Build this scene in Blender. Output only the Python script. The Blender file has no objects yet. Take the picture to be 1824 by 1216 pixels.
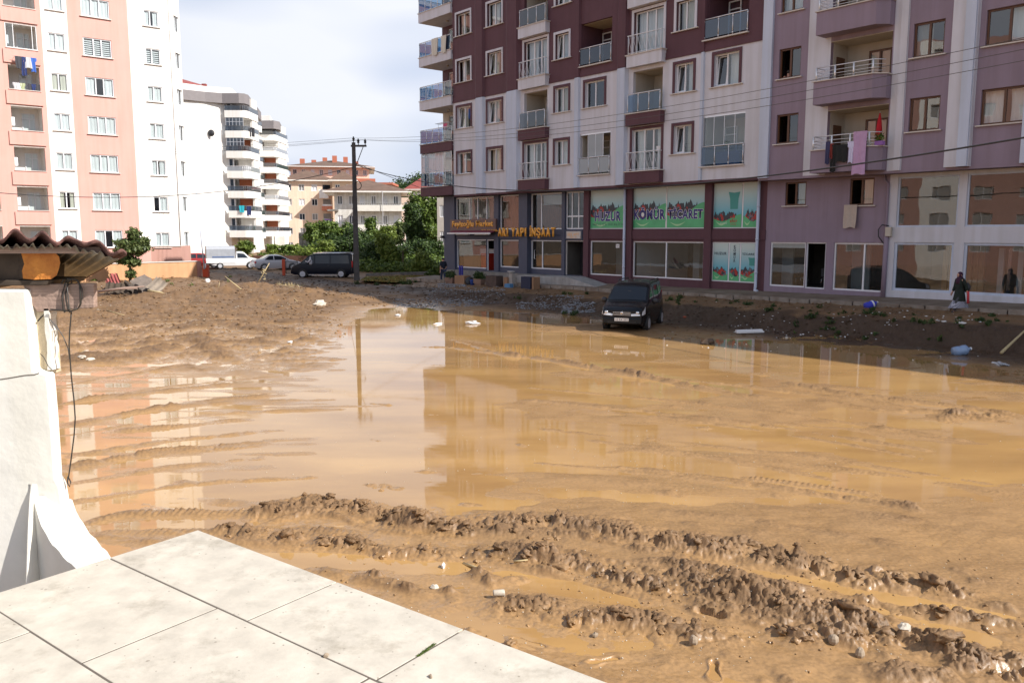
import bpy, bmesh, math, random
import numpy as np
from mathutils import Vector, Matrix
R = math.radians
rnd = random.Random(7)
sc = bpy.context.scene
COL = sc.collection

# ------------------------------------------------------------------ camera
F, CX, CY, HOR, H = 1480.0, 912.0, 608.0, 415.0, 3.75
PITCH = math.atan((CY - HOR) / F)
cam_d = bpy.data.cameras.new('camera')
cam = bpy.data.objects.new('camera', cam_d)
COL.objects.link(cam)
cam_d.sensor_width = 36.0
cam_d.lens = F / 1824 * 36
cam_d.clip_start = 0.1
cam_d.clip_end = 6000
cam.location = (0, 0, H)
cam.rotation_euler = (math.pi / 2 - PITCH, 0, 0)
sc.camera = cam

# ------------------------------------------------------------------ sun and sky
SUN_EL, SUN_AZ = R(40), R(-24)         # azimuth measured from +X towards +Y
SUN_DIR = Vector((math.cos(SUN_EL) * math.cos(SUN_AZ), math.cos(SUN_EL) * math.sin(SUN_AZ), math.sin(SUN_EL)))
sd = bpy.data.lights.new('sun', 'SUN')
sd.energy = 5.0
sd.angle = R(0.5)
sd.color = (1.0, 0.95, 0.88)
so = bpy.data.objects.new('sun', sd)
COL.objects.link(so)
so.rotation_euler = SUN_DIR.to_track_quat('Z', 'Y').to_euler()
world = bpy.data.worlds.new('World')
sc.world = world
world.use_nodes = True
nt = world.node_tree
bg = nt.nodes['Background']
sky = nt.nodes.new('ShaderNodeTexSky')
sky.sky_type = 'NISHITA'
sky.sun_disc = False
sky.sun_elevation = SUN_EL
sky.sun_rotation = math.pi / 2 - SUN_AZ
sky.air_density = 1.0
sky.dust_density = 1.5
tc = nt.nodes.new('ShaderNodeTexCoord')
mp = nt.nodes.new('ShaderNodeMapping')
mp.inputs['Scale'].default_value = (1.0, 1.0, 2.6)
nz = nt.nodes.new('ShaderNodeTexNoise')
nz.inputs['Scale'].default_value = 1.5
nz.inputs['Detail'].default_value = 5
nz.inputs['Roughness'].default_value = 0.5
rmp = nt.nodes.new('ShaderNodeValToRGB')
rmp.color_ramp.elements[0].position = 0.30
rmp.color_ramp.elements[0].color = (0.72, 0.72, 0.72, 1)
rmp.color_ramp.elements[1].position = 0.62
rmp.color_ramp.elements[1].color = (1, 1, 1, 1)
nz2 = nt.nodes.new('ShaderNodeTexNoise')
nz2.inputs['Scale'].default_value = 2.0
nz2.inputs['Detail'].default_value = 3
nz2.inputs['Roughness'].default_value = 0.55
cr2 = nt.nodes.new('ShaderNodeValToRGB')       # thin cloud: from blue-grey veil to bright white
cr2.color_ramp.elements[0].position = 0.36
cr2.color_ramp.elements[0].color = (5.2, 6.3, 8.6, 1)
cr2.color_ramp.elements[1].position = 0.62
cr2.color_ramp.elements[1].color = (9.4, 9.7, 10.5, 1)
mx = nt.nodes.new('ShaderNodeMixRGB')
L = nt.links.new
L(tc.outputs['Generated'], mp.inputs['Vector'])
L(mp.outputs[0], nz.inputs['Vector'])
L(mp.outputs[0], nz2.inputs['Vector'])
L(nz.outputs['Fac'], rmp.inputs[0])
L(nz2.outputs['Fac'], cr2.inputs[0])
sxyz = nt.nodes.new('ShaderNodeSeparateXYZ'); elv = nt.nodes.new('ShaderNodeMapRange'); mul = nt.nodes.new('ShaderNodeMath'); mul.operation = 'MULTIPLY'
elv.inputs['From Min'].default_value = 0.35; elv.inputs['From Max'].default_value = 0.85; elv.inputs['To Min'].default_value = 1.0; elv.inputs['To Max'].default_value = 0.30     # the cloud sheet thins towards the zenith
L(tc.outputs['Generated'], sxyz.inputs[0]); L(sxyz.outputs['Z'], elv.inputs['Value']); L(rmp.outputs[0], mul.inputs[0]); L(elv.outputs[0], mul.inputs[1])
L(mul.outputs[0], mx.inputs['Fac'])
L(sky.outputs[0], mx.inputs['Color1'])
L(cr2.outputs[0], mx.inputs['Color2'])
L(mx.outputs[0], bg.inputs['Color'])
bg.inputs['Strength'].default_value = 0.07
sc.view_settings.view_transform = 'Standard'
sc.view_settings.look = 'None'
sc.view_settings.gamma = 1
sc.view_settings.use_curve_mapping = False
sc.view_settings.exposure = 0.5
sc.cycles.max_bounces = 6
sc.cycles.transparent_max_bounces = 12
sc.cycles.caustics_reflective = False
sc.cycles.caustics_refractive = False

# ------------------------------------------------------------------ picture <-> place
def ray(px, py):
    x = (px - CX) / F; y = -(py - CY) / F
    return Vector((x, math.cos(PITCH) + y * math.sin(PITCH), -math.sin(PITCH) + y * math.cos(PITCH)))
def G(px, py, z=0.0):
    d = ray(px, py); t = (z - H) / d.z
    return Vector((d.x * t, d.y * t, z))
def AY(px, py, Y):
    d = ray(px, py); t = Y / d.y
    return Vector((d.x * t, Y, H + d.z * t))

class Facade:
    def __init__(s, ox, oy, ux, uy):
        n = math.hypot(ux, uy); s.o = (ox, oy); s.u = (ux / n, uy / n); s.v = (-uy / n, ux / n)
    def hit(s, px, py, y=0.0):
        d = ray(px, py)
        t = ((s.o[0] * s.v[0] + s.o[1] * s.v[1]) + y) / (d.x * s.v[0] + d.y * s.v[1])
        X, Y = d.x * t, d.y * t
        return ((X - s.o[0]) * s.u[0] + (Y - s.o[1]) * s.u[1], H + d.z * t)
    def S(s, px, py, y=0.0): return s.hit(px, py, y)[0]
    def Z(s, px, py, y=0.0): return s.hit(px, py, y)[1]
    def w(s, a, y, z=0.0): return Vector((s.o[0] + a * s.u[0] + y * s.v[0], s.o[1] + a * s.u[1] + y * s.v[1], z))
    def rot(s): return math.atan2(s.u[1], s.u[0])

# ------------------------------------------------------------------ materials
MATS = {}
def mat(name, col, rough=0.6, metal=0.0, var=0.08, vs=2.0, bump=0.0, bs=30.0, spec=0.5, streak=0.0, col2=None, emit=None, vscale=(1, 1, 1), dist=0.02, coat=0.0):
    m = bpy.data.materials.new(name); m.use_nodes = True
    n = m.node_tree.nodes; l = m.node_tree.links.new
    b = n['Principled BSDF']
    b.inputs['Roughness'].default_value = rough
    b.inputs['Metallic'].default_value = metal
    b.inputs['Specular IOR Level'].default_value = spec
    b.inputs['Coat Weight'].default_value = coat
    c = Vector(col[:3])
    b.inputs['Base Color'].default_value = (*c, 1)
    if var or col2:
        g = n.new('ShaderNodeNewGeometry'); mp = n.new('ShaderNodeMapping'); mp.inputs['Scale'].default_value = vscale
        l(g.outputs['Position'], mp.inputs['Vector'])
        t = n.new('ShaderNodeTexNoise'); t.inputs['Scale'].default_value = vs; t.inputs['Detail'].default_value = 6; t.inputs['Roughness'].default_value = 0.6
        l(mp.outputs[0], t.inputs['Vector'])
        r = n.new('ShaderNodeValToRGB')
        r.color_ramp.elements[0].position = 0.32; r.color_ramp.elements[1].position = 0.68
        c2 = Vector(col2[:3]) if col2 else c * (1 - var)
        r.color_ramp.elements[0].color = (*c2, 1)
        r.color_ramp.elements[1].color = (*(c * (1 + var * 0.6)), 1) if not col2 else (*c, 1)
        l(t.outputs['Fac'], r.inputs[0])
        out = r.outputs[0]
        if streak:
            mp2 = n.new('ShaderNodeMapping'); mp2.inputs['Scale'].default_value = (2.2, 2.2, 0.12)
            l(g.outputs['Position'], mp2.inputs['Vector'])
            t2 = n.new('ShaderNodeTexNoise'); t2.inputs['Scale'].default_value = 1.6; t2.inputs['Detail'].default_value = 5
            l(mp2.outputs[0], t2.inputs['Vector'])
            r2 = n.new('ShaderNodeValToRGB'); r2.color_ramp.elements[0].position = 0.35; r2.color_ramp.elements[1].position = 0.6
            k = 1 - streak
            r2.color_ramp.elements[0].color = (k, k * 0.99, k * 0.96, 1); r2.color_ramp.elements[1].color = (1, 1, 1, 1)
            l(t2.outputs['Fac'], r2.inputs[0])
            mm = n.new('ShaderNodeMixRGB'); mm.blend_type = 'MULTIPLY'; mm.inputs[0].default_value = 1
            l(out, mm.inputs[1]); l(r2.outputs[0], mm.inputs[2]); out = mm.outputs[0]
        l(out, b.inputs['Base Color'])
    if bump:
        g2 = n.new('ShaderNodeNewGeometry')
        t = n.new('ShaderNodeTexNoise'); t.inputs['Scale'].default_value = bs; t.inputs['Detail'].default_value = 4
        l(g2.outputs['Position'], t.inputs['Vector'])
        bp = n.new('ShaderNodeBump'); bp.inputs['Strength'].default_value = bump; bp.inputs['Distance'].default_value = dist
        l(t.outputs['Fac'], bp.inputs['Height']); l(bp.outputs[0], b.inputs['Normal'])
    MATS[name] = m
    return m

def glass_mat(name, tint, refl=1.0, rough=0.01, opac=0.0, body=(0.1, 0.12, 0.13), ior=1.5):
    m = bpy.data.materials.new(name); m.use_nodes = True
    n = m.node_tree.nodes; l = m.node_tree.links.new
    for x in list(n):
        if x.type != 'OUTPUT_MATERIAL': n.remove(x)
    o = [x for x in n if x.type == 'OUTPUT_MATERIAL'][0]
    tr = n.new('ShaderNodeBsdfTransparent'); tr.inputs[0].default_value = (*tint, 1)
    df = n.new('ShaderNodeBsdfDiffuse'); df.inputs[0].default_value = (*body, 1)
    gl = n.new('ShaderNodeBsdfGlossy'); gl.inputs['Roughness'].default_value = rough; gl.inputs[0].default_value = (1, 1, 1, 1)
    gg = n.new('ShaderNodeNewGeometry')
    tn = n.new('ShaderNodeTexNoise'); tn.inputs['Scale'].default_value = 1.3; tn.inputs['Detail'].default_value = 1
    bp = n.new('ShaderNodeBump'); bp.inputs['Strength'].default_value = 0.045; bp.inputs['Distance'].default_value = 0.03
    l(gg.outputs['Position'], tn.inputs['Vector']); l(tn.outputs['Fac'], bp.inputs['Height']); l(bp.outputs[0], gl.inputs['Normal'])
    m1 = n.new('ShaderNodeMixShader'); m1.inputs[0].default_value = opac
    l(tr.outputs[0], m1.inputs[1]); l(df.outputs[0], m1.inputs[2])
    lf = n.new('ShaderNodeLayerWeight'); lf.inputs['Blend'].default_value = 0.5; pw = n.new('ShaderNodeMath'); pw.operation = 'POWER'; pw.inputs[1].default_value = 5; l(lf.outputs['Facing'], pw.inputs[0]); lw = n.new('ShaderNodeMath'); lw.operation = 'MULTIPLY_ADD'; lw.inputs[1].default_value = 0.96; lw.inputs[2].default_value = 0.04; l(pw.outputs[0], lw.inputs[0])
    mu = n.new('ShaderNodeMath'); mu.operation = 'MULTIPLY_ADD'; mu.use_clamp = True
    mu.inputs[1].default_value = 1.3 * refl; mu.inputs[2].default_value = 0.05 * refl
    l(lw.outputs[0], mu.inputs[0])
    m2 = n.new('ShaderNodeMixShader')
    l(mu.outputs[0], m2.inputs[0]); l(m1.outputs[0], m2.inputs[1]); l(gl.outputs[0], m2.inputs[2])
    l(m2.outputs[0], o.inputs['Surface'])
    MATS[name] = m
    return m
def leaf_mat(name, c1, c2, tl=0.25):
    m = bpy.data.materials.new(name); m.use_nodes = True
    n = m.node_tree.nodes; l = m.node_tree.links.new
    b = n['Principled BSDF']; b.inputs['Roughness'].default_value = 0.5; b.inputs['Specular IOR Level'].default_value = 0.35
    g = n.new('ShaderNodeNewGeometry'); r = n.new('ShaderNodeValToRGB')
    r.color_ramp.elements[0].color = (*c1, 1); r.color_ramp.elements[1].color = (*c2, 1)
    l(g.outputs['Random Per Island'], r.inputs[0]); l(r.outputs[0], b.inputs['Base Color'])
    t = n.new('ShaderNodeBsdfTranslucent'); l(r.outputs[0], t.inputs[0])
    mx = n.new('ShaderNodeMixShader'); mx.inputs[0].default_value = tl
    o = [x for x in n if x.type == 'OUTPUT_MATERIAL'][0]
    l(b.outputs[0], mx.inputs[1]); l(t.outputs[0], mx.inputs[2]); l(mx.outputs[0], o.inputs['Surface'])
    MATS[name] = m
    return m

# ------------------------------------------------------------------ building blocks
def tag(o, label=None, cat=None, group=None, kind=None):
    if label: o['label'] = label
    if cat: o['category'] = cat
    if group: o['group'] = group
    if kind: o['kind'] = kind
    return o
def thing(name, label, cat, loc=(0, 0, 0), rz=0.0, group=None):
    o = bpy.data.objects.new(name, None); COL.objects.link(o)
    o.empty_display_size = 0.2
    o.location = loc; o.rotation_euler = (0, 0, rz)
    return tag(o, label, cat, group)
def link(name, me, parent=None):
    o = bpy.data.objects.new(name, me); COL.objects.link(o)
    if parent is not None: o.parent = parent
    return o
def copy_tree(o, parent=None):
    c = o.copy(); COL.objects.link(c); c.parent = parent
    for ch in list(o.children):
        if ch.name in bpy.data.objects: copy_tree(ch, c)
    return c

class MB:
    """collects faces; build() links them as one mesh object"""
    def __init__(s): s.v = []; s.f = []; s.m = []
    def add(s, vs, fs, mi=0):
        b = len(s.v); s.v.extend([tuple(p) for p in vs]); s.f.extend([tuple(b + i for i in f) for f in fs]); s.m.extend([mi] * len(fs)); return s
    def box(s, x0, x1, y0, y1, z0, z1, mi=0):
        if x1 < x0: x0, x1 = x1, x0
        if y1 < y0: y0, y1 = y1, y0
        if z1 < z0: z0, z1 = z1, z0
        v = [(x0, y0, z0), (x1, y0, z0), (x1, y1, z0), (x0, y1, z0), (x0, y0, z1), (x1, y0, z1), (x1, y1, z1), (x0, y1, z1)]
        return s.add(v, [(0, 3, 2, 1), (4, 5, 6, 7), (0, 1, 5, 4), (1, 2, 6, 5), (2, 3, 7, 6), (3, 0, 4, 7)], mi)
    def quad(s, a, b, c, d, mi=0): return s.add([a, b, c, d], [(0, 1, 2, 3)], mi)
    def prism(s, poly, a, b, axis='z', mi=0):
        """extrude a 2D polygon (counter-clockwise) from a to b along axis; 2D coords are the other two axes in order"""
        n = len(poly)
        def P(p, t):
            if axis == 'z': return (p[0], p[1], t)
            if axis == 'y': return (p[0], t, p[1])
            return (t, p[0], p[1])
        v = [P(p, a) for p in poly] + [P(p, b) for p in poly]
        f = [tuple(range(n - 1, -1, -1)), tuple(range(n, 2 * n))] + [(i, (i + 1) % n, n + (i + 1) % n, n + i) for i in range(n)]
        return s.add(v, f, mi)
    def tube(s, pts, r, n=6, mi=0, r2=None, caps=True):
        pts = [Vector(p) for p in pts]; k = len(pts); rings = []
        up = Vector((0, 0, 1))
        for i, p in enumerate(pts):
            t = (pts[min(i + 1, k - 1)] - pts[max(i - 1, 0)])
            if t.length < 1e-9: t = Vector((0, 0, 1))
            t.normalize()
            a = t.cross(up if abs(t.z) < 0.95 else Vector((1, 0, 0))); a.normalize(); b = t.cross(a)
            rr = r if r2 is None else r + (r2 - r) * i / (k - 1)
            rings.append([p + a * (math.cos(2 * math.pi * j / n) * rr) + b * (math.sin(2 * math.pi * j / n) * rr) for j in range(n)])
        v = [q for ring in rings for q in ring]
        f = [(i * n + j, i * n + (j + 1) % n, (i + 1) * n + (j + 1) % n, (i + 1) * n + j) for i in range(k - 1) for j in range(n)]
        if caps: f += [tuple(range(n - 1, -1, -1)), tuple((k - 1) * n + j for j in range(n))]
        return s.add(v, f, mi)
    def lathe(s, prof, c=(0, 0, 0), n=16, axis='z', mi=0):
        """prof: list of (radius, height)"""
        v = []
        for r_, h_ in prof:
            for j in range(n):
                a = 2 * math.pi * j / n; p = (r_ * math.cos(a), r_ * math.sin(a), h_)
                if axis == 'y': p = (p[0], p[2], p[1])
                if axis == 'x': p = (p[2], p[0], p[1])
                v.append((c[0] + p[0], c[1] + p[1], c[2] + p[2]))
        k = len(prof)
        f = [(i * n + j, i * n + (j + 1) % n, (i + 1) * n + (j + 1) % n, (i + 1) * n + j) for i in range(k - 1) for j in range(n)]
        f += [tuple(range(n - 1, -1, -1)), tuple((k - 1) * n + j for j in range(n))]
        return s.add(v, f, mi)
    def grid(s, fn, nu, nv, mi=0, close=False):
        v = [fn(i / nu, j / nv) for i in range(nu + 1) for j in range(nv + 1)]
        f = [(i * (nv + 1) + j, (i + 1) * (nv + 1) + j, (i + 1) * (nv + 1) + j + 1, i * (nv + 1) + j + 1) for i in range(nu) for j in range(nv)]
        return s.add(v, f, mi)
    def ball(s, c, r, nu=10, nv=7, mi=0, jit=0.0, seed=0):
        rr = random.Random(seed); rx, ry, rz = (r, r, r) if not hasattr(r, '__len__') else r
        v = [(c[0], c[1], c[2] - rz)]
        for i in range(1, nv):
            t = math.pi * i / nv - math.pi / 2
            for j in range(nu):
                a = 2 * math.pi * j / nu; q = 1 + jit * (rr.random() - 0.5) * 2
                v.append((c[0] + rx * math.cos(t) * math.cos(a) * q, c[1] + ry * math.cos(t) * math.sin(a) * q, c[2] + rz * math.sin(t) * q))
        v.append((c[0], c[1], c[2] + rz)); e = len(v) - 1
        f = [(0, 1 + (j + 1) % nu, 1 + j) for j in range(nu)]
        f += [(1 + i * nu + j, 1 + i * nu + (j + 1) % nu, 1 + (i + 1) * nu + (j + 1) % nu, 1 + (i + 1) * nu + j) for i in range(nv - 2) for j in range(nu)]
        f += [(e, 1 + (nv - 2) * nu + j, 1 + (nv - 2) * nu + (j + 1) % nu) for j in range(nu)]
        return s.add(v, f, mi)
    def mesh(s, name, mats, smooth=False):
        me = bpy.data.meshes.new(name); me.from_pydata(s.v, [], s.f)
        for q in (mats if isinstance(mats, (list, tuple)) else [mats]): me.materials.append(q)
        if any(s.m): me.polygons.foreach_set('material_index', s.m)
        if smooth: me.polygons.foreach_set('use_smooth', [True] * len(s.f))
        me.update(); return me
    def build(s, name, mats, parent=None, smooth=False, bevel=0.0):
        o = link(name, s.mesh(name, mats, smooth), parent)
        if bevel:
            b = o.modifiers.new('bevel', 'BEVEL'); b.width = bevel; b.segments = 2; b.limit_method = 'ANGLE'
        return o

def fast_mesh(name, co, quads, mats, smooth=False, mi=None):
    me = bpy.data.meshes.new(name)
    co = np.asarray(co, dtype=np.float32); q = np.asarray(quads, dtype=np.int32); k = q.shape[1]
    me.vertices.add(len(co)); me.vertices.foreach_set('co', co.ravel())
    me.loops.add(q.size); me.loops.foreach_set('vertex_index', q.ravel())
    me.polygons.add(len(q)); me.polygons.foreach_set('loop_start', np.arange(0, q.size, k, dtype=np.int32)); me.polygons.foreach_set('loop_total', np.full(len(q), k, dtype=np.int32))
    if smooth: me.polygons.foreach_set('use_smooth', np.ones(len(q), dtype=bool))
    for m in (mats if isinstance(mats, (list, tuple)) else [mats]): me.materials.append(m)
    if mi is not None: me.polygons.foreach_set('material_index', np.asarray(mi, dtype=np.int32))
    me.update(calc_edges=True); me.validate()
    return me

def text(body, w, h, m, parent, pos, name='lettering', extrude=0.01, rot=(math.pi / 2, 0, 0), shear=0.0, align='CENTER', off=0.0, vert=False):
    """lettering as a mesh scaled to w x h metres (h of the whole bounding box; None keeps the ratio), standing on the local x-z plane"""
    cu = bpy.data.curves.new(name, 'FONT'); cu.body = body; cu.size = 1; cu.extrude = 0.0; cu.shear = shear; cu.offset = off
    cu.space_character = 1.08; cu.align_x = 'CENTER'; cu.resolution_u = 2
    if vert: cu.space_line = 0.85
    t = bpy.data.objects.new(name, cu); COL.objects.link(t)
    bpy.context.view_layer.update()
    me = bpy.data.meshes.new_from_object(t.evaluated_get(bpy.context.evaluated_depsgraph_get()))
    bpy.data.objects.remove(t)
    co = np.array([v.co[:] for v in me.vertices]); lo, hi = co.min(0), co.max(0)
    sx = w / (hi[0] - lo[0]); sy = (h / (hi[1] - lo[1])) if h else sx
    bm = bmesh.new(); bm.from_mesh(me)
    for v in bm.verts:
        v.co.x = (v.co.x - (lo[0] + hi[0]) / 2) * sx; v.co.y = (v.co.y - (lo[1] + hi[1]) / 2) * sy; v.co.z = 0
    if extrude:
        r = bmesh.ops.extrude_face_region(bm, geom=bm.faces[:])
        for g in r['geom']:
            if isinstance(g, bmesh.types.BMVert): g.co.z += extrude
    M_ = Matrix.Translation(pos) @ Matrix.Rotation(rot[2], 4, 'Z') @ Matrix.Rotation(rot[1], 4, 'Y') @ Matrix.Rotation(rot[0], 4, 'X')
    bmesh.ops.transform(bm, matrix=M_, verts=bm.verts)
    bmesh.ops.recalc_face_normals(bm, faces=bm.faces)
    bm.to_mesh(me); bm.free(); me.materials.clear(); me.materials.append(m)
    me.name = name
    return link(name, me, parent)

def skin(name, pts, edges, rad, m, parent=None, sub=2, root=0, flat=None):
    me = bpy.data.meshes.new(name); me.from_pydata([tuple(p) for p in pts], edges, [])
    o = bpy.data.objects.new(name, me); COL.objects.link(o)
    o.modifiers.new('skin', 'SKIN'); s = o.modifiers.new('sub', 'SUBSURF'); s.levels = sub; s.render_levels = sub
    lay = me.skin_vertices[0].data
    for i, r_ in enumerate(rad):
        lay[i].radius = (r_, r_) if not hasattr(r_, '__len__') else r_
        lay[i].use_root = (i == root)
    bpy.context.view_layer.update()
    me2 = bpy.data.meshes.new_from_object(o.evaluated_get(bpy.context.evaluated_depsgraph_get()))
    bpy.data.objects.remove(o)
    me2.materials.clear(); me2.materials.append(m)
    me2.polygons.foreach_set('use_smooth', [True] * len(me2.polygons)); me2.name = name
    return link(name, me2, parent)

# numpy value noise
def _h(ix, iy, seed):
    n = (ix.astype(np.int64) * 374761393 + iy.astype(np.int64) * 668265263 + seed * 1442695041) & 0xffffffff
    n = ((n ^ (n >> 13)) * 1274126177) & 0xffffffff
    return ((n ^ (n >> 16)) & 0xffffff) / float(0xffffff)
def vnoise(x, y, seed=0):
    ix, iy = np.floor(x), np.floor(y); fx, fy = x - ix, y - iy
    fx = fx * fx * fx * (fx * (fx * 6 - 15) + 10); fy = fy * fy * fy * (fy * (fy * 6 - 15) + 10)
    a = _h(ix, iy, seed); b = _h(ix + 1, iy, seed); c = _h(ix, iy + 1, seed); d = _h(ix + 1, iy + 1, seed)
    return (a + (b - a) * fx) * (1 - fy) + (c + (d - c) * fx) * fy
def fbm(x, y, oct=5, seed=0, gain=0.5):
    s = 0; a = 1.0; t = 0
    for i in range(oct):
        s = s + a * (vnoise(x, y, seed + i * 17) * 2 - 1); t += a; a *= gain; x = x * 2.03 + 11.3; y = y * 2.03 + 5.7
    return s / t
def sstep(a, b, x):
    t = np.clip((x - a) / (b - a), 0, 1); return t * t * (3 - 2 * t)

FR = Facade(*AY(1215, HOR, 43.4)[:2], 1225, -1480)      # long facade of the red and the mauve building
FL = Facade(*AY(180, HOR, 69.0)[:2], 1480, 1225)        # facade of the peach building
# ------------------------------------------------------------------ palette
m_mortar = mat('dark_joint', (0.12, 0.1, 0.08), 0.9)
m_traver = mat('travertine', (0.56, 0.51, 0.43), 0.6, var=0.16, vs=9, bump=0.25, bs=70, dist=0.004)
_n = m_traver.node_tree.nodes; _l = m_traver.node_tree.links.new; _b = _n['Principled BSDF']; _src = _b.inputs['Base Color'].links[0].from_socket
_g = _n.new('ShaderNodeNewGeometry'); _v = _n.new('ShaderNodeTexVoronoi'); _v.inputs['Scale'].default_value = 24; _l(_g.outputs['Position'], _v.inputs['Vector'])
_t = _n.new('ShaderNodeTexNoise'); _t.inputs['Scale'].default_value = 7; _t.inputs['Detail'].default_value = 6; _t.inputs['Roughness'].default_value = 0.7; _l(_g.outputs['Position'], _t.inputs['Vector'])
_a = _n.new('ShaderNodeMath'); _a.operation = 'MULTIPLY_ADD'; _a.inputs[1].default_value = 0.62; _a.inputs[2].default_value = -0.235; _l(_t.outputs['Fac'], _a.inputs[0])
_c = _n.new('ShaderNodeMath'); _c.operation = 'LESS_THAN'; _l(_v.outputs['Distance'], _c.inputs[0]); _l(_a.outputs[0], _c.inputs[1])
_t2 = _n.new('ShaderNodeTexNoise'); _t2.inputs['Scale'].default_value = 3.2; _t2.inputs['Detail'].default_value = 9; _t2.inputs['Roughness'].default_value = 0.75; _l(_g.outputs['Position'], _t2.inputs['Vector'])
_r = _n.new('ShaderNodeValToRGB'); _r.color_ramp.elements[0].position = 0.53; _r.color_ramp.elements[0].color = (1, 1, 1, 1); _r.color_ramp.elements[1].position = 0.72; _r.color_ramp.elements[1].color = (0.62, 0.60, 0.56, 1); _l(_t2.outputs['Fac'], _r.inputs[0])
_m0 = _n.new('ShaderNodeMixRGB'); _m0.blend_type = 'MULTIPLY'; _m0.inputs[0].default_value = 1; _l(_src, _m0.inputs[1]); _l(_r.outputs[0], _m0.inputs[2])
_m = _n.new('ShaderNodeMixRGB'); _l(_c.outputs[0], _m.inputs[0]); _l(_m0.outputs[0], _m.inputs[1]); _m.inputs[2].default_value = (0.30, 0.26, 0.21, 1); _l(_m.outputs[0], _b.inputs['Base Color'])
m_plaster = mat('white_plaster', (0.80, 0.78, 0.72), 0.8, var=0.10, vs=3, bump=0.35, bs=14, dist=0.01, streak=0.06)
m_timber = mat('weathered_board', (0.36, 0.25, 0.20), 0.8, var=0.35, vs=4, vscale=(1, 6, 22), bump=0.5, bs=20)
m_timber_pale = mat('pale_board', (0.62, 0.52, 0.36), 0.8, var=0.3, vs=3, vscale=(20, 6, 1), bump=0.4, bs=30)
m_beam = mat('dark_beam', (0.07, 0.05, 0.035), 0.9, var=0.4, vs=8)
m_cutwood = mat('cut_wood', (0.72, 0.29, 0.05), 0.7, var=0.0, col2=(0.42, 0.13, 0.02), vs=9, bump=0.6, bs=30)
m_fibre = mat('red_brown_sheet', (0.13, 0.06, 0.05), 0.85, var=0.4, vs=9, bump=0.5, bs=40)
m_tin = mat('galvanised_sheet', (0.24, 0.21, 0.165), 0.6, 0.3, var=0.3, vs=8)
m_wire = mat('black_wire', (0.03, 0.025, 0.02), 0.5, var=0)
m_wiregrey = mat('grey_wire', (0.07, 0.065, 0.06), 0.5, var=0)
m_dark = mat('dark_cable', (0.035, 0.035, 0.04), 0.6, var=0)
m_maroon = mat('maroon_render', (0.11, 0.046, 0.060), 0.75, var=0.10, vs=0.8, bump=0.1, bs=60, streak=0.08)
m_white = mat('white_render', (0.64, 0.64, 0.70), 0.8, var=0.05, vs=0.7, bump=0.08, bs=60, streak=0.10)
m_whiteb = mat('bluish_white_render', (0.56, 0.62, 0.75), 0.8, var=0.05, vs=0.7, streak=0.08)
m_mauve = mat('mauve_render', (0.285, 0.222, 0.285), 0.8, var=0.06, vs=0.7, bump=0.08, bs=60, streak=0.10)
m_cream = mat('cream_render', (0.52, 0.47, 0.40), 0.8, var=0.05, vs=1, streak=0.05)
m_slate = mat('slate_blue_paint', (0.070, 0.078, 0.12), 0.6, var=0.08, vs=2)
m_upvc = mat('white_plastic_frame', (0.78, 0.79, 0.82), 0.35, var=0.03)
m_brownf = mat('brown_frame', (0.11, 0.045, 0.02), 0.45, var=0.15, vs=6)
m_alu = mat('aluminium_rail', (0.78, 0.78, 0.80), 0.3, 0.5, var=0.02)
m_stone = mat('sill_stone', (0.62, 0.57, 0.52), 0.6, var=0.08)
m_conc = mat('grey_concrete', (0.27, 0.25, 0.23), 0.85, var=0.2, vs=2, bump=0.3, bs=25, streak=0.2)
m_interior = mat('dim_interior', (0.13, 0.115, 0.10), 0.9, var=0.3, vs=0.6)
m_intwhite = mat('pale_interior', (0.36, 0.40, 0.44), 0.8, var=0.15, vs=0.8)
m_curtain = mat('cream_curtain', (0.66, 0.62, 0.53), 0.8, var=0.12, vs=5, vscale=(3, 3, 0.3))
m_curtw = mat('white_curtain', (0.80, 0.80, 0.82), 0.8, var=0.08, vs=5, vscale=(3, 3, 0.3))
m_curtd = mat('grey_curtain', (0.30, 0.29, 0.28), 0.8, var=0.2, vs=5, vscale=(3, 3, 0.3))
m_glass = glass_mat('window_glass', (0.80, 0.86, 0.86), 1.1)
m_shop = glass_mat('shop_glass', (0.66, 0.70, 0.70), 0.75, opac=0.06, body=(0.3, 0.27, 0.22))
m_blueg = glass_mat('blue_balcony_glass', (0.20, 0.34, 0.50), 0.9, opac=0.18, body=(0.06, 0.14, 0.28))
m_greyg = glass_mat('smoked_balcony_glass', (0.2, 0.24, 0.28), 0.9, opac=0.2, body=(0.10, 0.12, 0.15))
m_frost = glass_mat('frosted_glass', (0.5, 0.53, 0.55), 0.8, opac=0.6, body=(0.42, 0.44, 0.47))
m_peach = mat('peach_render', (0.66, 0.375, 0.325), 0.8, var=0.05, vs=0.5, bump=0.05, streak=0.06)
m_peachd = mat('dusty_pink_render', (0.46, 0.26, 0.215), 0.8, var=0.06, vs=0.5, streak=0.06)
m_lwhite = mat('bright_white_render', (0.84, 0.82, 0.79), 0.8, var=0.04, vs=0.4, streak=0.05)
m_terra = mat('terracotta_panel', (0.30, 0.085, 0.035), 0.7, var=0.1)
m_greyband = mat('grey_fascia', (0.22, 0.20, 0.205), 0.7, var=0.06)
m_redroof = mat('red_roof_tile', (0.28, 0.07, 0.06), 0.8, var=0.25, vs=1.5, bump=0.6, bs=3)
m_brownroof = mat('brown_roof_tile', (0.15, 0.095, 0.07), 0.85, var=0.25, vs=1.0, bump=0.6, bs=3)
m_orange = mat('orange_wall_paint', (0.60, 0.34, 0.18), 0.8, var=0.12, vs=0.8, streak=0.1)
m_redpaint = mat('orange_red_paint', (0.55, 0.07, 0.02), 0.5, var=0.08)
m_brownwall = mat('brown_wall', (0.16, 0.075, 0.05), 0.85, var=0.2)
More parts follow.
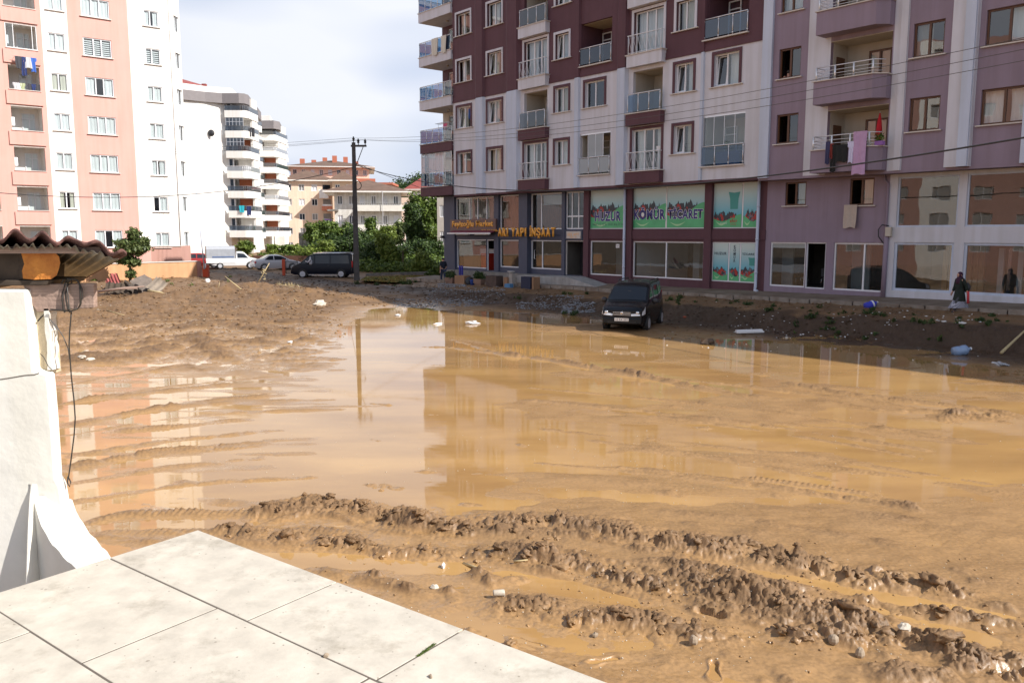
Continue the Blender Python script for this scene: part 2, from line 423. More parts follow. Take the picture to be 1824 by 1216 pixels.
m_pole = mat('pole_concrete', (0.085, 0.08, 0.078), 0.85, var=0.25, vs=3, bump=0.3)
m_black = mat('black_rubber', (0.02, 0.02, 0.02), 0.7, var=0)
m_blackpl = mat('black_plastic', (0.03, 0.03, 0.035), 0.45, var=0)
m_navycar = mat('black_car_paint', (0.005, 0.006, 0.009), 0.25, var=0, spec=0.25, coat=0.15)
m_vancar = mat('navy_van_paint', (0.006, 0.008, 0.016), 0.3, var=0, spec=0.22, coat=0.06)
m_silver = mat('silver_car_paint', (0.55, 0.56, 0.60), 0.35, 0.2, var=0.02, coat=0.4)
m_wcar = mat('white_car_paint', (0.78, 0.78, 0.78), 0.35, var=0.02, coat=0.3)
m_redcar = mat('red_car_paint', (0.30, 0.02, 0.02), 0.3, var=0, coat=0.4)
m_carglass = mat('car_glass', (0.02, 0.026, 0.035), 0.05, var=0, spec=0.5)
m_chrome = mat('chrome', (0.8, 0.8, 0.82), 0.15, 0.9, var=0)
m_lamp = mat('headlamp', (0.75, 0.77, 0.80), 0.12, 0.3, var=0)
m_tail = mat('tail_lamp', (0.45, 0.01, 0.015), 0.2, var=0)
m_tarp = mat('grey_tarpaulin', (0.36, 0.38, 0.42), 0.6, var=0.1, vs=3, bump=0.3, bs=4)
m_tarpb = mat('brown_tarpaulin', (0.24, 0.19, 0.16), 0.7, var=0.1)
m_skin = mat('skin', (0.50, 0.27, 0.19), 0.55, var=0.04)
m_hair = mat('dark_hair', (0.02, 0.014, 0.01), 0.6, var=0)
m_leaf = leaf_mat('leaf_green', (0.04, 0.08, 0.012), (0.18, 0.25, 0.050))
m_leafd = leaf_mat('leaf_dark', (0.018, 0.042, 0.012), (0.085, 0.135, 0.032))
m_leafl = leaf_mat('leaf_light', (0.09, 0.14, 0.02), (0.24, 0.30, 0.06))
m_leafg = leaf_mat('leaf_glossy', (0.035, 0.07, 0.014), (0.20, 0.24, 0.09))
m_bark = mat('bark', (0.12, 0.085, 0.06), 0.9, var=0.3, vs=5, bump=0.5)
m_straw = mat('dry_straw', (0.50, 0.40, 0.22), 0.8, var=0.15)
m_foam = mat('white_foam', (0.80, 0.80, 0.80), 0.7, var=0.04)
m_card = mat('cardboard', (0.33, 0.19, 0.11), 0.85, var=0.1)
m_rust = mat('rusty_brown_metal', (0.085, 0.055, 0.045), 0.7, var=0.3, vs=5)
m_terracotta = mat('terracotta_planter', (0.24, 0.15, 0.11), 0.8, var=0.2)

def cloth(name, col): return mat(name, col, 0.85, var=0.08, vs=6)

# ------------------------------------------------------------------ the muddy ground
def poly(pts, z=0.0): return [G(x, y, z)[:2] for x, y in pts]
def zoomed(ox, oy, k, pts): return [(ox + x / k, oy + y / k) for x, y in pts]

RIDGES = []   # (points, height, half width, clod amount, tread)
def ridge(px, h, w, clod=0.5, tread=0.0): RIDGES.append((np.array(poly(px)), h, w, clod, tread))
z5 = lambda p: zoomed(900, 860, 1.974, p)
z3 = lambda p: zoomed(1100, 600, 2.518, p)
z1 = lambda p: zoomed(100, 560, 3.04, p)
z2 = lambda p: zoomed(600, 540, 3.04, p)
z4 = lambda p: zoomed(400, 860, 3.04, p)
ridge([(470, 918), (560, 905), (640, 912), (700, 932), (800, 945)] + z5([(0, 150), (150, 150), (300, 165), (520, 215), (720, 245), (860, 262)]), 0.12, 0.17, 0.9)
ridge(z5([(880, 270), (960, 275), (1060, 300), (1120, 312)]), 0.22, 0.17, 1.0)
ridge(z5([(1150, 322), (1210, 335), (1280, 365)]), 0.14, 0.13, 1.0)
ridge(z5([(1310, 322), (1370, 335), (1400, 345)]), 0.16, 0.13, 1.0)
ridge(z5([(1430, 372), (1520, 375), (1600, 402)]), 0.11, 0.12, 1.0)
ridge(z5([(1300, 355), (1380, 372)]), 0.05, 0.10, 1.0)
ridge(z5([(1590, 320), (1640, 325)]), 0.06, 0.08, 1.0)
ridge(z5([(1640, 352), (1690, 358)]), 0.05, 0.08, 1.0)
ridge(z5([(1640, 430), (1720, 440), (1824, 460)]), 0.05, 0.08, 1.0)
ridge(z5([(0, 250), (120, 270), (250, 300), (450, 350), (560, 380)]), 0.14, 0.15, 0.9)
ridge(z5([(620, 345), (740, 390), (900, 425), (1050, 472), (1200, 490), (1350, 540)]), 0.15, 0.20, 1.0)
ridge(z5([(1430, 560), (1560, 600), (1650, 640), (1824, 690)]), 0.12, 0.14, 1.0)
ridge(z5([(380, 290), (560, 290), (700, 315), (870, 350), (1000, 375), (1150, 400), (1300, 425)]), 0.06, 0.09, 0.6, 0.3)
ridge(z5([(1250, 410), (1330, 425)]), 0.10, 0.10, 1.0)
ridge(z5([(1380, 445), (1470, 458), (1560, 478), (1700, 495), (1824, 512)]), 0.075, 0.10, 0.8)
ridge(z5([(950, 540), (1000, 555), (1100, 570), (1280, 560)]), 0.07, 0.14, 1.0)
ridge(z5([(1200, 555), (1280, 570)]), 0.08, 0.1, 1.0)
ridge(z5([(1480, 590), (1550, 610)]), 0.08, 0.12, 1.0)
ridge(z5([(1250, 660), (1350, 680), (1500, 690), (1700, 700)]), 0.06, 0.16, 1.0)
ridge(z5([(1790, 620), (1824, 640)]), 0.14, 0.12, 1.0)
ridge(z4([(480, 470), (600, 490), (750, 530), (900, 560), (1080, 600), (1300, 620)]), 0.05, 0.10, 0.8)
ridge(z5([(0, 430), (120, 450), (250, 480), (450, 500), (600, 520), (740, 545)]), 0.08, 0.17, 1.0)
ridge(z4([(0, 270), (200, 300), (450, 330), (640, 340), (900, 385), (1300, 400), (1500, 400), (1700, 440)]), 0.09, 0.13, 0.9)
ridge(z4([(150, 140), (500, 130), (700, 145), (860, 200), (1200, 260), (1450, 280), (1824, 310)]), 0.07, 0.14, 0.7)
ridge(z4([(1300, 500), (1500, 540), (1700, 520)]), 0.04, 0.10, 1.0)
ridge(z1([(150, 1135), (350, 1092), (600, 1082), (900, 1080), (1300, 1085), (1500, 1092)]), 0.11, 0.12, 0.2, 1.0)
ridge(z1([(200, 1185), (600, 1182), (1000, 1172), (1300, 1185), (1700, 1200)]), 0.09, 0.12, 0.3, 0.7)
ridge(z1([(150, 1215), (600, 1230), (1000, 1240), (1300, 1260)]), 0.05, 0.10, 0.6, 0.3)
for p in ([(20, 490), (200, 460), (400, 440), (700, 400), (1000, 375)], [(20, 610), (150, 590), (600, 500), (900, 460), (1200, 440)], [(280, 640), (700, 600), (1050, 568)],
          [(60, 840), (300, 790), (500, 760), (900, 720), (1050, 712)]):
    ridge(z1(p), 0.055, 0.17, 0.5, 0.6)
ridge(z1([(1050, 712), (1200, 705), (1430, 700)]), 0.03, 0.10, 0.4, 0.4)
ridge(z1([(1050, 535), (1400, 500), (1824, 495)]), 0.022, 0.10, 0.5, 0.3)
ridge(z1([(1400, 300), (1600, 305), (1780, 328)]), 0.03, 0.22, 0.3)
ridge(z1([(800, 1010), (1100, 1030), (1400, 1010), (1600, 1040)]), 0.03, 0.14, 0.6)
ridge(z1([(500, 95), (900, 60), (1200, 75)]), 0.06, 0.5, 0.9)
ridge(z1([(760, 130), (860, 200), (920, 250)]), 0.06, 0.35, 0.9)
for p in ([(430, 235), (600, 240), (800, 265), (1150, 310), (1500, 370), (1824, 430)], [(620, 195), (900, 280), (1100, 300), (1400, 350)]):
    ridge(z2(p), 0.05, 0.13, 0.8, 0.3)
ridge(z3([(0, 155), (150, 185), (400, 235), (560, 262), (700, 280)]), 0.05, 0.16, 0.8, 0.3)
ridge(z3([(900, 290), (1000, 300), (1200, 335)]), 0.045, 0.10, 0.7, 0.5)
ridge(z3([(740, 205), (1000, 255), (1300, 290), (1600, 320), (1824, 355)]), 0.05, 0.16, 0.9, 0.3)
ridge(z3([(1480, 368), (1550, 345), (1600, 350), (1700, 350)]), 0.10, 0.22, 1.0)
ridge(z3([(1250, 335), (1380, 335)]), 0.05, 0.12, 1.0)
ridge(z3([(120, 460), (240, 520), (500, 540), (800, 570), (1100, 605), (1400, 645), (1800, 715)]), 0.022, 0.16, 0.4, 0.7)
ridge(z3([(575, 632), (850, 665), (1100, 700), (1160, 708)]), 0.055, 0.08, 0.2, 1.0)
ridge(z3([(1180, 720), (1260, 745), (1340, 790)]), 0.035, 0.10, 0.9)
ridge(z3([(0, 650), (200, 660), (420, 690)]), 0.018, 0.18, 0.6, 0.4)
ridge(z3([(240, 790), (450, 812), (700, 850), (1000, 900), (1340, 955)]), 0.026, 0.12, 0.7)
ridge(z3([(600, 770), (1000, 790), (1300, 830), (1650, 895)]), 0.026, 0.16, 0.4)
ridge(z3([(1130, 390), (1190, 392)]), 0.03, 0.08, 0.9)
ridge(z3([(550, 945), (640, 955)]), 0.08, 0.12, 1.0)
ridge(z3([(310, 845), (350, 852)]), 0.04, 0.08, 1.0)
ridge(z2([(200, 985), (280, 990)]), 0.09, 0.10, 1.0)
ridge(z2([(310, 1000), (370, 1010)]), 0.04, 0.10, 1.0)
ridge(z2([(60, 1040), (200, 1045), (350, 1050)]), 0.02, 0.10, 0.8)
ridge(z2([(630, 1080), (760, 1090)]), 0.03, 0.10, 1.0)
ridge(z2([(200, 905), (500, 912), (1000, 920), (1400, 952), (1824, 1000)]), 0.022, 0.20, 0.3)
ridge(z2([(700, 1020), (1100, 1055), (1500, 1090), (1824, 1125)]), 0.020, 0.22, 0.2)
ridge(z3([(0, 360), (300, 372), (600, 380)]), 0.018, 0.25, 0.3)
ridge(z3([(600, 380), (1100, 420), (1500, 465)]), 0.018, 0.12, 0.7)
# water standing in the wheel ruts between the ridges
for p_, h_, w_ in ((z5([(600, 268), (760, 292), (900, 318), (1100, 352), (1250, 380), (1420, 415), (1824, 485)]), -0.075, 0.16), (z5([(1100, 425), (1250, 448), (1420, 490), (1560, 520), (1824, 575)]), -0.08, 0.30),
                   (z5([(0, 330), (200, 360), (330, 395), (600, 430)]), -0.06, 0.20), (z4([(250, 400), (700, 430), (1000, 440), (1500, 480)]), -0.05, 0.22), (z5([(0, 575), (400, 600), (900, 640)]), -0.03, 0.4)):
    ridge(p_, h_, w_, 0.0)
# long curved tyre smears across the slurry
rnd3 = random.Random(12)
for i in range(9):
    y0 = 640 + i * 30 + rnd3.uniform(-8, 8); s_ = rnd3.uniform(0.85, 1.1)
    ridge([(105, y0 + 20), (180, y0 + 8), (300, y0 - 12 * s_), (420, y0 - 24 * s_), (rnd3.uniform(480, 640), y0 - 30 * s_)], rnd3.uniform(0.025, 0.04), rnd3.uniform(0.06, 0.14), 0.8, 0.4)
for i in range(8):
    y0 = 668 + i * 24 + rnd3.uniform(-6, 6); x0 = rnd3.uniform(820, 1150); x1 = rnd3.uniform(1500, 1824); d_ = (x1 - x0)
    ridge([(x0, y0), (x0 + d_ * 0.3, y0 + 12 + d_ * 0.012), (x0 + d_ * 0.65, y0 + 30 + d_ * 0.03), (x1, y0 + 48 + d_ * 0.06)], rnd3.uniform(0.018, 0.035), rnd3.uniform(0.06, 0.14), 0.9, 0.4)
# fine parallel wheel tracks alongside the big ridges
for (k_, offs) in ((0, (-0.34, 0.30, 0.42)), (9, (-0.30, 0.34)), (10, (-0.36, -0.50, 0.40))):
    pts_ = RIDGES[k_][0]; dr = np.gradient(pts_, axis=0); dr /= np.linalg.norm(dr, axis=1)[:, None]
    for o_ in offs: RIDGES.append((pts_ + np.stack([-dr[:, 1], dr[:, 0]], 1) * o_, 0.034, 0.055, 0.8, 0.8))
rnd2 = random.Random(3)
for i in range(26):         # small lumps scattered over the slurry
    x = rnd2.uniform(300, 1800); y = rnd2.uniform(640, 900)
    ridge([(x, y), (x + rnd2.uniform(10, 45), y + rnd2.uniform(0, 7))], rnd2.uniform(0.02, 0.035), rnd2.uniform(0.05, 0.10), 1.0)
for i in range(60):         # loose lumps along the churned foreground
    x = rnd2.uniform(560, 1824); y = rnd2.uniform(985, 1200) + (x - 560) * 0.05
    ridge([(x, y), (x + rnd2.uniform(4, 26), y + rnd2.uniform(0, 10))], rnd2.uniform(0.02, 0.07), rnd2.uniform(0.035, 0.08), 1.0)
HOLES = [(G(940, 1145)[:2], 0.17, 0.07, -0.5), (G(1075, 1178)[:2], 0.15, 0.07, 0.35), (G(1272, 1196)[:2], 0.15, 0.075, 1.35), (G(1265, 1098)[:2], 0.16, 0.07, -0.6), (G(500, 545)[:2], 0.6, 0.3, -0.5), (G(455, 530)[:2], 0.6, 0.25, -0.6)]
BUMPS = [(G(170, 560)[:2], 5.0, 2.5, 0.25), (G(330, 530, 0.3)[:2], 7, 3.0, 0.42), (G(190, 515, 0.4)[:2], 5, 3.0, 0.45), (G(470, 520, 0.3)[:2], 4.0, 2.6, 0.28), (G(430, 515, 0.4)[:2], 2.2, 1.2, 0.30),
         (G(590, 535, 0.1)[:2], 3.5, 1.4, 0.28), (G(160, 640)[:2], 1.4, 0.8, 0.12), (G(700, 515, 0.3)[:2], 5, 1.4, 0.30), (G(830, 525, 0.2)[:2], 5, 1.2, 0.30), (G(950, 545, 0.1)[:2], 4, 1.4, 0.15), (Vector((4.6, 32.6)), 3.4, 2.2, 0.12), (Vector((8.5, 31.2)), 3.0, 1.6, 0.06)]

def terrain(X, Y, detail=True):
    vx, vy = FR.v; ux, uy = FR.u; ox, oy = FR.o
    d = -((X - ox) * vx + (Y - oy) * vy)                     # distance in front of the long facade
    s = (X - ox) * ux + (Y - oy) * uy
    base = -0.030 + 0.020 * fbm(X * 0.35 + Y * 0.08, Y * 0.9, 4, 3)
    pxx = X / np.maximum(Y, 1) * 1480 + 912
    left = sstep(740, 480, pxx) * sstep(11, 14, Y)
    wr = fbm(X * 0.5, Y * 2.6, 5, 21)
    base = base + left * (0.022 + 0.034 * wr) + sstep(700, 1000, pxx) * sstep(30, 22, Y) * (0.024 + 0.020 * fbm(X * 0.4, Y * 1.4, 5, 23))
    fore = sstep(12.4, 10.6, Y - 0.0 * X + 0.05 * X)
    base = base + fore * (0.026 + 0.03 * fbm(X * 1.6, Y * 2.6, 5, 9))
    # ground rising to the back
    back = sstep(27, 58, Y) * sstep(700, 560, pxx)
    base = base + back * 0.26
    back2 = sstep(40, 56, Y) * sstep(560, 700, pxx)
    base = base + back2 * 0.20 + sstep(60, 110, Y) * 0.4
    rough = sstep(20, 27, Y) * sstep(640, 520, pxx)
    base = base + rough * (0.20 * np.abs(fbm(X * 0.7, Y * 1.1, 3, 31)) - 0.02 + 0.10 * np.abs(fbm(X * 2.6, Y * 2.2, 3, 36)) + 0.05 * np.abs(fbm(X * 6, Y * 5, 3, 37)) - 0.02)
    for (cx, cy), rx, ry, h in BUMPS:
        g = np.exp(-((X - cx) / rx) ** 2 - ((Y - cy) / ry) ** 2)
        base = base + g * h * (1 + 0.5 * fbm(X * 1.2, Y * 1.6, 4, 5))
    # street and bank along the shops
    lv = 0.30 + np.clip((s + 20) / 34, -0.1, 1.2) * 0.46
    dd = d + 0.7 * fbm(X * 0.5, Y * 0.5, 5, 44)
    lv = lv - 0.05 * np.clip(d - 2.0, 0, 4)
    k = sstep(6.5, 4.7, dd) * sstep(-34, -21, s)
    hump = np.exp(-((dd - 5.7) / 1.0) ** 2) * (0.25 + 0.75 * sstep(-20, -8, s)) * sstep(-26, -20, s) * (0.01 + 0.15 * fbm(X * 1.3, Y * 1.3, 5, 12) + 0.12 * np.abs(fbm(X * 3.5, Y * 3.5, 3, 13)))
    shore = sstep(10.0, 6.4, dd) * sstep(-26, -16, s) * 0.085
    ruts = 0.02 * np.sin((d - 2.4) * 5.0) * sstep(4.6, 4.2, d) + 0.02 * fbm(X * 2, Y * 2, 3, 8)
    base = base * (1 - k) + k * (lv + ruts) + hump + shore * (0.6 + 0.9 * fbm(X * 0.8, Y * 0.8, 4, 60))
    cl = fbm(X * 7, Y * 7, 4, 77); lump = np.minimum(np.abs(fbm(X * 5.2 + 0.3 * cl, Y * 5.2, 2, 90, 0.4)) * 2.4, 1.2); lump2 = np.minimum(np.abs(fbm(X * 12, Y * 12, 3, 91, 0.5)) * 2.6, 1.3); lumpb = np.minimum(np.abs(fbm(X * 2.6 + 0.25 * cl, Y * 2.6, 1, 97)) * 2.4, 1.2); churn = np.zeros_like(X)
    wet = 1.0 - k
    for pts, h, w, clod, tread in RIDGES:
        x0, y0 = pts.min(0) - w * 3; x1, y1 = pts.max(0) + w * 3
        idx = np.nonzero((X > x0) & (X < x1) & (Y > y0) & (Y < y1))
        if not len(idx[0]): continue
        x = X[idx] + 0.3 * w * fbm(X[idx] * 2.5, Y[idx] * 2.5, 3, 14); y = Y[idx] + 0.3 * w * fbm(X[idx] * 2.5, Y[idx] * 2.5, 3, 15)
        best = np.full(x.shape, 1e9); bs = np.zeros(x.shape); acc = 0.0
        for a, b in zip(pts[:-1], pts[1:]):
            ab = b - a; Ls = math.hypot(*ab)
            t = np.clip(((x - a[0]) * ab[0] + (y - a[1]) * ab[1]) / (Ls * Ls), 0, 1)
            q = np.hypot(x - a[0] - t * ab[0], y - a[1] - t * ab[1])
            mk = q < best; best = np.where(mk, q, best); bs = np.where(mk, acc + t * Ls, bs); acc += Ls
        g = 1 / (1 + (best / (w * 0.95)) ** 4)
        if h > 0.07: churn[idx] = np.maximum(churn[idx], np.exp(-(best / (w * 1.7)) ** 2) * min(1, h / 0.12) * clod)
        endf = sstep(0, w * 2, bs) * sstep(acc, acc - w * 2, bs) * 0.6 + 0.4
        amp = 0.66 + clod * (0.50 * fbm(x * 1.7, y * 1.7, 2, 33) + 0.60 * (lumpb[idx] - 0.35) + 0.35 * (lump[idx] - 0.35))
        if tread: amp = amp + tread * (0.04 + 0.15 * vnoise(x * 2.1, y * 2.1, 71)) * np.sin(bs / 0.085 * 2 * math.pi + 3.0 * best / w + 1.5 * vnoise(x * 1.3, y * 1.3, 72) * 6) * sstep(w * 1.4, w * 0.3, best)
        base[idx] = base[idx] + h * (0.60 if h > 0.065 else 1.0) * g * endf * np.maximum(amp, 0.1)
        wet[idx] = np.minimum(wet[idx], 1)
    for (cx, cy), a, b, an in HOLES:
        x = (X - cx) * math.cos(an) + (Y - cy) * math.sin(an); y = -(X - cx) * math.sin(an) + (Y - cy) * math.cos(an)
        q = np.sqrt((x / a) ** 2 + (y / (b * (0.72 - 0.28 * np.cos(x / a * 2.6 - 0.4)))) ** 2)
        base = base + np.exp(-((q - 1.2) / 0.28) ** 2) * 0.014 * (0.4 + 1.2 * vnoise(X * 9, Y * 9, 88)) - sstep(1.1, 0.7, q) * 0.07
    base = base + churn * (0.022 * (lump - 0.35) + 0.018 * (lump2 - 0.3) + 0.015 * lumpb)
    # fine churn: only where the mud stands clear of the water
    dry = sstep(0.03, 0.11, base) * (1 - 0.75 * k)
    base = base + dry * (0.010 * cl + 0.017 * (lump2 - 0.3) + 0.008 * (np.minimum(np.abs(fbm(X * 27, Y * 27, 2, 55)) * 2.4, 1.2) - 0.3)) * sstep(70, 20, Y)
    return base

NU, NVr = 1150, 820
fy = np.linspace(0, 1, NVr)
pyv = 1290 - (1290 - 452) * fy ** 0.92
Yv = np.array([G(912, p)[1] for p in pyv])
tv = np.linspace(-0.78, 0.72, NU)
XX = Yv[:, None] * tv[None, :]; YY = np.repeat(Yv[:, None], NU, 1)
ZZ = terrain(XX, YY)
def tz(x, y):
    return float(terrain(np.array([[x, x]], dtype=float), np.array([[y, y]], dtype=float))[0, 0])
co = np.stack([XX.ravel(), YY.ravel(), ZZ.ravel()], 1)
ii = (np.arange(NVr - 1)[:, None] * NU + np.arange(NU - 1)[None, :]).ravel()
qd = np.stack([ii, ii + 1, ii + NU + 1, ii + NU], 1)

def mud_material():
    m = bpy.data.materials.new('wet_mud'); m.use_nodes = True
    n = m.node_tree.nodes; l = m.node_tree.links.new; b = n['Principled BSDF']
    g = n.new('ShaderNodeNewGeometry')
    t = n.new('ShaderNodeTexNoise'); t.inputs['Scale'].default_value = 0.9; t.inputs['Detail'].default_value = 8; t.inputs['Roughness'].default_value = 0.65
    l(g.outputs['Position'], t.inputs['Vector'])
    r = n.new('ShaderNodeValToRGB'); e = r.color_ramp.elements
    e[0].position = 0.3; e[0].color = (0.120, 0.068, 0.031, 1); e[1].position = 0.7; e[1].color = (0.25, 0.147, 0.070, 1)
    l(t.outputs['Fac'], r.inputs[0])
    sp = n.new('ShaderNodeTexNoise'); sp.inputs['Scale'].default_value = 26; sp.inputs['Detail'].default_value = 3
    l(g.outputs['Position'], sp.inputs['Vector'])
    r3 = n.new('ShaderNodeValToRGB'); r3.color_ramp.elements[0].position = 0.35; r3.color_ramp.elements[0].color = (0.72, 0.72, 0.72, 1); r3.color_ramp.elements[1].position = 0.6; r3.color_ramp.elements[1].color = (1.12, 1.1, 1.06, 1)
    l(sp.outputs['Fac'], r3.inputs[0])
    mm = n.new('ShaderNodeMixRGB'); mm.blend_type = 'MULTIPLY'; mm.inputs[0].default_value = 0.8
    l(r.outputs[0], mm.inputs[1]); l(r3.outputs[0], mm.inputs[2])
    # wetness from height above the water
    sx = n.new('ShaderNodeSeparateXYZ'); l(g.outputs['Position'], sx.inputs[0])
    mr = n.new('ShaderNodeMapRange'); mr.inputs['From Min'].default_value = 0.0; mr.inputs['From Max'].default_value = 0.10
    mr.inputs['To Min'].default_value = 0.0; mr.inputs['To Max'].default_value = 1.0
    l(sx.outputs['Z'], mr.inputs['Value'])
    col = n.new('ShaderNodeMixRGB'); l(mr.outputs[0], col.inputs[0]); col.inputs[1].default_value = (0.34, 0.205, 0.092, 1)
    mw = n.new('ShaderNodeMixRGB'); mw.blend_type = 'MULTIPLY'; mw.inputs[0].default_value = 0.55; mw.inputs[1].default_value = (0.35, 0.21, 0.094, 1)
    l(r3.outputs[0], mw.inputs[2]); l(mw.outputs[0], col.inputs[1]); l(mm.outputs[0], col.inputs[2])
    # bank below the street: dark soil with the building's shade painted into it
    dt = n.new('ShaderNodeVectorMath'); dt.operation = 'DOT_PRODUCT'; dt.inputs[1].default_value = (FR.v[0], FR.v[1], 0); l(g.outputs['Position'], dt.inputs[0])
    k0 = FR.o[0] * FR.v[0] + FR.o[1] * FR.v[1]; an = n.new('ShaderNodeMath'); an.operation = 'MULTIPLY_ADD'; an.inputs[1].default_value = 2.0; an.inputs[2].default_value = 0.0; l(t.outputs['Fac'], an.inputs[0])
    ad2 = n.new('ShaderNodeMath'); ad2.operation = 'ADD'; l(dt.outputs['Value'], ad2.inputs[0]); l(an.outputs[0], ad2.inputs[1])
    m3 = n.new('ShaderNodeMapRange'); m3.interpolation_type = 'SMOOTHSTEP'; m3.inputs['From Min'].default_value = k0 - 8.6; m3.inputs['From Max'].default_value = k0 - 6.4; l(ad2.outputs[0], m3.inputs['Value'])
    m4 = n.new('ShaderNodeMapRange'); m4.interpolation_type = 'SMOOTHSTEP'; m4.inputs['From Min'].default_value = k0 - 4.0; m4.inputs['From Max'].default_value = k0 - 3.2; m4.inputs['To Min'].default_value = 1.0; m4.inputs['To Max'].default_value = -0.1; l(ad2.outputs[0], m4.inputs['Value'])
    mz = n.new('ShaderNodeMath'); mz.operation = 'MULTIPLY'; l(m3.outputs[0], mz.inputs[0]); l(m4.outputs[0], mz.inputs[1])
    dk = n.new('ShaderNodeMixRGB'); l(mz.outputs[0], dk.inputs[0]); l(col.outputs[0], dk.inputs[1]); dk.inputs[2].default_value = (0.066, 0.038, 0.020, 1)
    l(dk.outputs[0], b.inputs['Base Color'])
    t2 = n.new('ShaderNodeTexNoise'); t2.inputs['Scale'].default_value = 1.6; t2.inputs['Detail'].default_value = 6
    l(g.outputs['Position'], t2.inputs['Vector'])
    ad = n.new('ShaderNodeMath'); ad.operation = 'MULTIPLY_ADD'; ad.inputs[1].default_value = 0.42; l(mr.outputs[0], ad.inputs[0])
    m2 = n.new('ShaderNodeMapRange'); m2.inputs['From Min'].default_value = 0.35; m2.inputs['From Max'].default_value = 0.65; m2.inputs['To Min'].default_value = 0.13; m2.inputs['To Max'].default_value = 0.42
    l(t2.outputs['Fac'], m2.inputs['Value']); l(m2.outputs[0], ad.inputs[2]); l(ad.outputs[0], b.inputs['Roughness'])
    b.inputs['Specular IOR Level'].default_value = 0.5
    bn = n.new('ShaderNodeTexNoise'); bn.inputs['Scale'].default_value = 11; bn.inputs['Detail'].default_value = 4; bn.inputs['Roughness'].default_value = 0.55
    l(g.outputs['Position'], bn.inputs['Vector'])
    bp = n.new('ShaderNodeBump'); bp.inputs['Distance'].default_value = 0.05
    st = n.new('ShaderNodeMath'); st.operation = 'MULTIPLY_ADD'; st.inputs[1].default_value = 0.30; st.inputs[2].default_value = 0.06; l(mr.outputs[0], st.inputs[0])
    l(st.outputs[0], bp.inputs['Strength']); l(bn.outputs['Fac'], bp.inputs['Height']); l(bp.outputs[0], b.inputs['Normal'])
    return m
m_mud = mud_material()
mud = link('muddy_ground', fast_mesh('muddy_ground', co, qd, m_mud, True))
tag(mud, 'churned wet brown mud covering the flooded lot', kind='structure')

def water_material():
    m = bpy.data.materials.new('muddy_water'); m.use_nodes = True
    n = m.node_tree.nodes; l = m.node_tree.links.new; b = n['Principled BSDF']
    g = n.new('ShaderNodeNewGeometry')
    mp = n.new('ShaderNodeMapping'); mp.inputs['Scale'].default_value = (0.25, 0.7, 1); l(g.outputs['Position'], mp.inputs['Vector'])
    t = n.new('ShaderNodeTexNoise'); t.inputs['Scale'].default_value = 1.0; t.inputs['Detail'].default_value = 7; t.inputs['Roughness'].default_value = 0.6
    l(mp.outputs[0], t.inputs['Vector'])
    r = n.new('ShaderNodeValToRGB'); e = r.color_ramp.elements
    e[0].position = 0.35; e[0].color = (0.33, 0.190, 0.076, 1); e[1].position = 0.65; e[1].color = (0.46, 0.275, 0.105, 1)
    l(t.outputs['Fac'], r.inputs[0]); l(r.outputs[0], b.inputs['Base Color'])
    mr = n.new('ShaderNodeMapRange'); mr.inputs['From Min'].default_value = 0.46; mr.inputs['From Max'].default_value = 0.68
    mr.inputs['To Min'].default_value = 0.012; mr.inputs['To Max'].default_value = 0.07
    t4 = n.new('ShaderNodeTexNoise'); t4.inputs['Scale'].default_value = 0.6; t4.inputs['Detail'].default_value = 5; l(mp.outputs[0], t4.inputs['Vector'])
    l(t4.outputs['Fac'], mr.inputs['Value']); l(mr.outputs[0], b.inputs['Roughness'])
    b.inputs['IOR'].default_value = 1.36
    b.inputs['Specular IOR Level'].default_value = 0.6
    mp2 = n.new('ShaderNodeMapping'); mp2.inputs['Scale'].default_value = (1.0, 3.0, 1); l(g.outputs['Position'], mp2.inputs['Vector'])
    t3 = n.new('ShaderNodeTexNoise'); t3.inputs['Scale'].default_value = 2.0; t3.inputs['Detail'].default_value = 3; l(mp2.outputs[0], t3.inputs['Vector'])
    bp = n.new('ShaderNodeBump'); bp.inputs['Strength'].default_value = 0.02; bp.inputs['Distance'].default_value = 0.03
    l(t3.outputs['Fac'], bp.inputs['Height']); l(bp.outputs[0], b.inputs['Normal'])
    return m
m_water = water_material()
w = MB().quad((-50, 3, 0), (45, 3, 0), (45, 62, 0), (-50, 62, 0)).build('muddy_water', m_water)
tag(w, 'shallow brown floodwater standing over the mud', kind='structure')
# ground sheet out to the horizon
gb = MB()
for x0, x1, y0, y1 in ((-1500, 1500, -300, 3.0), (-1500, 1500, 131, 3000), (-1500, -40, 3.0, 131), (60, 1500, 3.0, 131)):
    gb.quad((x0, y0, -0.35), (x1, y0, -0.35), (x1, y1, -0.35), (x0, y1, -0.35))
gb.quad((-60, 2.5, -0.36), (70, 2.5, -0.36), (70, 140, -0.36), (-60, 140, -0.36))
m_soil = mat('brown_soil', (0.16, 0.11, 0.065), 0.9, var=0.3, vs=0.3)
tag(gb.build('earth', m_soil), 'brown earth beyond the flooded lot', kind='structure')
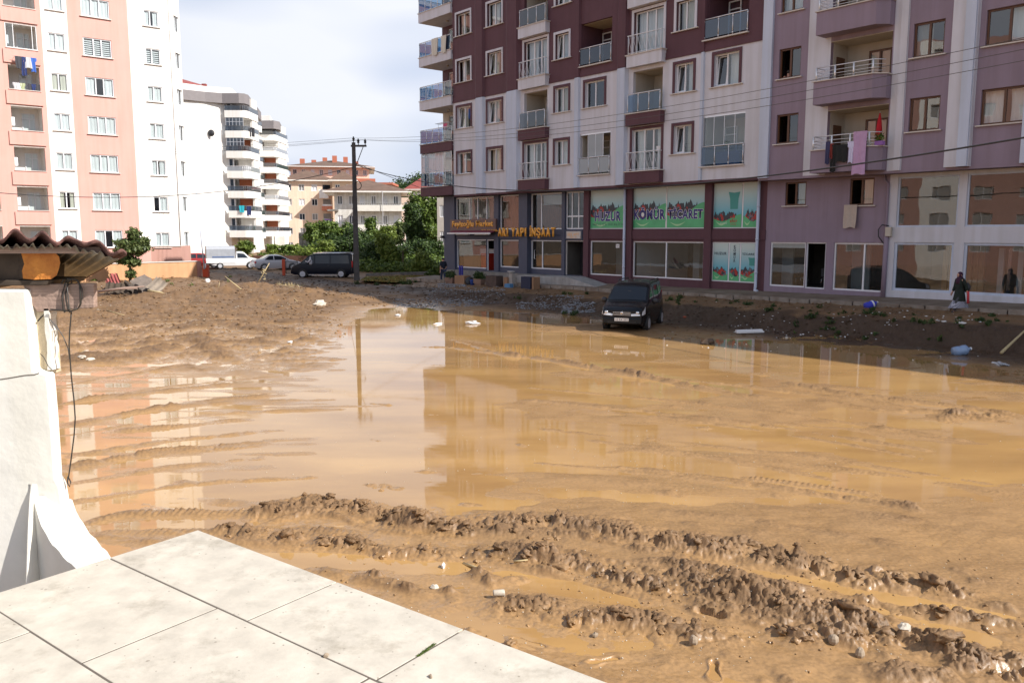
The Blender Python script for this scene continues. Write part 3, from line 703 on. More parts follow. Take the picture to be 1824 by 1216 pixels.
# ------------------------------------------------------------------ facade tools (local frame: x along the wall, y into the building, z up)
def wall_with_holes(mb, x0, x1, z0, z1, holes, y=0.0, reveal=0.22, mi=0, rmi=None):
    hs = [(max(a, x0), min(b, x1), max(c, z0), min(d, z1)) for a, b, c, d in holes if a < x1 and b > x0 and c < z1 and d > z0]
    xs = sorted({x0, x1, *[h[0] for h in hs], *[h[1] for h in hs]}); zs = sorted({z0, z1, *[h[2] for h in hs], *[h[3] for h in hs]})
    for i in range(len(xs) - 1):
        run = None
        for j in range(len(zs) - 1):
            cx, cz = (xs[i] + xs[i + 1]) / 2, (zs[j] + zs[j + 1]) / 2
            inside = any(h[0] < cx < h[1] and h[2] < cz < h[3] for h in hs)
            if not inside:
                if run is None: run = zs[j]
            if inside or j == len(zs) - 2:
                top = zs[j] if inside else zs[j + 1]
                if run is not None and top > run:
                    mb.quad((xs[i], y, run), (xs[i + 1], y, run), (xs[i + 1], y, top), (xs[i], y, top), mi)
                run = None
    rm = mi if rmi is None else rmi
    for a, b, c, d in hs:
        r = y + reveal
        mb.quad((a, y, c), (a, r, c), (a, r, d), (a, y, d), rm); mb.quad((b, r, c), (b, y, c), (b, y, d), (b, r, d), rm)
        mb.quad((a, y, d), (a, r, d), (b, r, d), (b, y, d), rm); mb.quad((a, r, c), (a, y, c), (b, y, c), (b, r, c), rm)

def pleats(x0, x1, z0, z1, y, n=None, amp=0.035, seed=0, gather=0.0):
    mb = MB(); r = random.Random(seed); n = n or max(6, int((x1 - x0) / 0.05)); ph = r.uniform(0, 6)
    def fn(u, v):
        g = gather * math.sin(v * math.pi) * (x1 - x0)
        return (x0 + (x1 - x0) * u + g * (u - 0.5) * -1, y + amp * math.sin(u * n * 1.1 + ph + 0.6 * math.sin(u * 9)) * (1 - 0.4 * v), z0 + (z1 - z0) * v)
    mb.grid(fn, n, 4); return mb

def ring(mb, x0, x1, z0, z1, t, y0, y1, mi=0):
    mb.box(x0, x0 + t, y0, y1, z0, z1, mi); mb.box(x1 - t, x1, y0, y1, z0, z1, mi)
    mb.box(x0 + t, x1 - t, y0, y1, z1 - t, z1, mi); mb.box(x0 + t, x1 - t, y0, y1, z0, z0 + t, mi)

wseed = [0]
def window(root, x0, x1, z0, z1, frame, surround=None, sur=0.13, y=0.0, depth=0.16, splits=(0.5,), curtain='both', cm=None, tilt=None, glass=None, sill=None, t=0.06, transom=None, blind=False):
    """x0..x1, z0..z1 = clear opening in the wall; returns the frame object (part), everything else hangs under it"""
    wseed[0] += 1; sd_ = wseed[0]; r = random.Random(sd_)
    mb = MB(); yf = y + depth
    ring(mb, x0, x1, z0, z1, t, yf, yf + 0.07)
    xs = [x0] + [x0 + (x1 - x0) * s for s in splits] + [x1]
    for s in xs[1:-1]: mb.box(s - t * 0.6, s + t * 0.6, yf - 0.01, yf + 0.07, z0 + t, z1 - t)
    if transom:
        mb.box(x0 + t, x1 - t, yf - 0.005, yf + 0.065, z0 + (z1 - z0) * transom - t / 2, z0 + (z1 - z0) * transom + t / 2)
    w = mb.build('window', frame, root)
    g = glass or m_glass
    for i in range(len(xs) - 1):
        a, b = xs[i] + t * 0.7, xs[i + 1] - t * 0.7
        if tilt == i:      # sash tilted inward at the top
            k = 0.16
            sm = MB(); tt = 0.055
            for (p, q, c, d) in ((a, a + tt, z0 + t, z1 - t), (b - tt, b, z0 + t, z1 - t)):
                sm.add([(p, yf, c), (q, yf, c), (q, yf + 0.05, c), (p, yf + 0.05, c), (p, yf + k, d), (q, yf + k, d), (q, yf + k + 0.05, d), (p, yf + k + 0.05, d)],
                       [(0, 3, 2, 1), (4, 5, 6, 7), (0, 1, 5, 4), (1, 2, 6, 5), (2, 3, 7, 6), (3, 0, 4, 7)])
            sm.box(a, b, yf + k, yf + k + 0.05, z1 - t - tt, z1 - t); sm.box(a, b, yf, yf + 0.05, z0 + t, z0 + t + tt)
            sm.build('sash', frame, w)
            MB().quad((a + tt, yf + 0.03, z0 + t), (b - tt, yf + 0.03, z0 + t), (b - tt, yf + k + 0.03, z1 - t), (a + tt, yf + k + 0.03, z1 - t)).build('pane', g, w)
        elif tilt == -1 - i:
            pass           # sash standing open: no pane here
        else:
            MB().quad((a, yf + 0.035, z0 + t), (b, yf + 0.035, z0 + t), (b, yf + 0.035, z1 - t), (a, yf + 0.035, z1 - t)).build('pane', g, w)
    cm = cm or m_curtw
    yc = yf + (0.30 if root is RB or root.name.startswith('apartment_building.001') else 0.10); W = x1 - x0
    if blind:
        k = MB(); zz = z0 + 0.02
        while zz < z1: k.box(x0 + 0.03, x1 - 0.03, yc, yc + 0.015, zz, zz + 0.09); zz += 0.16
        k.build('blind', cm, w)
    elif curtain == 'both':
        f = r.uniform(0.30, 0.46)
        pleats(x0, x0 + W * f, z0 - 0.1, z1, yc, seed=sd_, gather=0.1).build('curtain', cm, w, True); pleats(x1 - W * f, x1, z0 - 0.1, z1, yc, seed=sd_ + 5, gather=0.1).build('curtain', cm, w, True)
    elif curtain == 'full': pleats(x0, x1, z0 - 0.1, z1, yc, seed=sd_, amp=0.03).build('curtain', cm, w, True)
    elif curtain == 'left': pleats(x0, x0 + W * 0.5, z0 - 0.1, z1, yc, seed=sd_).build('curtain', cm, w, True)
    elif curtain == 'right': pleats(x0 + W * 0.45, x1, z0 - 0.1, z1, yc, seed=sd_).build('curtain', cm, w, True)
    if surround:
        s = MB(); p = y - 0.045
        s.box(x0 - sur, x0, p, y + 0.004, z0 - 0.05, z1 + sur); s.box(x1, x1 + sur, p, y + 0.004, z0 - 0.05, z1 + sur)
        s.box(x0, x1, p, y + 0.004, z1, z1 + sur)
        s.build('surround', surround, w)
    if sill:
        MB().box(x0 - 0.12 - (sur if surround else 0), x1 + 0.12 + (sur if surround else 0), y - 0.11, y + depth, z0 - 0.05, z0 - 0.004).build('sill', sill, w)
    return w

def glass_rail(root, pts, z0, z1, glassm, posts=None, name='balcony_railing', rail=m_alu):
    """pts: corner points (x, y) of the railing line"""
    fr = MB()
    for a, b in zip(pts[:-1], pts[1:]):
        a, b = Vector(a), Vector(b); d = b - a; Ls = d.length
        fr.tube([(a.x, a.y, z1), (b.x, b.y, z1)], 0.028, 6)
        k = max(1, round(Ls / 0.85)) if posts is None else posts
        for i in range(k + 1):
            p = a + d * (i / k)
            fr.tube([(p.x, p.y, z0), (p.x, p.y, z1)], 0.022, 6)
            fr.ball((p.x, p.y, z1 - 0.1), 0.045, 6, 4)
            fr.ball((p.x, p.y, z0 + 0.08), 0.045, 6, 4)
    o = fr.build(name, rail, root, True)
    for a, b in zip(pts[:-1], pts[1:]):
        a, b = Vector(a), Vector(b); d = b - a; k = max(1, round(d.length / 0.85)) if posts is None else posts; e = d.normalized() * 0.04
        for i in range(k):
            p = a + d * (i / k) + e; q = a + d * ((i + 1) / k) - e
            MB().quad((p.x, p.y, z0 + 0.06), (q.x, q.y, z0 + 0.06), (q.x, q.y, z1 - 0.05), (p.x, p.y, z1 - 0.05)).build('glass_panel', glassm, o)
    return o

def ornate_rail(root, x0, x1, y, z0, z1):
    fr = MB()
    fr.tube([(x0 - 0.06, y, z1), (x1 + 0.06, y, z1)], 0.028, 6); fr.tube([(x0, y, z0 + 0.06), (x1, y, z0 + 0.06)], 0.018, 5)
    for x in (x0, x1): fr.tube([(x, y, z0), (x, y, z1)], 0.022, 6); fr.tube([(x, y, z1), (x, 0.1, z1)], 0.018, 5)
    n = int((x1 - x0) / 0.16)
    for i in range(1, n):
        x = x0 + (x1 - x0) * i / n; s = 1 if i % 2 else -1
        fr.tube([(x, y, z0 + 0.06 + (z1 - z0 - 0.1) * k / 8) if False else (x + s * 0.055 * math.sin(k / 8 * 2 * math.pi), y - 0.05 * math.sin(k / 8 * math.pi), z0 + 0.06 + (z1 - z0 - 0.08) * k / 8) for k in range(9)], 0.012, 4)
    return fr.build('balcony_railing', m_upvc, root, True)

def drying_cloth(label, cat, fac, x, y, z, w, h, m, kind='sheet', group=None, seed=0):
    """a piece of washing hung over a line or rail at height z, its top edge at y"""
    r = random.Random(seed + int(x * 100))
    mb = MB(); ph = r.uniform(0, 6)
    if kind == 'shirt': prof = lambda v: 1.0 if v > 0.78 else (0.62 if v > 0.1 else 0.66)
    elif kind == 'trousers': prof = lambda v: 0.75 if v > 0.75 else 0.8
    else: prof = lambda v: 1 - 0.25 * (1 - v) * (0.5 + 0.5 * math.sin(v * 3 + ph))
    def f(u, v):
        return ((u - 0.5) * w * prof(v), -0.05 - 0.03 * math.sin(u * 11 + ph + v) * (1 - v * 0.6) - 0.05 * (1 - v), -h + h * v + 0.03 * math.sin(u * 7 + ph) * (1 - v))
    if kind == 'trousers':
        for a, b in ((0.0, 0.47), (0.53, 1.0)):
            mb.grid(lambda u, v, a=a, b=b: f(a + (b - a) * u, v * 0.8), 4, 6)
        mb.grid(lambda u, v: f(u, 0.8 + 0.2 * v), 8, 2)
    else: mb.grid(f, 12, 10)
    mb2 = MB(); mb2.v = mb.v + [(p[0], p[1] + 0.012, p[2]) for p in mb.v]; k = len(mb.v)
    mb2.f = mb.f + [tuple(k + i for i in reversed(q)) for q in mb.f]; mb2.m = [0] * len(mb2.f)
    o = mb2.build(cat.replace(' ', '_'), m, None, True); o.location = fac.w(x, y, z); o.rotation_euler = (0, 0, fac.rot())
    return tag(o, label, cat, group)

# ------------------------------------------------------------------ the red and white apartment building
RB = thing('apartment_building', 'maroon and white apartment block over a row of shops with a two storey glazed front', 'building', FR.w(0, 0, 0), FR.rot())
FH = 3.05; SILL = [7.735 + FH * k for k in range(5)]; SOF = 6.38; BAND = 12.62; ROOF = 22.6; RY = 0.8
xL = FR.S(808, 280); xR = FR.S(1357, 150); xE = FR.S(752, 300)
ytop = ROOF
cols = {'c1': (813, 841.5, 292), 'c2': (866.5, 896.5, 290), 'c3': (931, 977, 290), 'c4': (985.5, 1015, 270), 'c5w': (1039, 1080, 172), 'c5l': (1033, 1087, 276), 'c6': (1122, 1181, 280), 'c7': (1196, 1236, 250), 'c8w': (1268, 1321, 131), 'c8l': (1252, 1326, 254)}
C = {k: (FR.S(a, y), FR.S(b, y)) for k, (a, b, y) in cols.items()}
sur = 0.14
wh, mh = [], []     # openings
wins = []
for c in ('c1', 'c2', 'c4', 'c7'):
    for k in range(5): wins.append((c, k, C[c][0] + sur, C[c][1] - sur, SILL[k] + 0.05, SILL[k] + 1.62 - sur))
for k in (1, 3): wins.append(('c5w', k, C['c5w'][0] + sur, C['c5w'][1] - sur, SILL[k] + 0.05, SILL[k] + 1.62 - sur))
wins.append(('c8w', 1, C['c8w'][0] + sur, C['c8w'][1] - sur, SILL[1] + 0.05, SILL[1] + 1.72 - sur)); wins.append(('c8w', 3, C['c8w'][0] + sur, C['c8w'][1] - sur, SILL[3] + 0.05, SILL[3] + 1.72 - sur))
floor = lambda k: 7.06 + FH * k
logg = [('c5l', k, *C['c5l'], floor(k) - 0.02, floor(k) + 2.35) for k in (0, 2, 4)] + [('c8l', k, *C['c8l'], floor(k) - 0.05, floor(k) + 2.45) for k in (0, 2, 4)]
doors = []; opens = []
for c in ('c3', 'c6'):
    a, b = C[c]
    for k in range(5): (doors if k % 2 == 0 else opens).append((c, k, a + sur, b - sur, floor(k), floor(k) + 2.2))
holes = [w[2:] for w in wins] + [l[2:] for l in logg] + [d[2:] for d in doors] + [o[2:] for o in opens]
W = MB()
wall_with_holes(W, xL, xR, SOF, BAND, holes); 
W.build('wall', m_white, RB)
W = MB(); wall_with_holes(W, xL, xR, BAND, ytop, holes); W.build('wall', m_maroon, RB)['label'] = 'maroon upper wall'
# mouldings between the two colours, stepping out and back
Mo = MB()
Mo.box(xL - 0.02, xR + 0.03, -0.06, 0.002, BAND - 0.02, BAND + 0.10); Mo.box(xL - 0.02, xR + 0.03, -0.035, 0.003, BAND + 0.10, BAND + 0.32)
Mo.build('moulding', m_maroon, RB)
# pilasters
def pilaster(px0, px1, py, dep, mw=m_whiteb, mm=m_maroon, z0=SOF, z1=None):
    a, b = FR.S(px0, py), FR.S(px1, py)
    for lo, hi, m_ in ((z0, BAND - 0.02, mw), (BAND + 0.0, ytop, mm)):
        k = MB(); c = (b - a) * 0.28
        k.prism([(a, 0.002), (b, 0.002), (b - c * 0.4, -dep), (a + c, -dep)][::-1], lo, hi, 'z'); k.build('pilaster', m_, RB)
pilaster(847, 865, 290, 0.18); pilaster(901, 927, 290, 0.22); pilaster(1022, 1033, 276, 0.14); pilaster(1097, 1118, 250, 0.22); pilaster(1248, 1255, 150, 0.10)
# soffit and body
B_ = MB(); bd = 14.0
B_.box(xL, xR, 1.9, bd, SOF, ytop); B_.box(xL, xR, 0.001, 1.9, SOF - 0.12, SOF)
B_.box(xE - 0.1, xR + 0.2, -0.3, bd, ytop, ytop + 0.25)
B_.build('body', m_maroon, RB)
# back walls behind windows (rooms)
rm_ = MB(); rm_.quad((xL + 0.01, 1.85, SOF), (xR - 0.01, 1.85, SOF), (xR - 0.01, 1.85, ytop), (xL + 0.01, 1.85, ytop))
for k in range(6): rm_.box(xL + 0.01, xR - 0.01, 0.25, 1.84, floor(k) - 0.25, floor(k) - 0.05)
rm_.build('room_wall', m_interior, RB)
cur = ['both', 'left', 'full', 'right', 'both', 'none']
for i, (c, k, a, b, z0, z1) in enumerate(wins):
    red = z0 > BAND
    tl = {('c1', 1): 0, ('c2', 1): 0, ('c2', 2): 0, ('c4', 2): 0, ('c7', 0): 0, ('c7', 1): 0, ('c8w', 1): 0, ('c4', 3): 0}.get((c, k))
    if (c, k) in (('c1', 2), ('c2', 0)): tl = -1
    window(RB, a, b, z0, z1, m_upvc, m_white if red else m_maroon, sur, splits=(0.46,), curtain='full' if (c, k) in (('c7', 2), ('c8w', 3), ('c4', 0)) else cur[(i * 5 + k) % 6], cm=[m_curtw, m_curtain][i % 2], tilt=tl, sill=m_stone)
for i, (c, k, a, b, z0, z1) in enumerate(doors):
    red = k >= 2
    window(RB, a, b, z0, z1, m_upvc, m_white if red else m_maroon, 0.14, splits=(0.38, 0.68), curtain='full' if c == 'c6' and k else 'both', cm=m_curtw, t=0.07)
    s0, s1 = C[c]
    ornate_rail(RB, s0 + 0.02, s1 - 0.06, -0.30, floor(k) + 0.02, floor(k) + 0.98)
for i, (c, k, a, b, z0, z1) in enumerate(opens):
    s0, s1 = C[c]
    glass_rail(RB, [(s0 + 0.02, -0.28), (s1 - 0.06, -0.28)], z0 + 0.02, z0 + 1.0, m_greyg if c == 'c3' else m_blueg, 3)
    k_ = MB(); k_.box(a, a + 0.01, 0.2, 1.8, z0, z1); k_.box(b - 0.01, b, 0.2, 1.8, z0, z1); k_.box(a, b, 1.7, 1.8, z0, z1); k_.box(a, b, 0.2, 1.8, z1 - 0.02, z1 + 0.02)
    k_.build('recess_wall', m_cream, RB)
    window(RB, a + 0.9 if c == 'c6' else a + 0.3, b - 0.2, z0 + 0.05, z0 + 2.1, m_upvc, None, y=1.5, depth=0.05, splits=(), curtain='none', cm=m_curtd, blind=(c == 'c6'))
# balcony fronts of the french doors
for c in ('c3', 'c6'):
    s0, s1 = C[c]
    for k in range(5):
        m_ = m_white if k >= 2 else m_maroon
        z = floor(k)
        sb = MB(); sb.box(s0 - 0.05, s1 + 0.05, -0.36, 0.002, z - 0.66, z - 0.05); sb.build('balcony_front', m_, RB)
        MB().box(s0 - 0.12, s1 + 0.12, -0.42, -0.002, z - 0.05, z).build('coping', m_stone, RB)
for i, (c, k, a, b, z0, z1) in enumerate(logg):
    red = k >= 2
    wm = m_maroon if red else m_cream
    q = MB(); q.box(a, a + 0.02, 0.2, 1.8, z0, z1); q.box(b - 0.02, b, 0.2, 1.8, z0, z1); q.box(a, b, 1.72, 1.8, z0, z1); q.build('recess_wall', wm, RB)
    MB().box(a, b, 0.2, 1.8, z1 - 0.02, z1 + 0.02).build('recess_ceiling', m_cream, RB)
    window(RB, a + 0.1, a + 0.85, z0 + 0.05, z0 + 2.1, m_upvc, None, y=1.6, depth=0.02, splits=(), curtain='left', transom=0.8)
    window(RB, b - 0.95, b - 0.1, z0 + (0.05 if c == 'c8l' else 0.8), z0 + 2.1, m_upvc, None, y=1.6, depth=0.02, splits=(), curtain='full' if red else 'none', cm=m_curtw)
    glass_rail(RB, [(a - 0.05, -0.06), (b - 0.02, -0.06)], z0 + 0.06, z0 + 1.0, m_blueg if c == 'c8l' else (m_greyg if red else m_frost), 3)
    MB().box(a - 0.15, b + 0.05, -0.14, -0.002, z0 - 0.03, z0 + 0.035).build('coping', m_stone, RB)
    if k == 0:      # folding glazing above the railing
        gz = MB(); n = 4
        gz.box(a, b, 0.03, 0.10, z1 - 0.09, z1)
        for j in range(n + 1): gz.box(a + (b - a) * j / n - 0.012, a + (b - a) * j / n + 0.012, 0.045, 0.075, z0 + 1.0, z1 - 0.09)
        g_ = gz.build('glazing', m_alu, RB)
        for j in range(n):
            if c == 'c5l' and j in (0, 3): continue
            MB().quad((a + (b - a) * j / n + 0.015, 0.06, z0 + 1.0), (a + (b - a) * (j + 1) / n - 0.015, 0.06, z0 + 1.0), (a + (b - a) * (j + 1) / n - 0.015, 0.06, z1 - 0.09), (a + (b - a) * j / n + 0.015, 0.06, z1 - 0.09)).build('pane', m_frost if c == 'c5l' else m_glass, g_)
# end bay with the projecting corner balconies, its own wall set back
yb = 1.9
eb = MB()
eh = []
for k in range(5): eh.append((xE + 0.75, xE + 1.55, floor(k) + 0.02, floor(k) + 2.15))
wall_with_holes(eb, xE + 0.0, xL, SOF, BAND, eh, y=yb, reveal=0.15); eb.quad((xL, 0.0, SOF), (xL, yb, SOF), (xL, yb, BAND), (xL, 0, BAND))
eb.build('end_wall', m_cream, RB)
eb = MB(); wall_with_holes(eb, xE + 0.0, xL, BAND, ytop, eh, y=yb, reveal=0.15); eb.quad((xL, 0.0, BAND), (xL, yb, BAND), (xL, yb, ytop), (xL, 0, ytop))
eb.box(xE + 1.9, xE + 2.3, yb - 0.35, yb, BAND, ytop)
eb.build('end_wall', m_maroon, RB)
eb = MB(); eb.box(xE, xL, yb + 0.16, bd, SOF, ytop); eb.build('end_body', m_maroon, RB)
for k in range(5):
    z = floor(k); m_ = m_white if k >= 2 else m_maroon
    sl = MB()
    sl.box(xE, xL - 0.02, -0.16, yb - 0.01, z - 0.66, z - 0.30); sl.box(xE, xL - 0.02, -0.16, -0.04, z - 0.30, z - 0.04); sl.box(xE, xE + 0.12, -0.04, yb, z - 0.30, z - 0.04); sl.build('balcony_slab', m_, RB)
    c_ = MB(); c_.box(xE - 0.06, xL, -0.22, 0.0, z - 0.04, z); c_.box(xE - 0.06, xE + 0.14, 0.0, yb, z - 0.04, z); c_.build('coping', m_stone, RB)
    glass_rail(RB, [(xE + 0.04, yb - 0.1), (xE + 0.04, -0.12), (xL - 0.05, -0.12)], z + 0.02, z + 0.98, m_blueg, None)
    window(RB, xE + 0.75, xE + 1.55, z + 0.02, z + 2.15, m_upvc, None, y=yb, depth=0.05, splits=(), curtain='both')
    MB().lathe([(0.02, 0.0), (0.09, 0.02), (0.10, 0.09), (0.06, 0.12)], (xE + 2.1, 0.9, z - 0.80), 10).build('ceiling_lamp', m_cream, RB, True)
# glazed-in lowest corner balcony
z = floor(0); gz = MB()
for (a, b) in (((xE + 0.06, 1.7), (xE + 0.06, 0.0)), ((xE + 0.06, -0.1), (xL - 0.1, -0.1))):
    a, b = Vector(a), Vector(b)
    n = 3 if abs(a.x - b.x) < 0.1 else 5
    for j in range(n + 1):
        p = a + (b - a) * j / n; gz.box(p.x - 0.012, p.x + 0.012, p.y - 0.012, p.y + 0.012, z + 1.0, z + 2.33)
    gz.tube([(a.x, a.y, z + 2.33), (b.x, b.y, z + 2.33)], 0.03, 4)
g_ = gz.build('glazing', m_alu, RB)
MB().quad((xE + 0.06, 1.7, z + 1.0), (xE + 0.06, -0.1, z + 1.0), (xE + 0.06, -0.1, z + 2.3), (xE + 0.06, 1.7, z + 2.3)).build('pane', m_glass, g_)
MB().quad((xE + 0.06, -0.1, z + 1.0), (xL - 0.1, -0.1, z + 1.0), (xL - 0.1, -0.1, z + 2.3), (xE + 0.06, -0.1, z + 2.3)).build('pane', m_frost, g_)

# ---- shop storeys
def SX(px, py): return FR.S(px, py, RY)
def SZ(px, py): return FR.Z(px, py, RY)
xA = SX(793, 480); zF = 1.18; zM0, zM1 = 3.35, 3.95
x_ = lambda p, y=450: SX(p, y)
# openings by picture columns (px0, px1): upper and lower
up = [(812, 881), (890.5, 929), (945.5, 1001), (1008, 1040), (1051, 1114), (1127, 1254.5), (1270, 1350)]
lo = [(813.5, 866), (866.9, 881.5), (890.5, 929), (945.5, 1001), (1007, 1039), (1051, 1114), (1127, 1253), (1268, 1350)]
uo = [(x_(a, 375), x_(b, 375), 3.98, SOF - 0.16) for a, b in up]; lo_ = []
for a, b in lo:
    zl = zF + (0.30 if (a, b) in ((890.5, 929), (945.5, 1001)) else 0.12); zt = 3.30
    if a in (866.9, 1007): zl = zF + 0.02
    lo_.append((x_(a), x_(b), zl, zt))
xm = x_(1040, 450)
for (xa, xb, m_) in ((xA, xm, m_slate), (xm, xR, m_maroon)):
    W = MB(); wall_with_holes(W, xa, xb, 0.3, SOF, uo + lo_, y=RY, reveal=0.18); W.build('shop_wall', m_, RB)
W = MB()
for p0, p1, m_, dp in ((793, 812, m_slate, 0.1), (881.8, 890, m_slate, 0.1), (930, 945, m_slate, 0.3), (1001.5, 1007, m_slate, 0.08), (1041, 1050, m_maroon, 0.12), (1114.5, 1126.5, m_maroon, 0.12), (1255, 1267.5, m_maroon, 0.12)):
    k = MB(); k.box(x_(p0), x_(p1), RY - dp, RY + 0.001, 0.9, SOF - 0.01); k.build('pillar', m_, RB)
k = MB(); k.box(xm, xR, RY - 0.06, RY - 0.001, 3.42, 3.90); k.build('band', m_maroon, RB)
k = MB(); k.box(x_(889), xm - 0.1, RY - 0.05, RY - 0.001, 3.36, 3.93); k.build('band', m_slate, RB)
# inside of the shops
I = MB()
I.quad((xA + 0.1, 5.5, 0.5), (xR - 0.1, 5.5, 0.5), (xR - 0.1, 5.5, SOF), (xA + 0.1, 5.5, SOF))
I.box(xA, xR, RY + 0.2, 5.5, zF - 0.3, zF); I.box(xA, xR, RY + 0.2, 5.5, 3.45, 3.75)
for p in (882, 1004, 1040, 1120, 1262): I.box(x_(p) - 0.08, x_(p) + 0.08, RY + 0.2, 5.4, zF, SOF)
I.box(xA, xA + 0.15, RY + 0.05, bd, 0.0, SOF - 0.13); I.box(xA, xR, 5.55, bd, 0.0, SOF)
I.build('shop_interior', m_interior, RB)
I = MB(); I.box(x_(1185), x_(1185) + 0.45, 3.2, 3.6, zF, 3.4); I.box(x_(1052), x_(1085), 3.0, 3.1, zF, 3.3); I.quad((x_(1128), RY + 0.3, zF), (x_(1150), 4.5, zF), (x_(1150), 4.5, 3.3), (x_(1128), RY + 0.3, 3.3))
I.build('partition', m_intwhite, RB)
def shopfront(root, x0, x1, z0, z1, splits=(), glass=None, frame=m_upvc, t=0.07, transom=None, y=RY, name='shop_window'):
    mb = MB(); yf = y + 0.06
    ring(mb, x0, x1, z0, z1, t, yf, yf + 0.08)
    xs = [x0] + [x0 + (x1 - x0) * s for s in splits] + [x1]
    for s in xs[1:-1]: mb.box(s - 0.035, s + 0.035, yf - 0.004, yf + 0.076, z0 + t, z1 - t)
    if transom:
        mb.box(x0 + t, x1 - t, yf - 0.003, yf + 0.07, transom - 0.04, transom + 0.04)
    o = mb.build(name, frame, root)
    for i in range(len(xs) - 1):
        a, b = xs[i] + 0.035, xs[i + 1] - 0.035
        MB().quad((a, yf + 0.04, z0 + t), (b, yf + 0.04, z0 + t), (b, yf + 0.04, z1 - t), (a, yf + 0.04, z1 - t)).build('pane', glass or m_shop, o)
    return o
shopfront(RB, *uo[0], splits=(0.36, 0.56, 0.79)); shopfront(RB, *uo[1]); shopfront(RB, *uo[2], splits=(0.33,)); 
sw = shopfront(RB, *uo[3], splits=(0.32, 0.68), transom=4.75, name='stair_window')
shopfront(RB, *lo_[0]); shopfront(RB, *lo_[2]); sf3 = shopfront(RB, *lo_[3], splits=(0.36,))
MB().tube([(lo_[3][0] + 0.5, RY - 0.06, 2.1), (lo_[3][0] + 0.42, RY - 0.06, 2.15), (lo_[3][0] + 0.42, RY - 0.06, 2.65), (lo_[3][0] + 0.5, RY - 0.06, 2.7)], 0.02, 6).build('door_handle', m_alu, sf3, True)
shopfront(RB, *lo_[5]); shopfront(RB, *lo_[6], splits=(0.485,))
pf = [shopfront(RB, *uo[4]), shopfront(RB, *uo[5], splits=(0.485,)), shopfront(RB, *uo[6], splits=(0.655,)), shopfront(RB, *lo_[7], splits=(0.37, 0.62), name='shop_door')]
# open doorways
for i, nm in ((1, 'shop_doorway'), (4, 'entrance_doorway')):
    a, b, z0, z1 = lo_[i]; k = MB(); k.box(a, a + 0.06, RY + 0.05, RY + 0.12, z0, z1); k.box(b - 0.06, b, RY + 0.05, RY + 0.12, z0, z1); k.box(a + 0.06, b - 0.06, RY + 0.05, RY + 0.12, z1 - 0.06, z1)
    o = k.build(nm, m_stone if i == 4 else m_upvc, RB)
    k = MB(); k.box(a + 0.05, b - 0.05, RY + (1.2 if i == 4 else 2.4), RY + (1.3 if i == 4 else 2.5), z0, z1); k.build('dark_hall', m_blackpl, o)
m_orc = mat('orange_brown_curtain', (0.30, 0.12, 0.05), 0.8, var=0.12, vs=2)
for (a, b, z0, z1) in (uo[1], uo[2]): pleats(a, b, z0, z1, RY + 0.5, seed=3).build('shop_curtain', m_orc, RB, True)
MB().box(uo[2][0] + 0.9, uo[2][1] - 0.3, RY + 0.3, RY + 0.32, 5.5, 6.1).build('paper_notice', m_curtw, RB)
pleats(uo[0][0], uo[0][1], 3.98, 6.1, RY + 0.9, seed=9).build('shop_curtain', m_curtd, RB, True)
# roof drain pipes
for p in (1115.5, 1351.5):
    k = MB(); x = x_(p) if p < 1200 else x_(1352); k.tube([(x, RY - 0.2, SOF - 0.02), (x, RY - 0.2, 1.12), (x + 0.02, RY - 0.26, 0.98), (x + 0.2, RY - 0.34, 0.95)], 0.075, 8)
    for zz in (1.8, 3.4, 5.0): k.tube([(x, RY - 0.2, zz), (x, RY - 0.2, zz + 0.07)], 0.09, 8)
    k.build('drain_pipe', m_whiteb, RB, True)
# ------------------------------------------------------------------ posters and signs on the shops
m_psky = bpy.data.materials.new('poster_sky'); m_psky.use_nodes = True
_n = m_psky.node_tree.nodes; _l = m_psky.node_tree.links.new
_tc = _n.new('ShaderNodeTexCoord'); _sx = _n.new('ShaderNodeSeparateXYZ'); _r = _n.new('ShaderNodeValToRGB'); _tn = _n.new('ShaderNodeTexNoise'); _tn.inputs['Scale'].default_value = 3
_l(_tc.outputs['Generated'], _sx.inputs[0]); _l(_sx.outputs['Z'], _r.inputs[0]); _l(_r.outputs[0], _n['Principled BSDF'].inputs['Base Color'])
_e = _r.color_ramp.elements; _e[0].position = 0.3; _e[0].color = (0.12, 0.45, 0.56, 1); _e[1].position = 0.9; _e[1].color = (0.56, 0.66, 0.62, 1); _n['Principled BSDF'].inputs['Roughness'].default_value = 0.35
m_pgreen = mat('poster_green', (0.10, 0.46, 0.20), 0.4, var=0.12, vs=1.5)
m_pgreen2 = mat('poster_pale_green', (0.38, 0.66, 0.35), 0.4, var=0)
m_pcoal = mat('poster_coal', (0.035, 0.04, 0.05), 0.4, var=0)
m_pcoal2 = mat('poster_coal_grey', (0.13, 0.15, 0.18), 0.4, var=0)
m_pred = mat('poster_red', (0.42, 0.03, 0.02), 0.4, var=0)
m_pnavy = mat('letter_navy', (0.035, 0.03, 0.19), 0.4, var=0)
m_pwhite = mat('letter_white', (0.78, 0.78, 0.78), 0.5, var=0)
m_pteal = mat('poster_teal', (0.05, 0.30, 0.27), 0.4, var=0)
m_pblack = mat('letter_black', (0.03, 0.04, 0.06), 0.5, var=0)
m_gold = mat('letter_amber', (0.90, 0.42, 0.06), 0.4, var=0)
m_signbrown = mat('sign_brown', (0.15, 0.085, 0.075), 0.5, var=0.08)

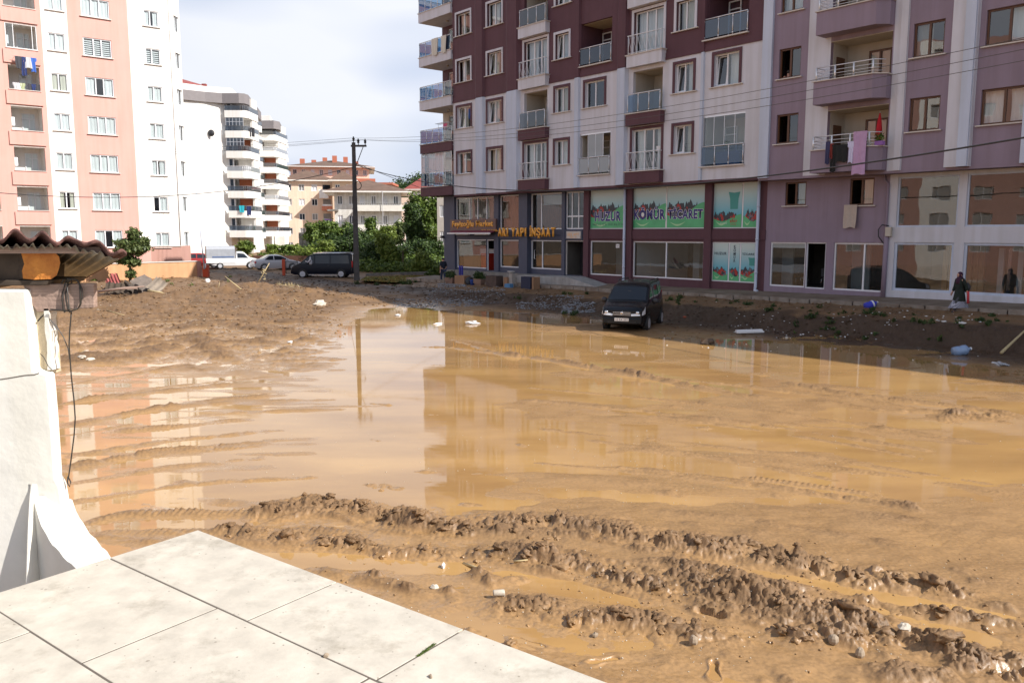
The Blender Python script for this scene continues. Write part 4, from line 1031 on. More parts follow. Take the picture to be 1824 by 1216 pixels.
def poster(root, x0, x1, z0, z1, seed, hill=0.60, coal=(0.0, 0.85), coalz=(0.36, 0.74), y=RY + 0.055, flip=False):
    r = random.Random(seed); W_, H_ = x1 - x0, z1 - z0
    base = MB().box(x0, x1, y - 0.002, y + 0.01, z0, z1).build('poster', m_psky, root)
    X = lambda u: x0 + u * W_; Zf = lambda v: z0 + v * H_
    def blob(mb, cx, cz, rx, rz, yy, n=7):
        pts = []
        for j in range(n):
            a = 2 * math.pi * j / n + r.uniform(-0.3, 0.3); q = r.uniform(0.7, 1.15)
            pts.append((min(max(X(cx) + rx * math.cos(a) * q, x0), x1), yy, min(max(Zf(cz) + rz * math.sin(a) * q, z0), z1)))
        mb.add(pts, [tuple(range(n))])
    a_, b_, c_ = MB(), MB(), MB()
    dk_ = [(X(coal[0]), y - 0.0035, Zf(0.05))] + [(X(coal[1]), y - 0.0035, Zf(0.05))]; nn = 34
    for j in range(nn, -1, -1):
        u = coal[0] + (coal[1] - coal[0]) * j / nn; pk = 0.50 + 0.30 * math.cos((u - 0.30) * 10.5) ** 2 + r.uniform(-0.16, 0.16)
        dk_.append((X(u), y - 0.0035, Zf(min(coalz[0] - 0.04 + (coalz[1] - coalz[0] + 0.04) * max(pk, 0.12) * (1.0 if 0.04 < j / nn < 0.96 else 0.5), 0.98))))
    MB().add(dk_, [tuple(range(len(dk_)))]).build('print_heap', m_pcoal, base)
    for i in range(90):
        u = r.uniform(*coal); top = coalz[0] - 0.06 + (coalz[1] - coalz[0]) * (0.42 + 0.30 * math.cos((u - 0.30) * 10.5) ** 2) ; v = r.uniform(coalz[0] - 0.14, top)
        mbx = r.choice([a_, a_, b_, c_, c_]); s = r.uniform(0.035, 0.085) * min(H_, 1.6) * 0.7
        blob(mbx, u, v, s, s * 1.2, y - 0.004 - i * 0.00003)
    ct = MB()      # the scorched heap is printed as flat shapes
    tag(a_.build('print_coal', m_pcoal, base), kind='stuff'); tag(b_.build('print_ash', m_pcoal2, base), kind='stuff'); tag(c_.build('print_ember', m_pred, base), kind='stuff')
    n = 16; pts = [(x0, y - 0.009, z0), (x1, y - 0.009, z0)]
    for j in range(n, -1, -1):
        u = j / n; uu = 1 - u if flip else u
        hz = hill * (0.35 + 0.65 * sstep(0.25, 1.0, uu)) + 0.10 * (1 - uu) ** 3
        pts.append((X(u), y - 0.009, Zf(float(hz))))
    MB().add(pts, [tuple(range(len(pts)))]).build('print_hill', m_pgreen, base)
    sw_ = MB(); k = 14
    up_ = [(X(0.08 + 0.42 * j / k), y - 0.0105, Zf(0.13 - 0.06 * math.sin(math.pi * j / k) + 0.015)) for j in range(k + 1)]; dn = [(X(0.08 + 0.42 * j / k), y - 0.0105, Zf(0.13 - 0.10 * math.sin(math.pi * j / k) + 0.012)) for j in range(k, -1, -1)]
    sw_.add(up_ + dn, [tuple(range(len(up_ + dn)))]).build('print_swoosh', m_pgreen2, base)
    return base
def outlined(body, w, h, root, pos, shear=0.0):
    text(body, w, h, m_pwhite, root, (pos[0], pos[1], pos[2]), 'letter_outline', 0.0, shear=shear, off=0.07)
    text(body, w * 0.985, h * 0.97, m_pnavy, root, (pos[0], pos[1] - 0.003, pos[2]), 'lettering', 0.0, shear=shear, off=0.036)

def sign_thing(label, cat='sign', name='sign', group=None):
    return thing(name, label, cat, FR.w(0, 0, 0), FR.rot(), group)
# upper posters
a, b, z0, z1 = uo[4]; P1 = sign_thing('green and blue coal shop window poster reading HUZUR with phone numbers beneath', 'poster', 'window_poster')
po = poster(P1, a + 0.02, b - 0.02, z0 + 0.05, z1 - 0.02, 11)
outlined('HUZUR', (b - a) * 0.74, 0.58, po, ((a + b) / 2, RY + 0.042, z0 + 0.72))
text('0464 512 15 91  0537 816 77 50', (b - a) * 0.88, 0.13, m_pblack, po, ((a + b) / 2, RY + 0.042, z0 + 0.26), extrude=0)
a, b, z0, z1 = uo[5]; mid = a + (b - a) * 0.485
P2 = sign_thing('coal shop window poster reading KÖMÜR, left half of the widest upper shop window', 'poster', 'window_poster')
po = poster(P2, a + 0.02, mid - 0.05, z0 + 0.05, z1 - 0.02, 11); outlined('KÖMÜR', (mid - a) * 0.95, 0.70, po, ((a + mid) / 2, RY + 0.042, z0 + 0.83))
P3 = sign_thing('coal shop window poster reading TİCARET beside a torn strip', 'poster', 'window_poster')
po = poster(P3, mid + 0.05, b - 0.02, z0 + 0.05, z1 - 0.02, 11); outlined('TİCARET', (b - mid) * 0.92, 0.68, po, ((b + mid) / 2, RY + 0.042, z0 + 0.83))
def sack(x, z, w, h, root, y):
    MB().add([(x - w * 0.36, y, z), (x + w * 0.36, y, z), (x + w * 0.40, y, z + h * 0.6), (x + w * 0.55, y, z + h), (x, y, z + h * 0.95), (x - w * 0.55, y, z + h), (x - w * 0.40, y, z + h * 0.6)], [tuple(range(7))]).build('print_sack', m_pteal, root)
def flame(x, z, h, root, y):
    MB().add([(x - h * 0.3, y, z), (x - h * 0.34, y, z + h * 0.35), (x, y, z + h), (x + h * 0.34, y, z + h * 0.35), (x + h * 0.3, y, z), (x + h * 0.1, y, z), (x, y, z + h * 0.3), (x - h * 0.1, y, z)], [tuple(range(8))]).build('print_flame', m_pred, root)
a, b, z0, z1 = uo[6]; mid = a + (b - a) * 0.655
P4 = sign_thing('coal shop window poster with a green fuel sack, a flame and small red lettering', 'poster', 'window_poster')
po = poster(P4, a + 0.02, mid - 0.05, z0 + 0.05, z1 - 0.02, 21, hill=0.30, coalz=(0.22, 0.42))
sack(mid - 0.5, z0 + 0.95, 0.62, 0.85, po, RY + 0.0445); flame(mid - 0.5, z0 + 0.50, 0.24, po, RY + 0.0425)
text('efor', 0.45, 0.2, m_pred, po, (mid - 0.5, RY + 0.042, z0 + 0.38), extrude=0, off=0.02); text('ÇAYELİ', 0.42, 0.10, m_pwhite, po, (mid - 1.1, RY + 0.042, z0 + 0.26), extrude=0); text('KÖMÜR', 0.34, 0.08, m_pred, po, (mid - 0.5, RY + 0.042, z0 + 0.2), extrude=0)
P5 = sign_thing('narrow coal heap poster at the right end of the upper shop windows', 'poster', 'window_poster')
poster(P5, mid + 0.05, b - 0.02, z0 + 0.05, z1 - 0.02, 31, hill=0.26, coal=(0.2, 1.0), coalz=(0.24, 0.44), flip=True)
# door posters
a, b, z0, z1 = lo_[7]; e1, e2 = a + (b - a) * 0.37, a + (b - a) * 0.62
P6 = sign_thing('tall coal poster on the shop door reading HUZUR in small dark letters', 'poster', 'door_poster'); po = poster(P6, a + 0.05, e1 - 0.05, z0 + 0.06, z1 - 0.06, 41, hill=0.24, coalz=(0.22, 0.40), flip=True)
text('HUZUR', (e1 - a) * 0.72, 0.14, m_pblack, po, ((a + e1) / 2, RY + 0.042, z0 + 1.42), extrude=0, off=0.015)
P7 = sign_thing('narrow door poster with KÖMÜR written downwards letter by letter', 'poster', 'door_poster'); po = poster(P7, e1 + 0.05, e2 - 0.05, z0 + 0.06, z1 - 0.06, 51, hill=0.22, coalz=(0.22, 0.40), flip=True)
text('K\nÖ\nM\nÜ\nR', 0.14, 0.85, m_pblack, po, ((e1 + e2) / 2, RY + 0.042, z0 + 1.42), extrude=0, off=0.015, vert=True)
P8 = sign_thing('coal poster reading TİCARET on the right leaf of the shop door', 'poster', 'door_poster'); po = poster(P8, e2 + 0.05, b - 0.05, z0 + 0.06, z1 - 0.06, 61, hill=0.28, coalz=(0.24, 0.42))
text('TİCARET', (b - e2) * 0.80, 0.14, m_pblack, po, ((b + e2) / 2, RY + 0.042, z0 + 1.43), extrude=0, off=0.015); sack(b - 0.35, z0 + 0.85, 0.4, 0.4, po, RY + 0.0445); flame(b - 0.45, z0 + 0.42, 0.15, po, RY + 0.0425); text('efor', 0.32, 0.12, m_pred, po, (b - 0.45, RY + 0.042, z0 + 0.32), extrude=0, off=0.02); text('KÖMÜR', 0.3, 0.07, m_pwhite, po, (b - 0.95, RY + 0.042, z0 + 0.26), extrude=0)
s_ = sign_thing('small white paper notice stuck inside the grey shop window', 'notice', 'notice'); k = lo_[5]
q = MB().box(k[1] - 0.82, k[1] - 0.55, RY + 0.08, RY + 0.09, 2.9, 3.12).build('paper', m_pwhite, s_); text('19', 0.14, 0.1, m_pblack, q, (k[1] - 0.685, RY + 0.078, 3.02), extrude=0)
s_ = sign_thing('small white notice in the lowest french door window of the block', 'notice', 'notice'); q = MB().box(C['c6'][1] - 0.62, C['c6'][1] - 0.36, 0.18, 0.185, floor(0) + 1.0, floor(0) + 1.25).build('paper', m_pwhite, s_)
# market sign and awning
ms = sign_thing('brown shop sign with amber lettering Feyizoğlu Market'); a, b = FR.S(802, 400, RY - 0.25), FR.S(883, 400, RY - 0.25)
zs0, zs1 = FR.Z(842, 413, RY - 0.25), FR.Z(842, 390.5, RY - 0.25)
bd_ = MB().box(a, b, RY - 0.26, RY - 0.12, zs0, zs1).build('sign_board', m_signbrown, ms)
text('Feyizoğlu Market', (b - a) * 0.90, (zs1 - zs0) * 0.66, m_gold, bd_, ((a + b) / 2, RY - 0.275, (zs0 + zs1) / 2 + 0.08), extrude=0.01, off=0.05)
text('0533 625 94 93', (b - a) * 0.32, 0.09, m_gold, bd_, (b - 0.7, RY - 0.275, zs0 + 0.12), extrude=0.005)
aw = sign_thing('folded dark red shop awning in its white cassette under the brown sign', 'awning', 'awning'); a, b = FR.S(805, 414, RY - 0.4), FR.S(880, 414, RY - 0.4); z0 = FR.Z(842, 417, RY - 0.5)
k = MB(); k.prism([(RY - 0.02, z0 + 0.32), (RY - 0.75, z0 + 0.10), (RY - 0.75, z0 + 0.05), (RY - 0.02, z0 + 0.26)][::-1], a, b, 'x'); k.build('awning_cloth', cloth('awning_red', (0.20, 0.03, 0.06)), aw)
k = MB(); k.box(a - 0.05, b + 0.05, RY - 0.80, RY - 0.74, z0, z0 + 0.10); k.build('front_bar', m_pwhite, aw)
for u in (0.12, 0.58): MB().box(a + (b - a) * u, a + (b - a) * (u + 0.3), RY - 0.5, RY - 0.35, z0 - 0.06, z0).build('strip_lamp', m_pwhite, aw)
fs = sign_thing('big free-standing amber letters reading ARI YAPI İNŞAAT above the builders office'); 
a, b = FR.S(890, 413, RY - 0.3), FR.S(993, 413, RY - 0.3); z0, z1 = FR.Z(940, 421.5, RY - 0.3), FR.Z(940, 405.5, RY - 0.3)
widths = {'I': 0.45, 'İ': 0.45, ' ': 0.6}; txt = 'ARI YAPI İNŞAAT'; tot = sum(widths.get(c, 1.0) for c in txt); x = a
for ch in txt:
    w_ = widths.get(ch, 1.0) / tot * (b - a)
    if ch != ' ':
        hh = (z1 - z0) * {'İ': 1.22, 'Ş': 1.2}.get(ch, 1.0); zc = (z0 + z1) / 2 + {'İ': 0.07, 'Ş': -0.06}.get(ch, 0)
        text(ch, w_ * (0.5 if ch in 'Iİ' else 0.82), hh, m_gold, fs, (x + w_ / 2, RY - 0.40, zc), 'letter', 0.09, off=0.035)
    x += w_
k = MB(); k.tube([(a - 0.2, RY - 0.26, z0 + 0.1), (b, RY - 0.26, z0 + 0.1)], 0.015, 4)
for i in range(8): k.tube([(a + (b - a) * i / 7, RY - 0.26, z0 + 0.1), (a + (b - a) * i / 7, RY - 0.04, z0 + 0.1)], 0.012, 4)
k.build('rail', m_pblack, fs)
text('the', 0.45, 0.12, m_gold, fs, (a - 0.4, RY - 0.30, (z0 + z1) / 2 + 0.1), 'letter', 0.02, shear=0.3)
ns = sign_thing('small pale square sign above the dark stair entrance', 'sign', 'sign'); a, b = FR.S(1009, 412, RY - 0.1), FR.S(1034, 412, RY - 0.1)
q = MB().box(a, b, RY - 0.1, RY - 0.02, 3.42, 3.85).build('sign_board', m_stone, ns); text('EFE APT', (b - a) * 0.8, 0.16, m_gold, q, ((a + b) / 2, RY - 0.108, 3.66), extrude=0); text('NO: 21', (b - a) * 0.5, 0.1, m_gold, q, ((a + b) / 2, RY - 0.108, 3.5), extrude=0)
# torn strip
k = sign_thing('torn white paper strip between the KÖMÜR and TİCARET posters', 'paper', 'torn_strip'); a, b, z0, z1 = uo[5]; mid = a + (b - a) * 0.485; r = random.Random(5); mb = MB(); pts = []
L_, R_ = [], []
for j in range(15): zz = z0 + 0.06 + (z1 - z0 - 0.2) * j / 14; L_.append((mid - r.uniform(0.02, 0.06), RY + 0.04, zz)); R_.append((mid + r.uniform(0.01, 0.05), RY + 0.04, zz))
for j in range(14): mb.quad(L_[j], R_[j], R_[j + 1], L_[j + 1])
mb.build('paper', m_pwhite, k)
# ------------------------------------------------------------------ the mauve apartment building
MBd = thing('apartment_building', 'mauve and white striped apartment block with brown window frames, right of the maroon one', 'building', FR.w(xR, 0, 0), FR.rot())
FM = Facade(*FR.w(xR, 0, 0)[:2], FR.u[0], FR.u[1])
PF = 2.9; PS = [7.79 + PF * k for k in range(5)]; PSOF = 6.30
sx = lambda px, py=150, y=0.0: FM.S(px, py, y)
s_end = sx(1824, 280) + 34.0
x1, x2, x3, x4, x5, x6, x7, x8 = sx(1375), sx(1437), sx(1477), sx(1588), sx(1614), sx(1693), sx(1739), sx(1821, 250)
ph = []
wp1 = (sx(1387, 130), sx(1425.5, 130)); wp3 = (sx(1626, 90), sx(1681, 90)); wp4 = (sx(1756, 60), sx(1756, 60) + 1.62)
for k in range(4):
    for (a, b) in (wp1, wp3, wp4) + tuple((x8 + 1.5 + 4.4 * q_, x8 + 3.0 + 4.4 * q_) for q_ in range(7)): ph.append((a, b, PS[k] + 0.02, PS[k] + 1.34))
bal = [(x3 + 0.0, x4 - 0.05, 7.32 + PF * k - 0.2, 7.32 + PF * k + 1.72) for k in (0, 1, 2, 3)]
allh = ph + bal
zones = [(0.001, x1, m_white), (x1, x2, m_mauve), (x2, x3, m_white), (x3, x4, m_mauve), (x4, x5, m_white), (x5, x6, m_mauve), (x6, x7, m_white), (x7, x8, m_mauve), (x8, x8 + 0.8, m_white), (x8 + 0.8, s_end, m_mauve)]
for a, b, m_ in zones:
    W = MB(); wall_with_holes(W, a, b, PSOF, 21.2, allh); W.build('wall', m_, MBd)
for a, b, dp, m_ in ((0.05, 0.55, 0.14, m_whiteb), (x6 + 0.02, x7 - 0.02, 0.20, m_white), (x6 + (x7 - x6) * 0.55, x7 - 0.05, 0.30, m_whiteb), (x8 + 0.02, x8 + 0.78, 0.2, m_whiteb), (x4 + 0.3, x5 - 0.02, 0.08, m_white)):
    MB().box(a, b, -dp, -0.002, PSOF, 21.15).build('pilaster', m_, MBd)
B_ = MB(); B_.box(0.0, s_end, 2.2, 14, PSOF, 21.2); B_.box(0.0, s_end, 0.003, 2.2, PSOF - 0.10, PSOF); B_.box(-0.0, s_end, -0.3, 14, 21.2, 21.5)
B_.box(s_end - 0.1, s_end, 0.01, 2.2, PSOF, 21.2); B_.build('body', m_mauve, MBd)
rm_ = MB(); rm_.quad((0.02, 2.15, PSOF), (s_end, 2.15, PSOF), (s_end, 2.15, 21.2), (0.02, 2.15, 21.2))
for k in range(5): rm_.box(0.02, s_end - 0.1, 0.25, 2.14, 7.32 + PF * k - 0.45 - 0.1, 7.32 + PF * k - 0.4)
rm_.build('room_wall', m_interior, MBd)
cs = ['none', 'left', 'full', 'none', 'both', 'right', 'left', 'both']
for i, (a, b, z0, z1) in enumerate(ph):
    k, c = divmod(i, 10)
    cv = {(0, 0): 'none', (1, 0): 'none', (2, 0): 'full', (0, 1): 'none', (1, 1): 'left', (0, 2): 'both', (1, 2): 'right'}.get((k, c), cs[i % 8])
    window(MBd, a, b, z0, z1, m_brownf, None, depth=0.10, splits=(0.5,), t=0.075, curtain=cv, cm=m_curtw if (k, c) != (1, 1) else m_curtd, sill=m_stone, tilt=-1 if (k, c) in ((1, 0), (0, 0)) else None)
for k in (0, 1, 2, 3):
    zf = 7.32 + PF * k
    sl = MB(); pj = 0.78
    sl.prism([(x3 - 0.28, 0.001), (x3 - 0.28, -pj), (x4 - 0.42, -pj), (x4 - 0.04, -0.35), (x4 - 0.04, 0.001)], zf - 0.98 + 0.0, zf - 0.03, 'z')
    sl.build('balcony_front', m_mauve, MBd)
    cp = MB(); cp.prism([(x3 - 0.34, 0.0), (x3 - 0.34, -pj - 0.07), (x4 - 0.40, -pj - 0.07), (x4 + 0.02, -0.38), (x4 + 0.02, 0.0)], zf - 0.03, zf + 0.01, 'z'); cp.build('coping', m_stone, MBd)
    rl = MB(); pts = [(x3 - 0.2, -0.05), (x3 - 0.2, -pj + 0.06), (x4 - 0.45, -pj + 0.06), (x4 - 0.12, -0.34)]
    for zz in (0.56, 0.38, 0.24, 0.12): rl.tube([(p[0], p[1], zf + zz) for p in pts], 0.022 if zz > 0.5 else 0.012, 5)
    for t in (0, 0.34, 0.67, 1.0): x = x3 - 0.2 + (x4 - 0.45 - x3 + 0.2) * t; rl.box(x - 0.03, x + 0.03, -pj + 0.04, -pj + 0.09, zf, zf + 0.56)
    rl.build('balcony_railing', m_alu, MBd, True)
    q = MB(); a, b, z0, z1 = bal[k]; q.box(a, a + 0.02, 0.22, 1.5, z0, z1); q.box(b - 0.02, b, 0.22, 1.5, z0, z1); q.box(a, b, 1.42, 1.5, z0, z1); q.box(a, b, 0.0, 1.5, z1 - 0.02, z1 + 0.02); q.build('recess_wall', m_cream, MBd)
    MB().box(a, b, -0.3, 1.42, zf - 0.75, zf - 0.70).build('balcony_floor', m_conc, MBd)
    window(MBd, a + 1.05, b - 0.65, z0 + 0.02, z0 + 1.55, m_brownf, None, y=1.3, depth=0.02, splits=(0.5,), t=0.08, curtain='left' if k % 2 else 'none', cm=m_curtd)
    dz = MB(); dz.box(a + 0.022, a + 0.06, 0.45, 1.1, z0, z0 + 1.35); dz.build('side_door', m_brownf, MBd)
# shop storeys
zG = 1.16
mo = [(sx(1399, 345, RY), sx(1436, 345, RY), 5.02, 6.10), (sx(1514, 340, RY), sx(1557, 340, RY), 4.95, 6.12)]
gl_ = [(sx(1598, 360, RY), sx(1707, 360, RY), 4.0, 6.08), (sx(1721, 360, RY), sx(1721, 360, RY) + 3.1, 4.0, 6.08), (sx(1721, 360, RY) + 3.6, sx(1721, 360, RY) + 6.2, 4.0, 6.08)]
gr = [(sx(1371, 470, RY), sx(1434, 470, RY), 1.22, 3.32), (sx(1434.5, 470, RY), sx(1470, 470, RY), 1.2, 3.32), (sx(1484, 470, RY), sx(1575, 470, RY), 1.2, 3.32),
      (sx(1591, 470, RY), sx(1697, 470, RY), 1.32, 3.36), (sx(1715, 470, RY), sx(1715, 470, RY) + 3.15, 1.32, 3.36), (sx(1715, 470, RY) + 3.6, sx(1715, 470, RY) + 6.2, 1.32, 3.36)]
xw = sx(1580, 420, RY)
for a, b, m_ in ((0.0, xw, m_mauve), (xw, s_end, m_white)):
    W = MB(); wall_with_holes(W, a, b, 0.3, PSOF, mo + gl_ + gr, y=RY, reveal=0.18); W.build('shop_wall', m_, MBd)
I = MB(); I.box(0.02, s_end, RY + 0.2, 5.0, zG - 0.4, zG); I.box(0, s_end, RY + 0.2, 5.0, 3.5, 3.9); I.box(0, s_end, 5.0, 14, 0, PSOF); I.box(xw - 0.1, xw + 0.1, RY + 0.19, 5, 0, PSOF - 0.11); I.box(sx(1477, 470, RY) - 0.1, sx(1477, 470, RY) + 0.1, RY + 0.19, 5, 0, PSOF - 0.11); I.box(s_end - 0.1, s_end, 0.9, 5, 0, PSOF - 0.11)
I.box(0.0, 0.1, RY + 0.2, 5, 0, PSOF - 0.11)
I.build('shop_interior', m_interior, MBd)
I = MB(); I.box(gr[2][0] - 0.08, gr[2][0] + 0.8, 2.6, 2.7, zG, 3.4); I.box(gr[0][0] - 0.1, gr[0][0] + 0.5, 2.0, 2.1, zG, 3.4); I.build('partition', m_intwhite, MBd)
for i, h in enumerate(mo): window(MBd, *h, m_brownf, None, y=RY, depth=0.05, splits=(0.5,), t=0.07, curtain='right', cm=m_curtain, sill=m_stone, tilt=-1)
for i, h in enumerate(gl_): shopfront(MBd, *h, frame=m_whiteb)
shopfront(MBd, *gr[0]); shopfront(MBd, *gr[2], splits=(0.60,)); shopfront(MBd, *gr[3], frame=m_whiteb, t=0.1); shopfront(MBd, *gr[4], frame=m_whiteb, t=0.1); shopfront(MBd, *gr[5], frame=m_whiteb, t=0.1)
a, b, z0, z1 = gr[1]; k = MB(); ring(k, a, b, z0, z1, 0.05, RY + 0.05, RY + 0.12); o = k.build('shop_doorway', m_upvc, MBd)
MB().box(gr[0][0] + 0.07, gr[0][1] - 0.05, RY + 0.12, RY + 0.14, 3.05, 3.25).build('blind', m_curtw, MBd)
m_wood2 = mat('brown_timber_panel', (0.30, 0.17, 0.08), 0.7, var=0.3, vs=2, vscale=(6, 6, 0.3))
for j in range(7):
    x = gr[3][0] + 1.45 + j * 0.24; MB().box(x, x + 0.2, 2.2 + 0.04 * (j % 2), 2.3, zG, 3.2).build('panel', m_wood2, MBd)
for j in range(9):
    x = gr[4][0] + 0.9 + j * 0.34; MB().box(x, x + (0.12 if j % 2 else 0.2), 1.9 + 0.05 * (j % 3), 2.05, zG + 0.1, 3.15).build('panel', m_intwhite if j % 2 == 0 else m_blueg, MBd)
for p in (1480.5,):
    pass
dp = MB(); x = sx(1583, 470, RY) - 0.18; dp.tube([(x - 0.2, RY - 0.07, PSOF - 0.02), (x - 0.18, RY - 0.07, 6.0), (x, RY - 0.07, 5.8), (x, RY - 0.07, 1.0)], 0.06, 7); dp.build('drain_pipe', m_mauve, MBd, True)
dp = MB(); dp.tube([(x + 0.06, RY - 0.08, 3.6), (x + 0.04, RY - 0.08, 1.0)], 0.10, 7); dp.build('cable_duct', m_mauve, MBd, True)
mb = MB(); mb.box(x + 0.03, x + 0.28, RY - 0.2, RY - 0.03, 3.60, 4.0); bx = mb.build('meter_box', m_cream, MBd, bevel=0.02)
k = MB(); k.tube([(x - 0.05, RY - 0.1, 3.3), (x - 0.28, RY - 0.12, 3.6), (x - 0.3, RY - 0.12, 3.9), (x - 0.15, RY - 0.12, 4.1), (x + 0.15, RY - 0.12, 4.05)], 0.025, 5); k.build('cable', m_dark, bx, True)
# chairs seen through the doorway
def chair(loc, rz, label):
    t = thing('office_chair', label, 'chair', loc, rz, 'chairs inside the open shop')
    MB().box(-0.22, 0.22, -0.22, 0.22, 0.43, 0.49).build('seat', m_blackpl, t, bevel=0.02); MB().box(-0.22, 0.22, 0.20, 0.25, 0.55, 0.95).build('backrest', m_blackpl, t, bevel=0.02)
    for s in (-1, 1): MB().tube([(s * 0.22, -0.2, 0), (s * 0.22, -0.2, 0.46), (s * 0.22, 0.2, 0.46), (s * 0.22, 0.22, 0.0)], 0.014, 5).build('leg', m_chrome, t, True)
chair(FM.w(gr[0][1] - 0.6, 1.6, zG), FM.rot() + 2.6, 'black chair with chrome legs behind the shop glass left of the open doorway')
chair(FM.w(gr[1][0] + 0.55, 1.9, zG), FM.rot() + 2.9, 'black chair with chrome legs standing in the open shop doorway')

# washing and small things on the balconies
zf = 7.32; bx0, bx1 = x3, x4
m1 = cloth('navy_print_cloth', (0.05, 0.05, 0.12)); m2 = cloth('red_cloth', (0.25, 0.03, 0.02)); m3 = cloth('black_cloth', (0.012, 0.013, 0.012)); m4 = cloth('pale_lilac_cloth', (0.62, 0.60, 0.78)); m5 = cloth('lilac_cloth', (0.50, 0.32, 0.50)); m6 = cloth('beige_cloth', (0.50, 0.42, 0.36))
hang = lambda px, py=270: FM.S(px, py, -0.85)
g = 'washing on the mauve balcony rail'
drying_cloth('dark blue speckled cloth at the left end of the washing on the mauve balcony', 'cloth', FM, hang(1475), -0.83, zf + 0.30, 0.20, 0.95, m1, group=g)
drying_cloth('small dark red cloth between blue and black washing', 'cloth', FM, hang(1482), -0.84, zf + 0.20, 0.14, 0.62, m2, group=g)
drying_cloth('black trousers hanging lowest beside the dark red cloth', 'trousers', FM, hang(1487), -0.86, zf + 0.15, 0.30, 1.15, m3, 'trousers', group=g)
drying_cloth('wide black garment hanging over the mauve balcony front', 'cloth', FM, hang(1501), -0.88, zf + 0.12, 0.52, 0.72, m3, group=g)
drying_cloth('pale lilac T-shirt on the mauve balcony washing line', 'shirt', FM, hang(1517), -0.86, zf + 0.22, 0.34, 0.88, m4, 'shirt', group=g)
drying_cloth('long lilac sheet draped over the balcony rail, largest of the washing', 'sheet', FM, hang(1532), -0.86, zf + 0.60, 0.60, 1.75, m5, group=g)
drying_cloth('beige blanket hanging out of the small brown window above the shop', 'blanket', FM, sx(1518, 370, RY), RY - 0.1, 4.98, 0.62, 1.0, m6)
pz = thing('parasol', 'closed red parasol standing on the mauve balcony', 'parasol', FM.w(sx(1565, 240, 0.1), 0.12, zf - 0.7), 0)
MB().tube([(0, 0, 0), (0, 0, 2.15)], 0.018, 6).build('pole', m_alu, pz, True); MB().lathe([(0.02, 0.95), (0.11, 1.05), (0.13, 1.3), (0.09, 1.75), (0.02, 2.1)], n=9).build('canopy', cloth('parasol_red', (0.5, 0.01, 0.02)), pz, True)
def leaf_cloud(name, blobs, n, size, m, parent=None, seed=0, droop=0.0, aspect=1.8, up=0.35, shell=0.35):
    rg = np.random.default_rng(seed); blobs = np.array(blobs, dtype=float)      # x y z rx ry rz
    vol = (blobs[:, 3] * blobs[:, 4] * blobs[:, 5]) ** 0.67; ch = rg.choice(len(blobs), n, p=vol / vol.sum())
    d = rg.normal(size=(n, 3)); d /= np.linalg.norm(d, axis=1)[:, None]; rr = (shell + (1 - shell) * rg.random(n)) ** 0.7; 
    # clumpy outline
    ph = rg.uniform(0, 6.28, (len(blobs), 3)); lump = 1 + 0.22 * np.sin(d[:, 0] * 5 + ph[ch, 0]) * np.sin(d[:, 1] * 5 + ph[ch, 1]) + 0.18 * np.sin(d[:, 2] * 7 + ph[ch, 2])
    c = blobs[ch, :3] + d * (rr * lump * rg.uniform(0.72, 1.22, n))[:, None] * blobs[ch, 3:]
    nn = d * 0.7 + rg.normal(size=(n, 3)) * 0.7 + np.array([0, 0, up]); nn /= np.linalg.norm(nn, axis=1)[:, None]
    t = np.cross(nn, rg.normal(size=(n, 3))); t /= np.linalg.norm(t, axis=1)[:, None] + 1e-9; t[:, 2] -= droop; t /= np.linalg.norm(t, axis=1)[:, None]; b = np.cross(nn, t)
    s = size * rg.uniform(0.45, 1.1, n)[:, None]; L_ = t * s * aspect / 2; B = b * s / 2
    co = np.stack([c - L_, c + B * 0.9 - L_ * 0.1, c + L_, c - B * 0.9 - L_ * 0.1], 1).reshape(-1, 3)
    q = np.arange(n * 4).reshape(n, 4)
    return link(name, fast_mesh(name, co, q, m), parent)
fp = thing('flower_pot', 'purple flower box with a leafy plant on the mauve balcony coping', 'planter', FM.w(sx(1566, 255, -0.5), -0.5, zf + 0.01), FM.rot())
MB().prism([(-0.16, -0.08), (0.16, -0.08), (0.2, 0.1), (-0.2, 0.1)], 0, 0.17, 'z').build('box', cloth('purple_plastic', (0.30, 0.14, 0.42)), fp); leaf_cloud('plant', [(0, 0, 0.3, 0.2, 0.12, 0.2)], 160, 0.07, m_leaf, fp, 3)
drying_cloth('lighter towel with small prints over the top corner balcony, left one', 'towel', FR, FR.S(775, 40, -0.2), -0.2, floor(4) + 0.99 if False else floor(3) + 0.99, 0.75, 1.15, m_curtain, group='towels on the corner balcony')
drying_cloth('second towel over the top corner balcony, nearer the maroon wall', 'towel', FR, FR.S(791, 30, -0.2), -0.2, floor(3) + 0.99, 0.60, 1.15, m_curtain, group='towels on the corner balcony')
drying_cloth('small pink cloth on the second corner balcony', 'cloth', FR, FR.S(794, 230, 0.3), 0.3, floor(1) + 1.3, 0.45, 0.5, cloth('pink_cloth', (0.65, 0.12, 0.22)))
k = thing('drying_rack', 'white drying rack above the second corner balcony', 'rack', FR.w(FR.S(790, 225, 0.2), 0.2, floor(1) + 1.1), FR.rot())
mb = MB(); 
for i in range(5): mb.tube([(-0.9, -0.1 + i * 0.12, 0.25), (0.6, -0.1 + i * 0.12, 0.28)], 0.010, 4)
mb.tube([(-0.9, -0.1, 0.25), (-0.9, 0.38, 0.25)], 0.012, 4); mb.tube([(0.6, -0.1, 0.28), (0.6, 0.38, 0.28)], 0.012, 4); mb.tube([(-0.8, 0.1, 0.25), (-0.6, 0.1, -1.1)], 0.012, 4); mb.tube([(0.5, 0.1, 0.25), (0.3, 0.1, -1.1)], 0.012, 4); mb.build('frame', m_alu, k, True)
